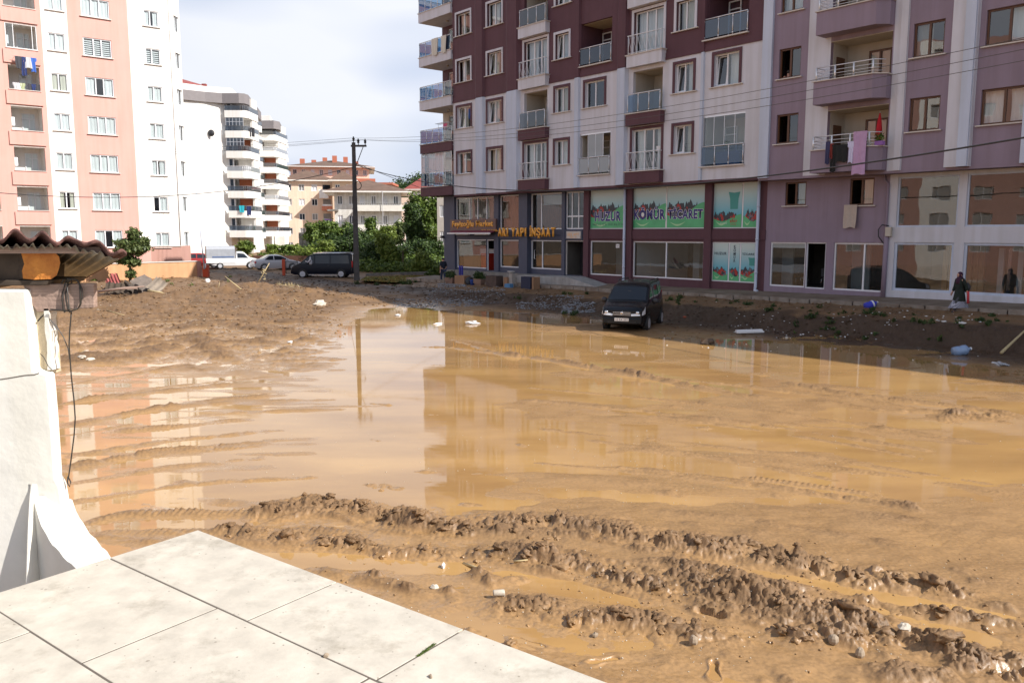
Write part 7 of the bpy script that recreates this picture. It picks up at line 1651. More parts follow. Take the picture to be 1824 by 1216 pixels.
# ------------------------------------------------------------------ people
def human(name, label, loc, rz, h, J, clothes, hairm, parent=None):
    """J: joint dict in a body of height 1, x = forward, y = left; returns the thing"""
    t = thing(name, label, 'person', loc, rz)
    k = h
    P_ = {a: Vector(b) * k for a, b in J.items()}
    names = ['pelvis', 'belly', 'chest', 'neck', 'head', 'crown', 'sh_l', 'el_l', 'wr_l', 'sh_r', 'el_r', 'wr_r', 'hip_l', 'kn_l', 'an_l', 'to_l', 'hip_r', 'kn_r', 'an_r', 'to_r']
    rad = [0.075, 0.068, 0.082, 0.034, 0.052, 0.042, 0.040, 0.026, 0.018, 0.040, 0.026, 0.018, 0.058, 0.038, 0.024, 0.018, 0.058, 0.038, 0.024, 0.018]
    E_ = [('pelvis', 'belly'), ('belly', 'chest'), ('chest', 'neck'), ('neck', 'head'), ('head', 'crown'), ('chest', 'sh_l'), ('sh_l', 'el_l'), ('el_l', 'wr_l'), ('chest', 'sh_r'), ('sh_r', 'el_r'), ('el_r', 'wr_r'), ('pelvis', 'hip_l'), ('hip_l', 'kn_l'), ('kn_l', 'an_l'), ('an_l', 'to_l'), ('pelvis', 'hip_r'), ('hip_r', 'kn_r'), ('kn_r', 'an_r'), ('an_r', 'to_r')]
    pts = [P_[n_] for n_ in names]; R_ = [r_ * k for r_ in rad]; ed = [(names.index(a), names.index(b)) for a, b in E_]
    for s in ('l', 'r'):      # hand: palm and five short fingers
        w = P_['wr_' + s]; d = (w - P_['el_' + s]).normalized(); side_ = Vector((1, 0, 0)) - d * d.x; side_.normalize()
        i0 = names.index('wr_' + s); pts.append(w + d * 0.05 * k); R_.append(0.020 * k); ip = len(pts) - 1; ed.append((i0, ip))
        for j in range(4):
            q = w + d * (0.085 + 0.006 * (1.5 - abs(j - 1.5))) * k + side_ * (j - 1.5) * 0.013 * k; pts.append(q); R_.append(0.0055 * k); pts.append(q + d * 0.018 * k + Vector((0, 0.004 * k, 0))); R_.append(0.005 * k); ed += [(ip, len(pts) - 2), (len(pts) - 2, len(pts) - 1)]
        pts.append(w + d * 0.05 * k + side_ * 0.035 * k); R_.append(0.006 * k); ed.append((ip, len(pts) - 1))
    body = skin('body', pts, ed, R_, m_skin, t, 2)
    hd = P_['head']
    MB().ball((hd.x + 0.062 * k, hd.y, hd.z - 0.004 * k), (0.016 * k, 0.011 * k, 0.016 * k), 8, 6).build('nose', m_skin, t, True)
    for s in (1, -1): MB().ball((hd.x + 0.050 * k, hd.y + s * 0.019 * k, hd.z + 0.012 * k), 0.006 * k, 6, 5).build('eye', m_blackpl, t, True); MB().ball((hd.x, hd.y + s * 0.055 * k, hd.z), (0.013 * k, 0.008 * k, 0.018 * k), 6, 5).build('ear', m_skin, t, True)
    for nm, jl, el, rr_, m_ in clothes:
        skin(nm, [P_[j] for j in jl], el, [q * k for q in rr_], m_, t, 2)
    return t, P_
walkJ = dict(pelvis=(0, 0, 0.53), belly=(0.005, 0, 0.62), chest=(0.015, 0, 0.74), neck=(0.02, 0, 0.85), head=(0.03, 0, 0.925), crown=(0.025, 0, 0.965), sh_l=(0.01, 0.105, 0.80), el_l=(-0.05, 0.14, 0.65), wr_l=(-0.04, 0.15, 0.51), sh_r=(0.01, -0.105, 0.80), el_r=(0.02, -0.14, 0.645), wr_r=(0.09, -0.13, 0.52),
             hip_l=(0, 0.055, 0.50), kn_l=(0.09, 0.05, 0.285), an_l=(0.11, 0.05, 0.05), to_l=(0.19, 0.05, 0.02), hip_r=(0, -0.055, 0.50), kn_r=(-0.01, -0.05, 0.28), an_r=(-0.14, -0.05, 0.075), to_r=(-0.08, -0.05, 0.02))
navyT = cloth('navy_tshirt', (0.012, 0.016, 0.03)); jean = cloth('blue_jeans', (0.045, 0.06, 0.11)); shoe = m_blackpl
mx_, my_ = G(790, 504, 0.32)[:2]
hm, PJ = human('person', 'man in a navy T-shirt and jeans walking away beside the corner pillar', (mx_, my_, 0.31), R(118), 1.76, walkJ,
      [('tshirt', ['pelvis', 'belly', 'chest', 'sh_l', 'el_l', 'sh_r', 'el_r', 'neck'], [(0, 1), (1, 2), (2, 3), (3, 4), (2, 5), (5, 6), (2, 7)], [0.088, 0.082, 0.096, 0.054, 0.040, 0.054, 0.040, 0.036], navyT),
       ('jeans', ['pelvis', 'hip_l', 'kn_l', 'an_l', 'hip_r', 'kn_r', 'an_r'], [(0, 1), (1, 2), (2, 3), (0, 4), (4, 5), (5, 6)], [0.085, 0.068, 0.048, 0.034, 0.068, 0.048, 0.034], jean),
       ('shoe', ['an_l', 'to_l'], [(0, 1)], [0.032, 0.026], shoe), ('shoe', ['an_r', 'to_r'], [(0, 1)], [0.032, 0.026], shoe)], m_hair)
MB().ball((PJ['head'].x - 0.012, PJ['head'].y, PJ['head'].z + 0.045), (0.105, 0.098, 0.085), 12, 8, jit=0.04).build('hair', m_hair, hm, True)
wx_, wy_ = G(1707, 557, 0.76)[:2]
coat = cloth('dark_green_coat', (0.012, 0.020, 0.014)); scarf = cloth('plum_headscarf', (0.045, 0.010, 0.03))
wJ = dict(walkJ); wJ.update(an_r=(-0.17, -0.05, 0.06), kn_r=(-0.03, -0.05, 0.28), an_l=(0.17, 0.05, 0.045), kn_l=(0.12, 0.05, 0.28), to_l=(0.23, 0.05, 0.02), to_r=(-0.11, -0.05, 0.015), el_l=(-0.06, 0.14, 0.66), wr_l=(-0.07, 0.16, 0.55))
rzw = R(190)
hw_, PW = human('person', 'woman in a headscarf, dark green coat and checked skirt striding past the big shop panes', (wx_, wy_, 0.74), rzw, 1.56, wJ,
      [('coat', ['pelvis', 'belly', 'chest', 'sh_l', 'el_l', 'wr_l', 'sh_r', 'el_r', 'wr_r', 'neck'], [(0, 1), (1, 2), (2, 3), (3, 4), (4, 5), (2, 6), (6, 7), (7, 8), (2, 9)], [0.105, 0.10, 0.105, 0.06, 0.044, 0.032, 0.06, 0.044, 0.032, 0.05], coat),
       ('leggings', ['hip_l', 'kn_l', 'an_l'], [(0, 1), (1, 2)], [0.06, 0.042, 0.03], m_blackpl), ('leggings', ['hip_r', 'kn_r', 'an_r'], [(0, 1), (1, 2)], [0.06, 0.042, 0.03], m_blackpl),
       ('shoe', ['an_l', 'to_l'], [(0, 1)], [0.032, 0.026], shoe), ('shoe', ['an_r', 'to_r'], [(0, 1)], [0.032, 0.026], shoe)], m_hair)
h = 1.56
def flare(z0, z1, rx0, ry0, rx1, ry1, x0=0, x1=0, wob=0.02): 
    return lambda u, v: ((x0 + (x1 - x0) * v) * h + h * (rx0 + (rx1 - rx0) * v) * math.cos(2 * math.pi * u) * (1 + wob * math.sin(14 * math.pi * u)), h * (ry0 + (ry1 - ry0) * v) * math.sin(2 * math.pi * u) * (1 + wob * math.sin(14 * math.pi * u)), h * (z0 + (z1 - z0) * v))
MB().grid(flare(0.60, 0.30, 0.09, 0.10, 0.16, 0.125), 28, 5).build('coat_skirt', coat, hw_, True)
m_check = bpy.data.materials.new('checked_cloth'); m_check.use_nodes = True; ck = m_check.node_tree.nodes.new('ShaderNodeTexChecker'); ck.inputs['Scale'].default_value = 28; ck.inputs[1].default_value = (0.55, 0.55, 0.62, 1); ck.inputs[2].default_value = (0.03, 0.03, 0.07, 1)
tcn = m_check.node_tree.nodes.new('ShaderNodeTexCoord'); m_check.node_tree.links.new(tcn.outputs['Object'], ck.inputs[0]); m_check.node_tree.links.new(ck.outputs[0], m_check.node_tree.nodes['Principled BSDF'].inputs['Base Color'])
MB().grid(flare(0.32, 0.135, 0.155, 0.11, 0.27, 0.13, 0, 0.01), 28, 5).build('skirt', m_check, hw_, True)
hd = PW['head']
sc_ = MB(); sc_.ball((hd.x - 0.016, 0, hd.z + 0.012), (0.102, 0.098, 0.118), 14, 10); sc_.lathe([(0.10, 0.0), (0.13, -0.08), (0.15, -0.2), (0.13, -0.27)], (hd.x - 0.02, 0, hd.z - 0.06), 14); sc_.build('headscarf', scarf, hw_, True)
MB().ball((hd.x + 0.060, 0, hd.z + 0.0), (0.038, 0.055, 0.075), 10, 8).build('face', m_skin, hw_, True)
o = MB().ball((0, 0, 0), (0.13, 0.16, 0.19), 12, 9, jit=0.05).build('rucksack', m_blackpl, None, True); Mw = Matrix.Translation((wx_, wy_, 0.74)) @ Matrix.Rotation(rzw, 4, 'Z'); o.location = Mw @ Vector((-0.24, 0.05, 0.98)); tag(o, 'round black bag on the back of the walking woman', 'bag')
rb = MB().tube([(0, 0, 0.05), (0.01, 0, -0.12), (0.03, 0, -0.40)], 0.045, 8, r2=0.05).build('rolled_bag', cloth('coral_cloth', (0.55, 0.05, 0.06)), None, True); rb.location = Mw @ (PW['wr_l'] + Vector((-0.02, 0.03, -0.06))); tag(rb, 'bright red rolled bag carried in the hand of the walking woman', 'bag')
# woman looking out of the second mauve window
lx = FM.w(wp1[0] + 0.33, 0.32, PS[1] - 0.55)
pj2 = skin('person', [(0, 0, 0), (0, 0, 0.35), (0, 0, 0.62), (0, -0.02, 0.74), (0, -0.04, 0.86), (0.16, 0, 0.58), (0.2, -0.12, 0.66), (0.05, -0.22, 0.68), (-0.16, 0, 0.58), (-0.2, -0.12, 0.66), (-0.05, -0.22, 0.68)], [(0, 1), (1, 2), (2, 3), (3, 4), (2, 5), (5, 6), (6, 7), (2, 8), (8, 9), (9, 10)], [0.15, 0.14, 0.13, 0.055, 0.085, 0.06, 0.045, 0.035, 0.06, 0.045, 0.035], m_skin, None, 2)
pj2.location = lx; pj2.rotation_euler = (0, 0, FM.rot()); tag(pj2, 'woman with dark clothes leaning at the open brown window', 'person')
k = skin('blouse', [(0, 0, 0), (0, 0, 0.35), (0, 0, 0.62), (0.16, 0, 0.58), (0.2, -0.12, 0.66), (-0.16, 0, 0.58), (-0.2, -0.12, 0.66)], [(0, 1), (1, 2), (2, 3), (3, 4), (2, 5), (5, 6)], [0.165, 0.155, 0.145, 0.075, 0.055, 0.075, 0.055], m_blackpl, pj2); k = MB().ball((0, -0.02, 0.90), (0.09, 0.09, 0.10), 10, 7).build('hair', m_hair, pj2, True)
sh_ = skin('person', [(0, 0, 0), (0, 0, 0.5), (0, 0, 0.95), (0, 0, 1.25), (0, 0, 1.38), (0.02, 0, 1.52), (0.2, 0, 1.2), (0.25, -0.05, 0.95), (0.24, -0.1, 0.72), (-0.2, 0, 1.2), (-0.25, -0.05, 0.95), (-0.24, -0.1, 0.72)], [(0, 1), (1, 2), (2, 3), (3, 4), (4, 5), (3, 6), (6, 7), (7, 8), (3, 9), (9, 10), (10, 11)], [0.12, 0.14, 0.15, 0.14, 0.05, 0.09, 0.06, 0.045, 0.035, 0.06, 0.045, 0.035], cloth('dim_clothes', (0.03, 0.03, 0.035)), None, 2)
sh_.location = FR.w((lo_[1][0] + lo_[1][1]) / 2, RY + 1.0, zF); tag(sh_, 'dim figure standing inside the market doorway', 'person')
# ------------------------------------------------------------------ trees and plants
def blobs_px(lst):
    """(px, py, half width px, half height px, Y) -> world ellipsoids"""
    o = []
    for px, py, a, b, Y in lst:
        p = AY(px, py, Y); k = Y / F; o.append((p.x, p.y, p.z, a * k, a * k * 0.9, b * k))
    return o
def tree(name, label, cat, lst, n, size, m, seed, trunk=None, aspect=1.8, droop=0.0, group=None, tr=0.12):
    bl = blobs_px(lst); c = bl[0]
    bx_, by_ = (c[0], c[1]) if trunk is None else (trunk, c[1])
    g0 = tz(bx_, by_) if by_ < 128 and -60 < bx_ < 60 else 0.2
    t = thing(name, label, cat, (bx_, by_, g0), 0, group)
    bl2 = [(b[0] - bx_, b[1] - by_, b[2] - g0, b[3], b[4], b[5]) for b in bl]
    tm = MB(); tm.tube([(0, 0, -0.2), (bl2[0][0] * 0.3 + 0.05, 0.05, max(bl2[0][2] * 0.5, 0.2)), (bl2[0][0], bl2[0][1], max(bl2[0][2], 0.3))], tr, 7, r2=tr * 0.45)
    rr = random.Random(seed)
    for b in bl2:
        for _ in range(3): tm.tube([(bl2[0][0] * 0.4, 0.0, max(bl2[0][2] * 0.55, 0.2)), (b[0] + rr.uniform(-.5, .5) * b[3], b[1] + rr.uniform(-.5, .5) * b[4], b[2] + rr.uniform(-.2, .6) * b[5])], tr * 0.4, 5, r2=tr * 0.12)
    tm.build('trunk', m_bark, t, True)
    leaf_cloud('crown', bl2, int(n * 1.55), size * 0.88, m, t, seed, aspect=aspect, droop=droop, shell=0.45)
    return t
tree('fruit_tree', 'small leaning tree with glossy leaves in front of the orange wall', 'tree', [(228, 440, 20, 16, 59), (246, 440, 17, 14, 59), (238, 418, 11, 12, 59), (222, 462, 11, 9, 59), (238, 466, 12, 8, 59), (233, 488, 8, 8, 59), (208, 460, 9, 7, 59), (258, 430, 9, 7, 59)], 3600, 0.20, m_leafg, 1, aspect=2.4, tr=0.10)
tree('broad_tree', 'broad leafy tree standing highest, left of the corner shop', 'tree', [(760, 405, 26, 40, 112), (745, 372, 22, 24, 112), (775, 375, 16, 26, 112), (780, 430, 16, 30, 112), (735, 400, 15, 20, 112)], 15000, 0.32, m_leaf, 2, tr=0.3)
tree('conical_tree', 'dark dense cone shaped tree in front of the broad tree', 'tree', [(737, 402, 16, 30, 100), (742, 430, 20, 20, 100), (730, 376, 9, 14, 100)], 8000, 0.26, m_leafd, 3, tr=0.2)
tree('grey_leafed_tree', 'grey green loose tree before the white house wall', 'tree', [(712, 410, 11, 13, 104), (706, 425, 12, 10, 104)], 1800, 0.30, m_leafg, 4, tr=0.14)
tree('slender_tree', 'slender young tree with sparse leaves just right of the pole', 'tree', [(660, 400, 10, 12, 98), (664, 420, 14, 14, 98)], 2200, 0.25, m_leaf, 5, tr=0.10)
tree('round_tree', 'round tree with pale leaf tips before the house terrace', 'tree', [(690, 416, 15, 14, 92), (675, 430, 14, 14, 92)], 2600, 0.26, m_leafl, 6, tr=0.10)
tree('ivy_mound', 'ivy covered mound above the retaining wall', 'shrub', [(563, 418, 20, 20, 100), (585, 408, 17, 16, 100), (600, 420, 18, 18, 100), (618, 412, 14, 14, 100)], 8000, 0.26, m_leaf, 7)
tree('dark_shrub', 'big dark feathery shrub behind the navy van', 'shrub', [(600, 448, 36, 30, 86), (632, 440, 30, 34, 86), (570, 455, 26, 20, 86), (655, 448, 24, 26, 86)], 16000, 0.20, m_leafd, 8, aspect=2.6)
tree('fern_shrub', 'light green feathery shrub left of the dark one', 'shrub', [(556, 452, 20, 14, 82), (538, 458, 14, 8, 82), (580, 440, 14, 12, 82)], 3600, 0.20, m_leafl, 9, aspect=2.6)
tree('tangled_shrub', 'tangled dark shrub right of the utility pole', 'shrub', [(660, 462, 26, 26, 79), (690, 466, 20, 22, 79), (676, 445, 20, 22, 79)], 9000, 0.20, m_leafd, 10)
tree('sunlit_bush', 'sunlit bush with bright green leaves beneath the long leaved plant', 'shrub', [(690, 445, 16, 20, 77), (705, 460, 14, 14, 77), (678, 430, 10, 12, 77)], 4200, 0.20, m_leafl, 11)
tree('roadside_bush', 'low bright bush beside the road left of the man', 'shrub', [(752, 470, 18, 20, 74), (738, 480, 16, 11, 74), (765, 478, 12, 14, 74)], 4600, 0.17, m_leafl, 12)
tree('shaded_bush', 'shaded bush between the conical tree and the road', 'shrub', [(725, 455, 20, 24, 84), (755, 450, 22, 22, 84), (782, 455, 14, 24, 84)], 9000, 0.22, m_leafd, 13)
tree('corner_bush', 'small bush against the corner pillar of the market', 'shrub', [(783, 480, 12, 10, 70), (772, 487, 12, 7, 70)], 2200, 0.16, m_leaf, 14)
for i, (px, lb) in enumerate(((433, 'pale yellow green shrub at the foot of the white block, left one'), (440, 'flowering green shrub at the foot of the white block'), (486, 'low green shrub right of the white block entrance'), (512, 'yellowish grass clump by the brown wall'), (528, 'leafy clump before the retaining wall'))):
    tree('garden_shrub', lb, 'shrub', [(px, 440 + 4 * (i > 1), 11, 9, 105)], 900, 0.3, m_leafl if i % 2 == 0 else m_leaf, 20 + i)
# long leaved plant
lp = thing('banana_plant', 'plant with long arching blade leaves above the roadside', 'plant', (AY(718, 470, 76).x, 76, 0.4), 0)
lb_ = MB(); rr = random.Random(2)
for i in range(26):
    a = rr.uniform(-0.4, 2.2) if i % 3 else rr.uniform(0, 6.28); L_ = rr.uniform(1.1, 2.0); el = rr.uniform(0.2, 1.1); pts = []
    for j in range(7):
        t_ = j / 6; rad_ = L_ * t_ * math.cos(el) * 1.0; z_ = 1.6 + L_ * t_ * math.sin(el) - 1.0 * t_ * t_; w_ = 0.10 * math.sin(math.pi * min(t_ * 0.9 + 0.1, 1)) + 0.01
        pts.append(((rad_ * math.cos(a) - w_ * math.sin(a), rad_ * math.sin(a) + w_ * math.cos(a), z_), (rad_ * math.cos(a) + w_ * math.sin(a), rad_ * math.sin(a) - w_ * math.cos(a), z_)))
    for p, q in zip(pts[:-1], pts[1:]): lb_.quad(p[0], p[1], q[1], q[0])
lb_.build('leaves', m_leafl, lp); MB().tube([(0, 0, 0), (0, 0, 1.8)], 0.1, 7, r2=0.06).build('trunk', m_bark, lp)
# ground cover and grass
gcv = []
rr = random.Random(9)
for i in range(70):
    px = rr.uniform(650, 790); Y = rr.uniform(74, 100); p = AY(px, 450, Y); gcv.append((p.x, Y, 0.7 + (Y - 74) * 0.035, 1.6, 1.4, 0.7))
for i in range(30):
    px = rr.uniform(470, 640); Y = rr.uniform(84, 108); p = AY(px, 450, Y); gcv.append((p.x, Y, 0.8, 1.8, 1.5, 0.6))
tag(leaf_cloud('undergrowth', gcv, 26000, 0.22, m_leaf, None, 31, aspect=1.8), 'tangled green undergrowth beyond the road', kind='stuff')
gl2 = []; rr = random.Random(77)
for px, py, w_, h_, z, n__ in ((1205, 546, 22, 9, 0.35, 9), (1100, 550, 30, 5, 0.3, 4), (1440, 570, 22, 8, 0.4, 9), (1475, 577, 24, 8, 0.35, 10), (1385, 560, 30, 6, 0.45, 7), (1540, 583, 50, 8, 0.3, 12), (1640, 588, 18, 10, 0.35, 9), (1745, 590, 50, 9, 0.4, 14), (1320, 550, 30, 6, 0.4, 6), (700, 505, 36, 4, 0.3, 9), (665, 500, 26, 5, 0.3, 8), (950, 530, 70, 3, 0.3, 5), (1024, 548, 24, 4, 0.3, 4)):
    for _ in range(n__):
        p = G(px + rr.gauss(0, w_ * 0.6), py + rr.gauss(0, h_ * 0.45), z); k = p.y / F; q_ = rr.uniform(2, 5.5) * k
        gl2.append((p.x, p.y, tz(p.x, p.y) + q_ * 0.5, q_ * 1.3, q_, q_))
tag(leaf_cloud('bank_weeds', gl2, 4200, 0.055, m_leafd, None, 32, aspect=3.5, up=0.2), 'dark trampled weeds along the mud bank', kind='stuff')
w3_ = []
for px, py in ((298, 498), (305, 505), (168, 498), (288, 492), (340, 505), (410, 490), (408, 500), (180, 490), (215, 488), (255, 490), (300, 487)):
    p = G(px, py, 0.45); w3_.append((p.x, p.y, tz(p.x, p.y) + 0.08, 0.22, 0.2, 0.12))
tag(leaf_cloud('sparse_weeds', w3_, 300, 0.07, m_leaf, None, 33, aspect=4), 'sparse green weeds on the left mud bank', kind='stuff')

# reeds and sticks
def stick(label, a, b, r_, m=m_straw, cat='stick', group=None, bend=0.0):
    a, b = Vector(a), Vector(b); c = (a + b) / 2 + Vector((bend, 0, abs(bend) * 0.4)); o = MB().tube([tuple(a), tuple(c), tuple(b)], r_, 5, r2=r_ * 0.5).build('stick', m, None, True); return tag(o, label, cat, group)
def GP(px, py, dz=0.0, z=0.3):
    p = G(px, py, z)
    for _ in range(4): p = G(px, py, tz(p.x, p.y))
    return Vector((p.x, p.y, tz(p.x, p.y) + dz))
p = GP(455, 512, 0); st_ = stick('tall dry reed stalk leaning right before the silver car', p, p + Vector((0.95, 0, 1.55)), 0.05)
leaf_cloud('dry_leaves', [(p.x + 0.6, p.y, p.z + 0.9, 0.2, 0.1, 0.5)], 26, 0.07, m_straw, None, 41, aspect=4); bpy.data.objects['dry_leaves'].parent = st_
p = GP(430, 515, 0); stick('bent dry stalk leaning left on the mud mound', p, p + Vector((-0.9, 0, 0.75)), 0.035); stick('thin pale twig standing on the mound', GP(388, 512), GP(388, 512) + Vector((0.12, 0, 0.45)), 0.02)
for i, (a, b, lb) in enumerate((((500, 520), (540, 530), 'pale dry stalk lying on the right flank of the mound'), ((520, 535), (530, 540), 'short straw lying behind the puddle'), ((190, 554), (225, 561), 'pale lath lying on the mud below the scrap heap'), ((1672, 636), (1640, 640), 'x'), ((505, 512), (512, 520), 'x'))):
    if lb == 'x': continue
    stick(lb, GP(*a, 0.03), GP(*b, 0.03), 0.03)
hp = [(GP(505 + k_, 512).x, GP(505 + k_, 512).y, tz(GP(505 + k_, 512).x, GP(505 + k_, 512).y) + 0.04, 0.5, 0.3, 0.07) for k_ in (0, 14, 28, -8)]
tag(leaf_cloud('straw_heap', hp, 150, 0.09, m_straw, None, 42, aspect=7, up=0.1), 'loose dry straw on the mound', kind='stuff')

# scrap heap
sc0 = GP(215, 530)
def sheet(name, label, cat, m, loc, rot, w_, h_, seed, wave=0.0, per=0.12, parent=None):
    r_ = random.Random(seed); e0 = [r_.uniform(-0.08, 0.08) for _ in range(13)]
    mb = MB(); mb.grid(lambda u, v: ((u - 0.5) * w_, wave * math.sin(u * w_ / per * 6.28) + 0.08 * math.sin(v * 3 + seed) * (v), (v - 0.0) * h_ * (1 + e0[int(u * 12)] * 1.6 * v)), 24, 6)
    k = len(mb.v); mb.v += [(p[0], p[1] + 0.02, p[2]) for p in mb.v[:k]]; mb.f += [tuple(k + i for i in reversed(f)) for f in mb.f]; mb.m = [0] * len(mb.f)
    o = mb.build(name, m, parent, True); o.location = loc; o.rotation_euler = rot; return tag(o, label, cat)
sheet('corrugated_sheet', 'torn red corrugated sheet sticking up out of the scrap heap', 'metal sheet', mat('faded_red_sheet', (0.36, 0.09, 0.08), 0.6, var=0.2, vs=3), sc0 + Vector((-0.1, 0, 0.0)), (R(-25), R(-32), 0.1), 0.75, 1.15, 4, 0.03, 0.16)
sheet('grey_board', 'weathered grey panel leaning in the scrap heap beside the red sheet', 'board', mat('grey_scrap', (0.16, 0.13, 0.11), 0.9, var=0.3, vs=3), sc0 + Vector((0.9, 0.3, 0.1)), (R(-62), R(40), -0.2), 1.5, 1.0, 5, 0.03, 0.5)
sheet('broken_pallet', 'splintered pale pallet piece at the right end of the scrap heap', 'pallet', mat('pale_scrap', (0.28, 0.23, 0.18), 0.9, var=0.3, vs=3), sc0 + Vector((1.6, 0.1, 0.1)), (R(-48), R(25), -0.3), 0.8, 0.9, 7, 0.03, 0.4)
sheet('bark_slab', 'dark crumpled slab at the foot of the red sheet', 'slab', m_beam, sc0 + Vector((0.1, -0.5, 0.0)), (R(-50), R(5), 0.3), 1.3, 0.7, 8, 0.05, 0.3)
m_sc = mat('charred_scrap', (0.09, 0.07, 0.055), 0.9, var=0.4, vs=4)
for i, (dx, dy, dz, rx, ry, w_, h_, lb) in enumerate(((0.45, -0.2, 0.1, -35, -50, 0.7, 0.5, 'small dark bent slab left of the grey panel'), (0.75, -0.35, 0.05, -60, 40, 0.6, 0.6, 'dark curled slab in the middle of the scrap heap'), (-0.45, -0.2, 0.05, -70, 15, 0.7, 0.4, 'dark flat slab under the red sheet'), (1.25, -0.35, 0.1, -55, 65, 0.5, 0.55, 'dark jagged slab before the splintered pallet'))):
    sheet('broken_slab', lb, 'slab', m_sc, sc0 + Vector((dx, dy, dz)), (R(rx), R(ry), 0.4 * i), w_, h_, 20 + i, 0.05, 0.35)
for i, (dx, dy, ax, az, lb) in enumerate(((-0.7, -1.0, 2.4, 0.25, 'long curved grey plank lowest in front of the scrap heap'), (-0.6, -1.15, 2.0, 0.16, 'second curved plank lying under the first one'), (1.6, -0.3, 1.1, -0.35, 'pale broken lath sliding off the right of the scrap heap'), (-0.9, 0.1, 0.6, 0.3, 'dark stub of wood at the left of the scrap heap'))):
    a = sc0 + Vector((dx, dy, 0.12)); stick(lb, a, a + Vector((ax, 0.1, az)), 0.06, m_timber if i < 2 else m_straw, 'plank', bend=0.15)
# stones, rubble, litter -- things one can pick out
def lump(label, cat, px, py, r3, m, seed=0, jit=0.25, name=None, dz=0.0, group=None, z0=0.0):
    p = GP(px, py, z=z0); o = MB().ball((0, 0, 0), r3, 9, 6, jit=jit, seed=seed).build(name or cat.replace(' ', '_'), m, None, False); o.location = (p.x, p.y, max(p.z, 0) + r3[2] * 0.35 + dz); o.rotation_euler = (0, 0, seed); return tag(o, label, cat, group)
m_pst = mat('pale_rubble', (0.55, 0.50, 0.42), 0.8, var=0.15); m_gst = mat('mud_stone', (0.32, 0.25, 0.18), 0.8, var=0.2)
lump('pale angular stone on the ridge crest in front of the parked van', 'stone', 570, 526, (0.38, 0.25, 0.2), m_pst, 1, z0=0.3); lump('white plastic bag on the left bank below the orange wall', 'bag', 369, 502, (0.26, 0.2, 0.17), m_foam, 2, 0.3, z0=0.4); lump('pale flat stone left of the track ridges', 'stone', 146, 637, (0.12, 0.1, 0.05), m_pst, 3); lump('second pale flat stone beside it', 'stone', 161, 637, (0.12, 0.1, 0.06), m_pst, 4)
lump('small white stone alone on the pink slurry', 'stone', 517, 612, (0.16, 0.1, 0.05), m_foam, 5); lump('white plastic scrap standing in the water at the shadow edge', 'plastic scrap', 842, 578, (0.28, 0.18, 0.08), m_foam, 6, 0.5); lump('small white foam piece left of the plastic scrap', 'foam', 780, 579, (0.22, 0.08, 0.05), m_foam, 7); lump('flat pale slab in the shallow water near the shadow tip', 'slab', 709, 563, (0.28, 0.15, 0.05), m_foam, 8)
lump('cream chip of rubble in the foreground ruts', 'rubble', 774, 1047, (0.045, 0.035, 0.03), m_pst, 9); lump('small pale cube of rubble on the right foreground ridge', 'rubble', 1610, 1122, (0.06, 0.05, 0.045), m_pst, 10); lump('rounded grey brown stone among the foreground clods', 'stone', 1484, 1146, (0.055, 0.05, 0.05), m_gst, 11, 0.06); lump('upright grey stone near the lower mud edge', 'stone', 1235, 1145, (0.045, 0.04, 0.06), m_gst, 12, 0.1); lump('pointed stone lower right beside the clods', 'stone', 1532, 1168, (0.045, 0.04, 0.06), m_gst, 13, 0.1); lump('small white flake beside the rusty can', 'flake', 790, 1012, (0.05, 0.02, 0.04), m_foam, 14); lump('small muddy stone by the deck edge below the footprint', 'stone', 1060, 1172 - 40, (0.03, 0.03, 0.025), m_gst, 15)
p = GP(887, 1062, z=0.0); cn = MB().lathe([(0.03, 0), (0.035, 0.01), (0.035, 0.11), (0.03, 0.12)], n=14).build('tin_can', mat('rust_pale_can', (0.5, 0.44, 0.36), 0.5, var=0.2, vs=20), None, True); cn.location = (p.x - 0.05, p.y, p.z + 0.035); cn.rotation_euler = (0, R(90), 0.15); tag(cn, 'pale rusty tin can lying in the foreground mud', 'can')
stick('pale flat wood splinter in the foreground rut', GP(826, 1006, 0.02, 0), GP(860, 1013, 0.03, 0), 0.02, m_straw, 'splinter'); stick('pale splinter near the upper foreground ridge', GP(915, 1005, 0.02, 0), GP(940, 1009, 0.02, 0), 0.015, m_straw, 'splinter')
# foam strip, bottle, jug, bag, plank on the right bank
p = GP(1334, 593, z=0.0); fs_ = MB().box(-0.55, 0.55, -0.16, -0.02, 0, 0.07).box(-0.5, 0.58, 0.0, 0.13, 0.0, 0.11).build('foam_moulding', m_foam, None, bevel=0.015); fs_.location = (p.x, p.y, max(p.z, 0) + 0.01); fs_.rotation_euler = (0, 0, 0.25); tag(fs_, 'long white foam moulding lying at the water edge right of the van', 'foam moulding')
def bottle(label, px, py, m, s, rot, m2=None):
    p = GP(px, py, z=0.0); t = thing('water_jug', label, 'jug', (p.x, p.y, max(p.z, 0) + 0.12 * s), 0); t.rotation_euler = rot
    MB().lathe([(0.0, -0.22 * s), (0.13 * s, -0.22 * s), (0.14 * s, -0.1 * s), (0.125 * s, -0.04 * s), (0.14 * s, 0.02 * s), (0.14 * s, 0.12 * s), (0.05 * s, 0.2 * s), (0.04 * s, 0.25 * s)], n=14).build('body', m, t, True); MB().lathe([(0.045 * s, 0.24 * s), (0.045 * s, 0.28 * s)], n=10).build('cap', m_pwhite, t, True)
    if m2: MB().lathe([(0.143 * s, 0.03 * s), (0.143 * s, 0.09 * s)], n=14).build('label_band', m2, t, True)
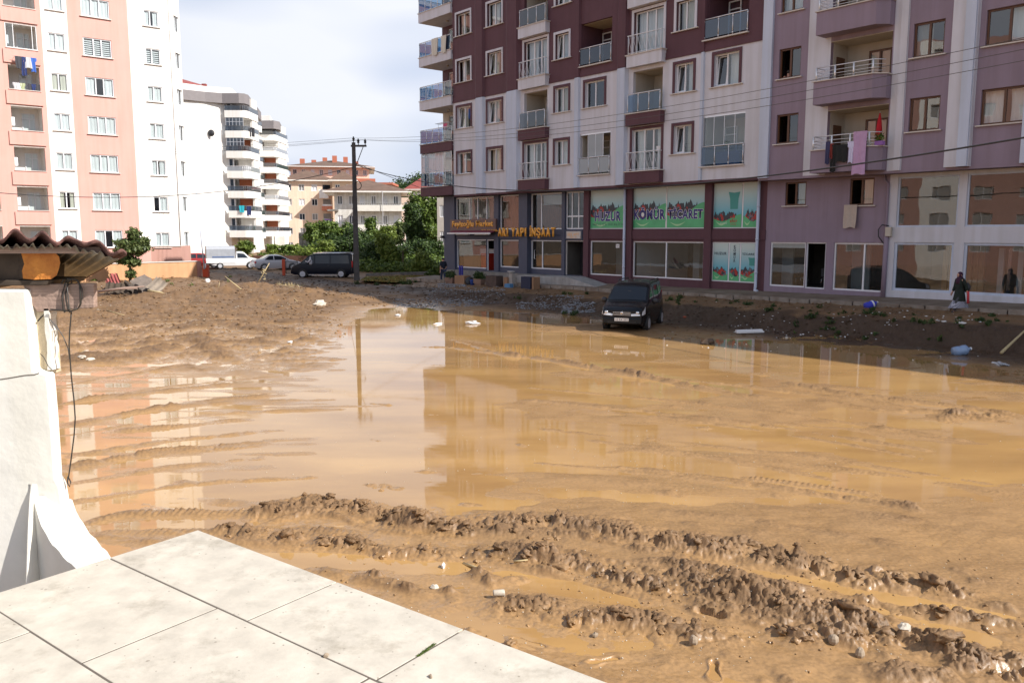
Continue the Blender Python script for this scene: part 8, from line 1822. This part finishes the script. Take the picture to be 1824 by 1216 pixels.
bottle('blue and white plastic drum lying on the dark bank', 1549, 581, cloth('royal_blue_plastic', (0.05, 0.06, 0.5)), 1.1, (0.4, R(70), 0.5), m_pwhite); bottle('clear bluish water jug floating in the shaded water', 1712, 632, mat('clear_blue_plastic', (0.25, 0.36, 0.55), 0.15, var=0), 1.15, (0.2, R(80), 0.3))
lump('crumpled clear plastic bag in the water at the far right', 'plastic bag', 1783, 649, (0.30, 0.16, 0.045), mat('clear_film', (0.5, 0.52, 0.55), 0.2, var=0.2, vs=20), 17, 0.5); lump('white foam block on the waterline below the walking woman', 'foam', 1709, 613, (0.16, 0.08, 0.045), m_foam, 18); lump('small white foam slab left of the foam block', 'foam', 1679, 610, (0.09, 0.06, 0.03), m_foam, 19); lump('brownish flat board piece in the shaded shallow', 'board', 1401, 602, (0.14, 0.07, 0.03), m_pst, 20)
a, b = GP(1783, 632, 0.06, 0), GP(1834, 626, 0.10, 0); stick('pale plank end sticking in from the right edge on the bank', a, b, 0.05, m_straw, 'plank')
lump('small tree root lump with twigs at the shadow edge', 'root', 1262, 614, (0.26, 0.2, 0.12), m_bark, 21, 0.5); lump('reddish brick piece on the mud right of the van', 'brick', 1219, 572, (0.07, 0.05, 0.05), cloth('brick_red', (0.4, 0.1, 0.05)), 22)
# crumbs that nobody could count
def crumbs(name, label, areas, n, smin, smax, m, seed):
    rg = np.random.default_rng(seed); P_ = []
    for i in range(n):
        x0, x1, y0, y1 = areas[i % len(areas)]; g_ = G(rg.uniform(x0, x1), rg.uniform(y0, y1), 0.05); P_.append(g_[:2])
    P_ = np.array(P_); z = terrain(P_[:, 0:1], P_[:, 1:2])[:, 0]; z = np.maximum(z, 0.0)
    s = rg.uniform(smin, smax, n) * (1 + (P_[:, 1] / 30)); base = np.array([(-1, 0, 0), (1, 0, 0), (0, -1, 0), (0, 1, 0), (0, 0, -.7), (0, 0, .7)]); f = np.array([(0, 2, 5), (2, 1, 5), (1, 3, 5), (3, 0, 5), (2, 0, 4), (1, 2, 4), (3, 1, 4), (0, 3, 4)])
    a = rg.uniform(0, 6.28, n); c_, s_ = np.cos(a), np.sin(a); V = base[None] * s[:, None, None] * rg.uniform(0.4, 1.2, (n, 6, 1)); X_ = V[:, :, 0] * c_[:, None] - V[:, :, 1] * s_[:, None]; Y_ = V[:, :, 0] * s_[:, None] + V[:, :, 1] * c_[:, None]
    co = np.stack([X_ + P_[:, 0:1], Y_ + P_[:, 1:2], V[:, :, 2] * 0.6 + z[:, None] + s[:, None] * 0.2], 2).reshape(-1, 3); q = (f[None] + (np.arange(n) * 6)[:, None, None]).reshape(-1, 3)
    return tag(link(name, fast_mesh(name, co, q, m), None), label, kind='stuff')
crumbs('foam_crumbs', 'white foam crumbs scattered along the right bank and waterline', [(1380, 1520, 576, 600), (1300, 1400, 575, 592), (1480, 1640, 585, 600), (1560, 1730, 596, 606), (1180, 1420, 560, 625), (1440, 1824, 560, 640)], 150, 0.012, 0.035, m_foam, 1)
crumbs('gravel', 'grey blue gravel spilled below the corner of the market', [(760, 900, 522, 540), (780, 830, 508, 520), (920, 1040, 540, 552), (700, 860, 535, 546), (1000, 1060, 548, 556)], 2600, 0.012, 0.034, mat('grey_gravel', (0.30, 0.32, 0.35), 0.7, var=0.3, vs=20), 2)
crumbs('pebbles', 'small pale pebbles and grit lying over the mud', [(600, 1824, 980, 1200), (420, 1300, 1000, 1190), (130, 640, 560, 640), (140, 640, 640, 900), (640, 1500, 760, 900), (900, 1824, 600, 900)], 900, 0.004, 0.011, m_pst, 3)
crumbs('stubble', 'bits of pale debris on the left mud mounds', [(130, 640, 500, 600), (140, 560, 520, 590)], 500, 0.008, 0.022, m_pst, 4)
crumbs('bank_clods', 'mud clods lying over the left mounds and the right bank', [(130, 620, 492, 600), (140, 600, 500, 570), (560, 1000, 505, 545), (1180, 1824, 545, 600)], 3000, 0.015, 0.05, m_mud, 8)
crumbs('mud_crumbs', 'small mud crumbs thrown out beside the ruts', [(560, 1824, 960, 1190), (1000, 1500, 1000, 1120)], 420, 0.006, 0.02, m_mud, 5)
def clod_field(n, seed):
    """rounded mud clods heaped along the churned ridges"""
    rg = np.random.default_rng(seed); rs = [r_ for r_ in RIDGES if r_[1] > 0.065 and r_[3] > 0.5 and r_[0][:, 1].mean() < 14]
    bm = bmesh.new(); bmesh.ops.create_icosphere(bm, subdivisions=3, radius=1.0); bv = np.array([v.co[:] for v in bm.verts]); bf = np.array([[v.index for v in f.verts] for f in bm.faces]); bm.free()
    lens = np.array([np.hypot(*(r_[0][-1] - r_[0][0])) for r_ in rs]); ch = rg.choice(len(rs), n, p=lens / lens.sum()); P_ = []
    for c in ch:
        pts = rs[c][0]; t = rg.random() * (len(pts) - 1); i = int(t); q = pts[i] + (pts[i + 1] - pts[i]) * (t - i); P_.append(q + rg.normal(size=2) * rs[c][2] * 0.75)
    P_ = np.array(P_); z = terrain(P_[:, 0:1], P_[:, 1:2])[:, 0]; z = np.maximum(z, -0.005)
    s = 0.016 + 0.050 * rg.random(n) ** 2.2; out = []
    for i in range(n):
        o_ = rg.uniform(0, 50, 2); k = 1 + 1.0 * fbm(bv[:, 0] * 2.0 + o_[0] + bv[:, 2] * 1.3, bv[:, 1] * 2.0 + o_[1] - bv[:, 2] * 1.3, 3, 5, 0.65)
        a = rg.uniform(0, 6.28); V = bv * k[:, None] * s[i] * np.array([rg.uniform(0.9, 2.0), rg.uniform(0.7, 1.2), rg.uniform(0.5, 0.85)]); X_ = V[:, 0] * math.cos(a) - V[:, 1] * math.sin(a); Y_ = V[:, 0] * math.sin(a) + V[:, 1] * math.cos(a)
        out.append(np.stack([X_ + P_[i, 0], Y_ + P_[i, 1], V[:, 2] + z[i] - s[i] * 0.10], 1))
    m_ = len(bv); q = (bf[None] + (np.arange(n) * m_)[:, None, None]).reshape(-1, 3)
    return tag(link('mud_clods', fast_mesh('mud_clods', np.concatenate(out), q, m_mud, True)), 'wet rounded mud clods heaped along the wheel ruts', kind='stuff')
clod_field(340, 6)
# puddle on the road behind
pdl = MB(); c0 = [(640, 499), (700, 503), (760, 500), (775, 492), (720, 489), (655, 491)]; q = [G(x, y, 0.36) for x, y in c0]; pdl.add([tuple(p) for p in q], [tuple(range(len(q)))]); tag(pdl.build('puddle', m_water), 'bright puddle on the road right of the utility pole', kind='structure')
kb = thing('kerb', 'long low kerb of the road behind the utility pole', 'kerb', (0, 0, 0)); a, b = G(652, 489, 0.40), G(800, 484, 0.40)
for i in range(14):
    p = a + (b - a) * ((i + 0.5) / 14); o = MB().box(-0.5, 0.5, -0.1, 0.1, 0, 0.3).build('kerb_stone', m_conc, kb); o.location = (p.x, p.y, 0.18); o.rotation_euler = (0, 0, math.atan2((b - a).y, (b - a).x)); o.scale = ((b - a).length / 14 * 0.97, 1, 1)

# ------------------------------------------------------------------ the terrace the picture is taken from
ZD = 2.25; C0 = G(349, 948, ZD); Av = Vector((0.7981, -0.6025, 0)); Bv = Vector((-0.6025, -0.7981, 0))
TR = bpy.data.objects.new('terrace', MB().box(0.02, 6.5, 0.02, 6.5, -2.6, -0.075).mesh('terrace', m_plaster)); COL.objects.link(TR)
Rm = Matrix(((Av.x, Bv.x, 0, C0.x), (Av.y, Bv.y, 0, C0.y), (0, 0, 1, ZD), (0, 0, 0, 1)))
# keep a pure rotation: local x along the front edge, local y mirrored to stay right-handed
ang = math.atan2(Av.y, Av.x); TR.location = (C0.x, C0.y, ZD); TR.rotation_euler = (0, 0, ang)
TR.data.transform(Matrix.Scale(-1, 4, (0, 1, 0))); TR.data.flip_normals(); tag(TR, 'low white block carrying the stone paved terrace', kind='structure')
def tile(a0, a1, b0, b1, seed, thick=0.045, drop=0.0):
    r_ = random.Random(seed); g_ = 0.0035
    j = lambda: r_.uniform(-0.0012, 0.0012)
    x0, x1, y0, y1 = a0 + g_ + j(), a1 - g_ + j(), -(b1 - g_ + j()), -(b0 + g_ + j())
    o = MB().box(x0, x1, y0, y1, -thick, r_.uniform(-0.0004, 0.0008) - drop).build('stone_tile', m_traver, TR, bevel=0.003); return o
rows = [(-0.03, 0.432, [-0.03, 1.03, 1.75, 2.55, 3.4, 4.3, 5.2, 6.4]), (0.432, 0.978, [-0.03, 0.84, 1.72, 2.6, 3.5, 4.4, 5.4, 6.4]), (0.978, 1.52, [-0.03, 0.45, 1.30, 2.2, 3.0, 3.9, 4.8, 5.6, 6.4]), (1.52, 2.06, [-0.03, 0.9, 1.8, 2.7, 3.6, 4.5, 5.4, 6.4]), (2.06, 2.6, [-0.03, 0.5, 1.4, 2.3, 3.2, 4.1, 5.0, 6.4]), (2.6, 3.2, [-0.03, 0.9, 1.8, 2.7, 3.6, 4.5, 5.4, 6.4])]
for i, (b0, b1, js) in enumerate(rows):
    for k in range(len(js) - 1): tile(js[k], js[k + 1], b0, b1, i * 20 + k)
MB().box(0.0, 6.4, -3.2, -0.002, -0.074, -0.0014).build('mortar_bed', m_mortar, TR)
p = G(581, 1169, ZD); lump('small dried mud crumb on the terrace joint', 'mud crumb', 100, 700, (0.012, 0.009, 0.008), m_gst, 23).location = (p.x, p.y, ZD + 0.006)
p = G(767, 1206, ZD); lump('tiny dark dirt speck lump near the lower terrace edge', 'mud crumb', 100, 700, (0.010, 0.006, 0.006), m_gst, 24).location = (p.x, p.y, ZD + 0.005)
ms_ = []
for t_ in np.linspace(0, 0.55, 26):
    g1, g2 = G(745, 1168, ZD), G(797, 1130, ZD); q = g1 + (g2 - g1) * t_; ms_.append((q.x, q.y, ZD + 0.002, 0.010, 0.004, 0.002))
tag(leaf_cloud('moss', ms_, 700, 0.003, m_leaf, None, 51), 'green moss in the joint between two terrace stones', kind='stuff')

# plastered pillar, low wall, eave
pil = thing('plastered_pillar', 'thick white plastered pillar under the corrugated eave at the left edge', 'pillar', (0, 0, 0))
YP = 3.96
def PZ(px, py, Y=4.03): p = AY(px, py, Y); return (p.x, p.z)
out = [PZ(-200, 1250), PZ(128, 1130), PZ(131, 1000), PZ(129, 925), PZ(124, 880), PZ(120, 858), PZ(113, 845), PZ(110, 800), PZ(106, 740), PZ(102, 690), PZ(99, 662), PZ(84, 658), PZ(74, 655), PZ(70, 600), PZ(65, 552), PZ(61, 514), PZ(-200, 512)]
pm = MB().prism(out, YP, YP + 0.07, 'y'); po_ = pm.build('pillar_body', m_plaster, pil, bevel=0.012)
cr = MB(); pts = [AY(x, y, YP) for x, y in ((-5, 676), (10, 674), (28, 671), (45, 668), (62, 667), (70, 664))]; cr.tube([(p.x, p.y - 0.001, p.z) for p in pts], 0.0022, 4); cr.build('hairline_crack', m_mortar, pil)
MB().box(AY(60, 553, 4.04).x, AY(90, 553, 4.04).x, 4.02, 4.10, AY(67, 664, 4.05).z, AY(67, 550, 4.05).z).build('pale_post', m_timber_pale, pil, bevel=0.004)
rr = random.Random(4); e_ = [PZ(96 + 1.5 * math.sin(i * 1.9) + i * 0.55, 548 + i * 9.8, 4.05) for i in range(12)]; mb = MB(); lft = [PZ(89 + rr.uniform(-1.5, 1.5) + i * 0.55, 548 + i * 9.8, 4.05) for i in range(12)]; mb.prism(e_[::-1] + lft, 4.0, 4.07, 'y'); mb.build('rough_plaster_edge', m_plaster, pil)
lw = thing('low_wall', 'low rounded plaster wall running from the pillar foot to the terrace', 'wall', (0, 0, 0))
T1_, T2_ = AY(62, 922, YP - 0.02), AY(131, 925, YP + 0.05); T3_, T4_ = G(143, 1020, ZD - 0.03), G(204, 1000, ZD - 0.03)
def lw_fn(u, v):
    a = T1_ + (T3_ - T1_) * u; b = T2_ + (T4_ - T2_) * u
    a = Vector((a.x - 0.02 * math.sin(u * math.pi), a.y, a.z)); b = Vector((b.x + 0.012 * math.sin(u * 3), b.y, b.z)); p = a + (b - a) * v
    p.z += 0.015 * math.sin(math.pi * v) + 0.10 * (1 - u) ** 6 + 0.006 * math.sin(u * 23 + v * 9); return tuple(p)
mb = MB(); mb.grid(lw_fn, 14, 6)
def lw_side(v0):
    def fn(u, v): p = Vector(lw_fn(u, v0)); return (p.x - (0.16 * (1 - v) ** 2 * (1 - u) ** 1.5 if v0 == 0 else 0), p.y - (0.05 * (1 - v) if v0 == 0 else 0), p.z - 1.6 * (1 - v))
    return fn
mb.grid(lw_side(0.0), 14, 10); mb.grid(lw_side(1.0), 14, 6); mb.build('wall_body', m_plaster, lw, True)
fin = MB(); 
def fin_fn(u, v):      # the plaster fillet that fades up the pillar
    z0_ = AY(60, 1080, YP).z; z1_ = AY(60, 862, YP).z; z = z0_ + (z1_ - z0_) * v; w_ = 0.035 + 0.10 * (1 - v) ** 2.2; xc = AY(58, 862, YP).x + 0.015 * (1 - v); dpt = 0.16 * (1 - v) ** 0.7
    return (xc + (u - 0.5) * w_ * 1.2, YP - dpt * math.sin(math.pi * u) , z)
fin.grid(fin_fn, 10, 12); fin.build('fillet', m_plaster, lw, True)

ev = thing('corrugated_eave', 'old red brown corrugated roof edge over grey tin and a sawn beam at the left', 'roof', (0, 0, 0))
def corr(name, m, yp0, Pn, dirx, back, n, per, amp, th, rag, seed):
    """Pn: near right corner, dirx: vector along the near edge to the left end, back: vector to the far edge"""
    r_ = random.Random(seed); L_ = dirx.length; mb = MB(); nu = n; rg_ = [r_.uniform(-rag, rag) for _ in range(nu + 1)]
    sg = [0.004 * math.sin(i * 0.19 + seed) + 0.003 * math.sin(i * 0.53) for i in range(nu + 1)]; rg_ = [rag * (math.sin(i * 0.31 + seed) + 0.6 * math.sin(i * 0.83)) for i in range(nu + 1)]
    def fn(u, v):
        i = int(round(u * nu)); ph = u * L_ / per * 2 * math.pi + 1.1
        b = Pn + dirx * u + back * v + back.normalized() * (rg_[i] * (1 - v)); wv = (math.sin(ph)) * amp * (1 + 0.3 * math.sin(u * 13 + seed)); drop = yp0(u)
        return (b.x, b.y, b.z + wv + drop + sg[i] * (1 - v))
    mb.grid(fn, nu, 6); k = len(mb.v); mb.v += [(p[0], p[1], p[2] - th) for p in mb.v[:k]]; f0 = list(mb.f); mb.f += [tuple(k + i for i in reversed(f)) for f in f0]
    for i in range(nu): mb.f.append((i * 7, k + i * 7, k + (i + 1) * 7, (i + 1) * 7))
    for j in range(6): mb.f.append((j, j + 1, k + j + 1, k + j))
    mb.m = [0] * len(mb.f); return mb.build(name, m, ev, True)
Y0 = 3.9
Pr = AY(226, 452, Y0); Pl = AY(-420, 402, Y0 - 0.1)
back = Vector((-1.10, 1.5, -0.26))
corr('fibre_sheet', m_fibre, lambda u: 0.055 * (1 - math.exp(-u * 16)) - 0.012 * math.exp(-((u - 0.0) / 0.02) ** 2), Pr, Pl - Pr, back, 220, 0.122, 0.021, 0.016, 0.008, 3)
Pr2 = AY(211, 462, Y0 + 0.02); Pl2 = AY(-420, 428, Y0 - 0.08)
corr('tin_sheet', m_tin, lambda u: 0.035 * (1 - math.exp(-u * 12)) + 0.022 * math.exp(-((u - 0.16) / 0.09) ** 2), Pr2, Pl2 - Pr2, back * 0.97, 300, 0.038, 0.0075, 0.002, 0.01, 5)
a = AY(182, 440, Y0 + 0.05); b = AY(-420, 438, Y0 + 0.0)
MB().add([tuple(q) for q in (a, b, b + Vector((0, 0.05, 0)), a + Vector((0, 0.05, 0)), a - Vector((0.01, 0, 0.030)), b - Vector((0, 0, 0.036)), b - Vector((0, -0.05, 0.036)), a - Vector((0.01, -0.05, 0.030)))], [(0, 1, 2, 3), (4, 7, 6, 5), (0, 4, 5, 1), (0, 3, 7, 4), (2, 6, 7, 3), (1, 5, 6, 2)]).build('batten', m_timber, ev)
pts_px = [(38, 449), (60, 447), (85, 447), (100, 451), (106, 457), (108, 468), (106, 478), (102, 490), (92, 497), (60, 498), (42, 496), (40, 482), (44, 470)]
end = [AY(x, y, Y0 + 0.07) for x, y in pts_px]; bk = Vector((-1.3, 0.95, -0.18)); n_ = len(end)
MB().add([tuple(p) for p in end] + [tuple(p + bk) for p in end], [tuple(range(n_))[::-1]] + [(i, (i + 1) % n_, n_ + (i + 1) % n_, n_ + i) for i in range(n_)]).build('beam', m_beam, ev)
MB().add([tuple(p + Vector((0, -0.004, 0))) for p in end], [tuple(range(n_))[::-1]]).build('sawn_end', m_cutwood, ev)
def slab_px(nm, quad_, Y, th, m, parent, bevel=0.004):
    v = [AY(x, y, Y) for x, y in quad_]; k = len(v); return MB().add([tuple(p) for p in v] + [tuple(p + Vector((0, th, 0))) for p in v], [tuple(range(k))[::-1], tuple(range(k, 2 * k))] + [(i, (i + 1) % k, k + (i + 1) % k, k + i) for i in range(k)]).build(nm, m, parent, bevel=bevel)
slab_px('dark_block', [(-300, 448), (37, 449), (36, 505), (-300, 505)], Y0 + 0.10, 0.4, m_beam, ev)
slab_px('top_plate', [(-300, 499), (88, 499), (82, 508), (-300, 513)], Y0 + 0.07, 0.35, m_beam, ev)
hb_ = slab_px('projecting_board', [(40, 506), (167, 505), (168, 548), (66, 556), (55, 540)], Y0 + 0.10, 0.035, m_timber, ev)
wr_ = thing('wire_loops', 'black wire looped four times round the projecting board', 'wire', (0, 0, 0)); YW = Y0 + 0.085
def wpx(pts, r_, nm='wire', m=m_wire, Y=YW): MB().tube([tuple(AY(x, y, Y)) for x, y in pts], r_, 6).build(nm, m, wr_, True)
wpx([(110, 505), (113, 498), (118, 497), (116, 505), (112, 520), (111, 535), (113, 550), (115, 556), (118, 553)], 0.004); wpx([(117, 503), (121, 496), (126, 496), (128, 504), (120, 508), (117, 520), (118, 536), (121, 550), (124, 556), (125, 549)], 0.004)
wpx([(120, 505), (124, 498), (131, 497), (138, 499), (142, 508), (143, 525), (143, 542), (138, 550), (126, 554), (100, 552), (90, 551)], 0.004); wpx([(141, 503), (146, 515), (147, 530), (144, 542), (140, 548)], 0.003)
wpx([(119, 505), (121, 525), (123, 545), (122, 554)], 0.003, m=m_wiregrey)
cbl = tag(MB().tube([tuple(AY(x, y, YW + 0.01)) for x, y in ((127, 553), (126, 570), (124, 590), (123, 615), (127, 670), (132, 715), (134, 745), (132, 775), (127, 815), (122, 850), (126, 858), (124, 866), (120, 860), (121, 848))], 0.0032, 6).build('hanging_cable', m_wire, None, True), 'thin dark cable dangling from the board down past the pillar', 'cable')
cb2 = tag(MB().tube([tuple(AY(x, y, YW + 0.02)) for x, y in ((67, 572), (75, 563), (88, 554), (96, 551), (110, 552))], 0.0035, 6).build('slack_wire', m_wire, None, True), 'short black wire arching from the pillar to the board underside', 'wire')
cb3 = tag(MB().tube([tuple(AY(x, y, YW + 0.02)) for x, y in ((82, 562), (90, 570), (102, 583), (113, 600), (121, 620), (124, 640))], 0.0022, 6).build('grey_wire', m_wiregrey, None, True), 'thin grey wire curving from the post to the hanging cable', 'wire')
cb4 = tag(MB().tube([tuple(AY(x, y, YW - 0.0)) for x, y in ((72, 630), (78, 636), (86, 652), (98, 664))], 0.002, 5).build('tie_wire', m_wire, None, True), 'rusty tie wire sticking out of the pillar edge', 'wire')
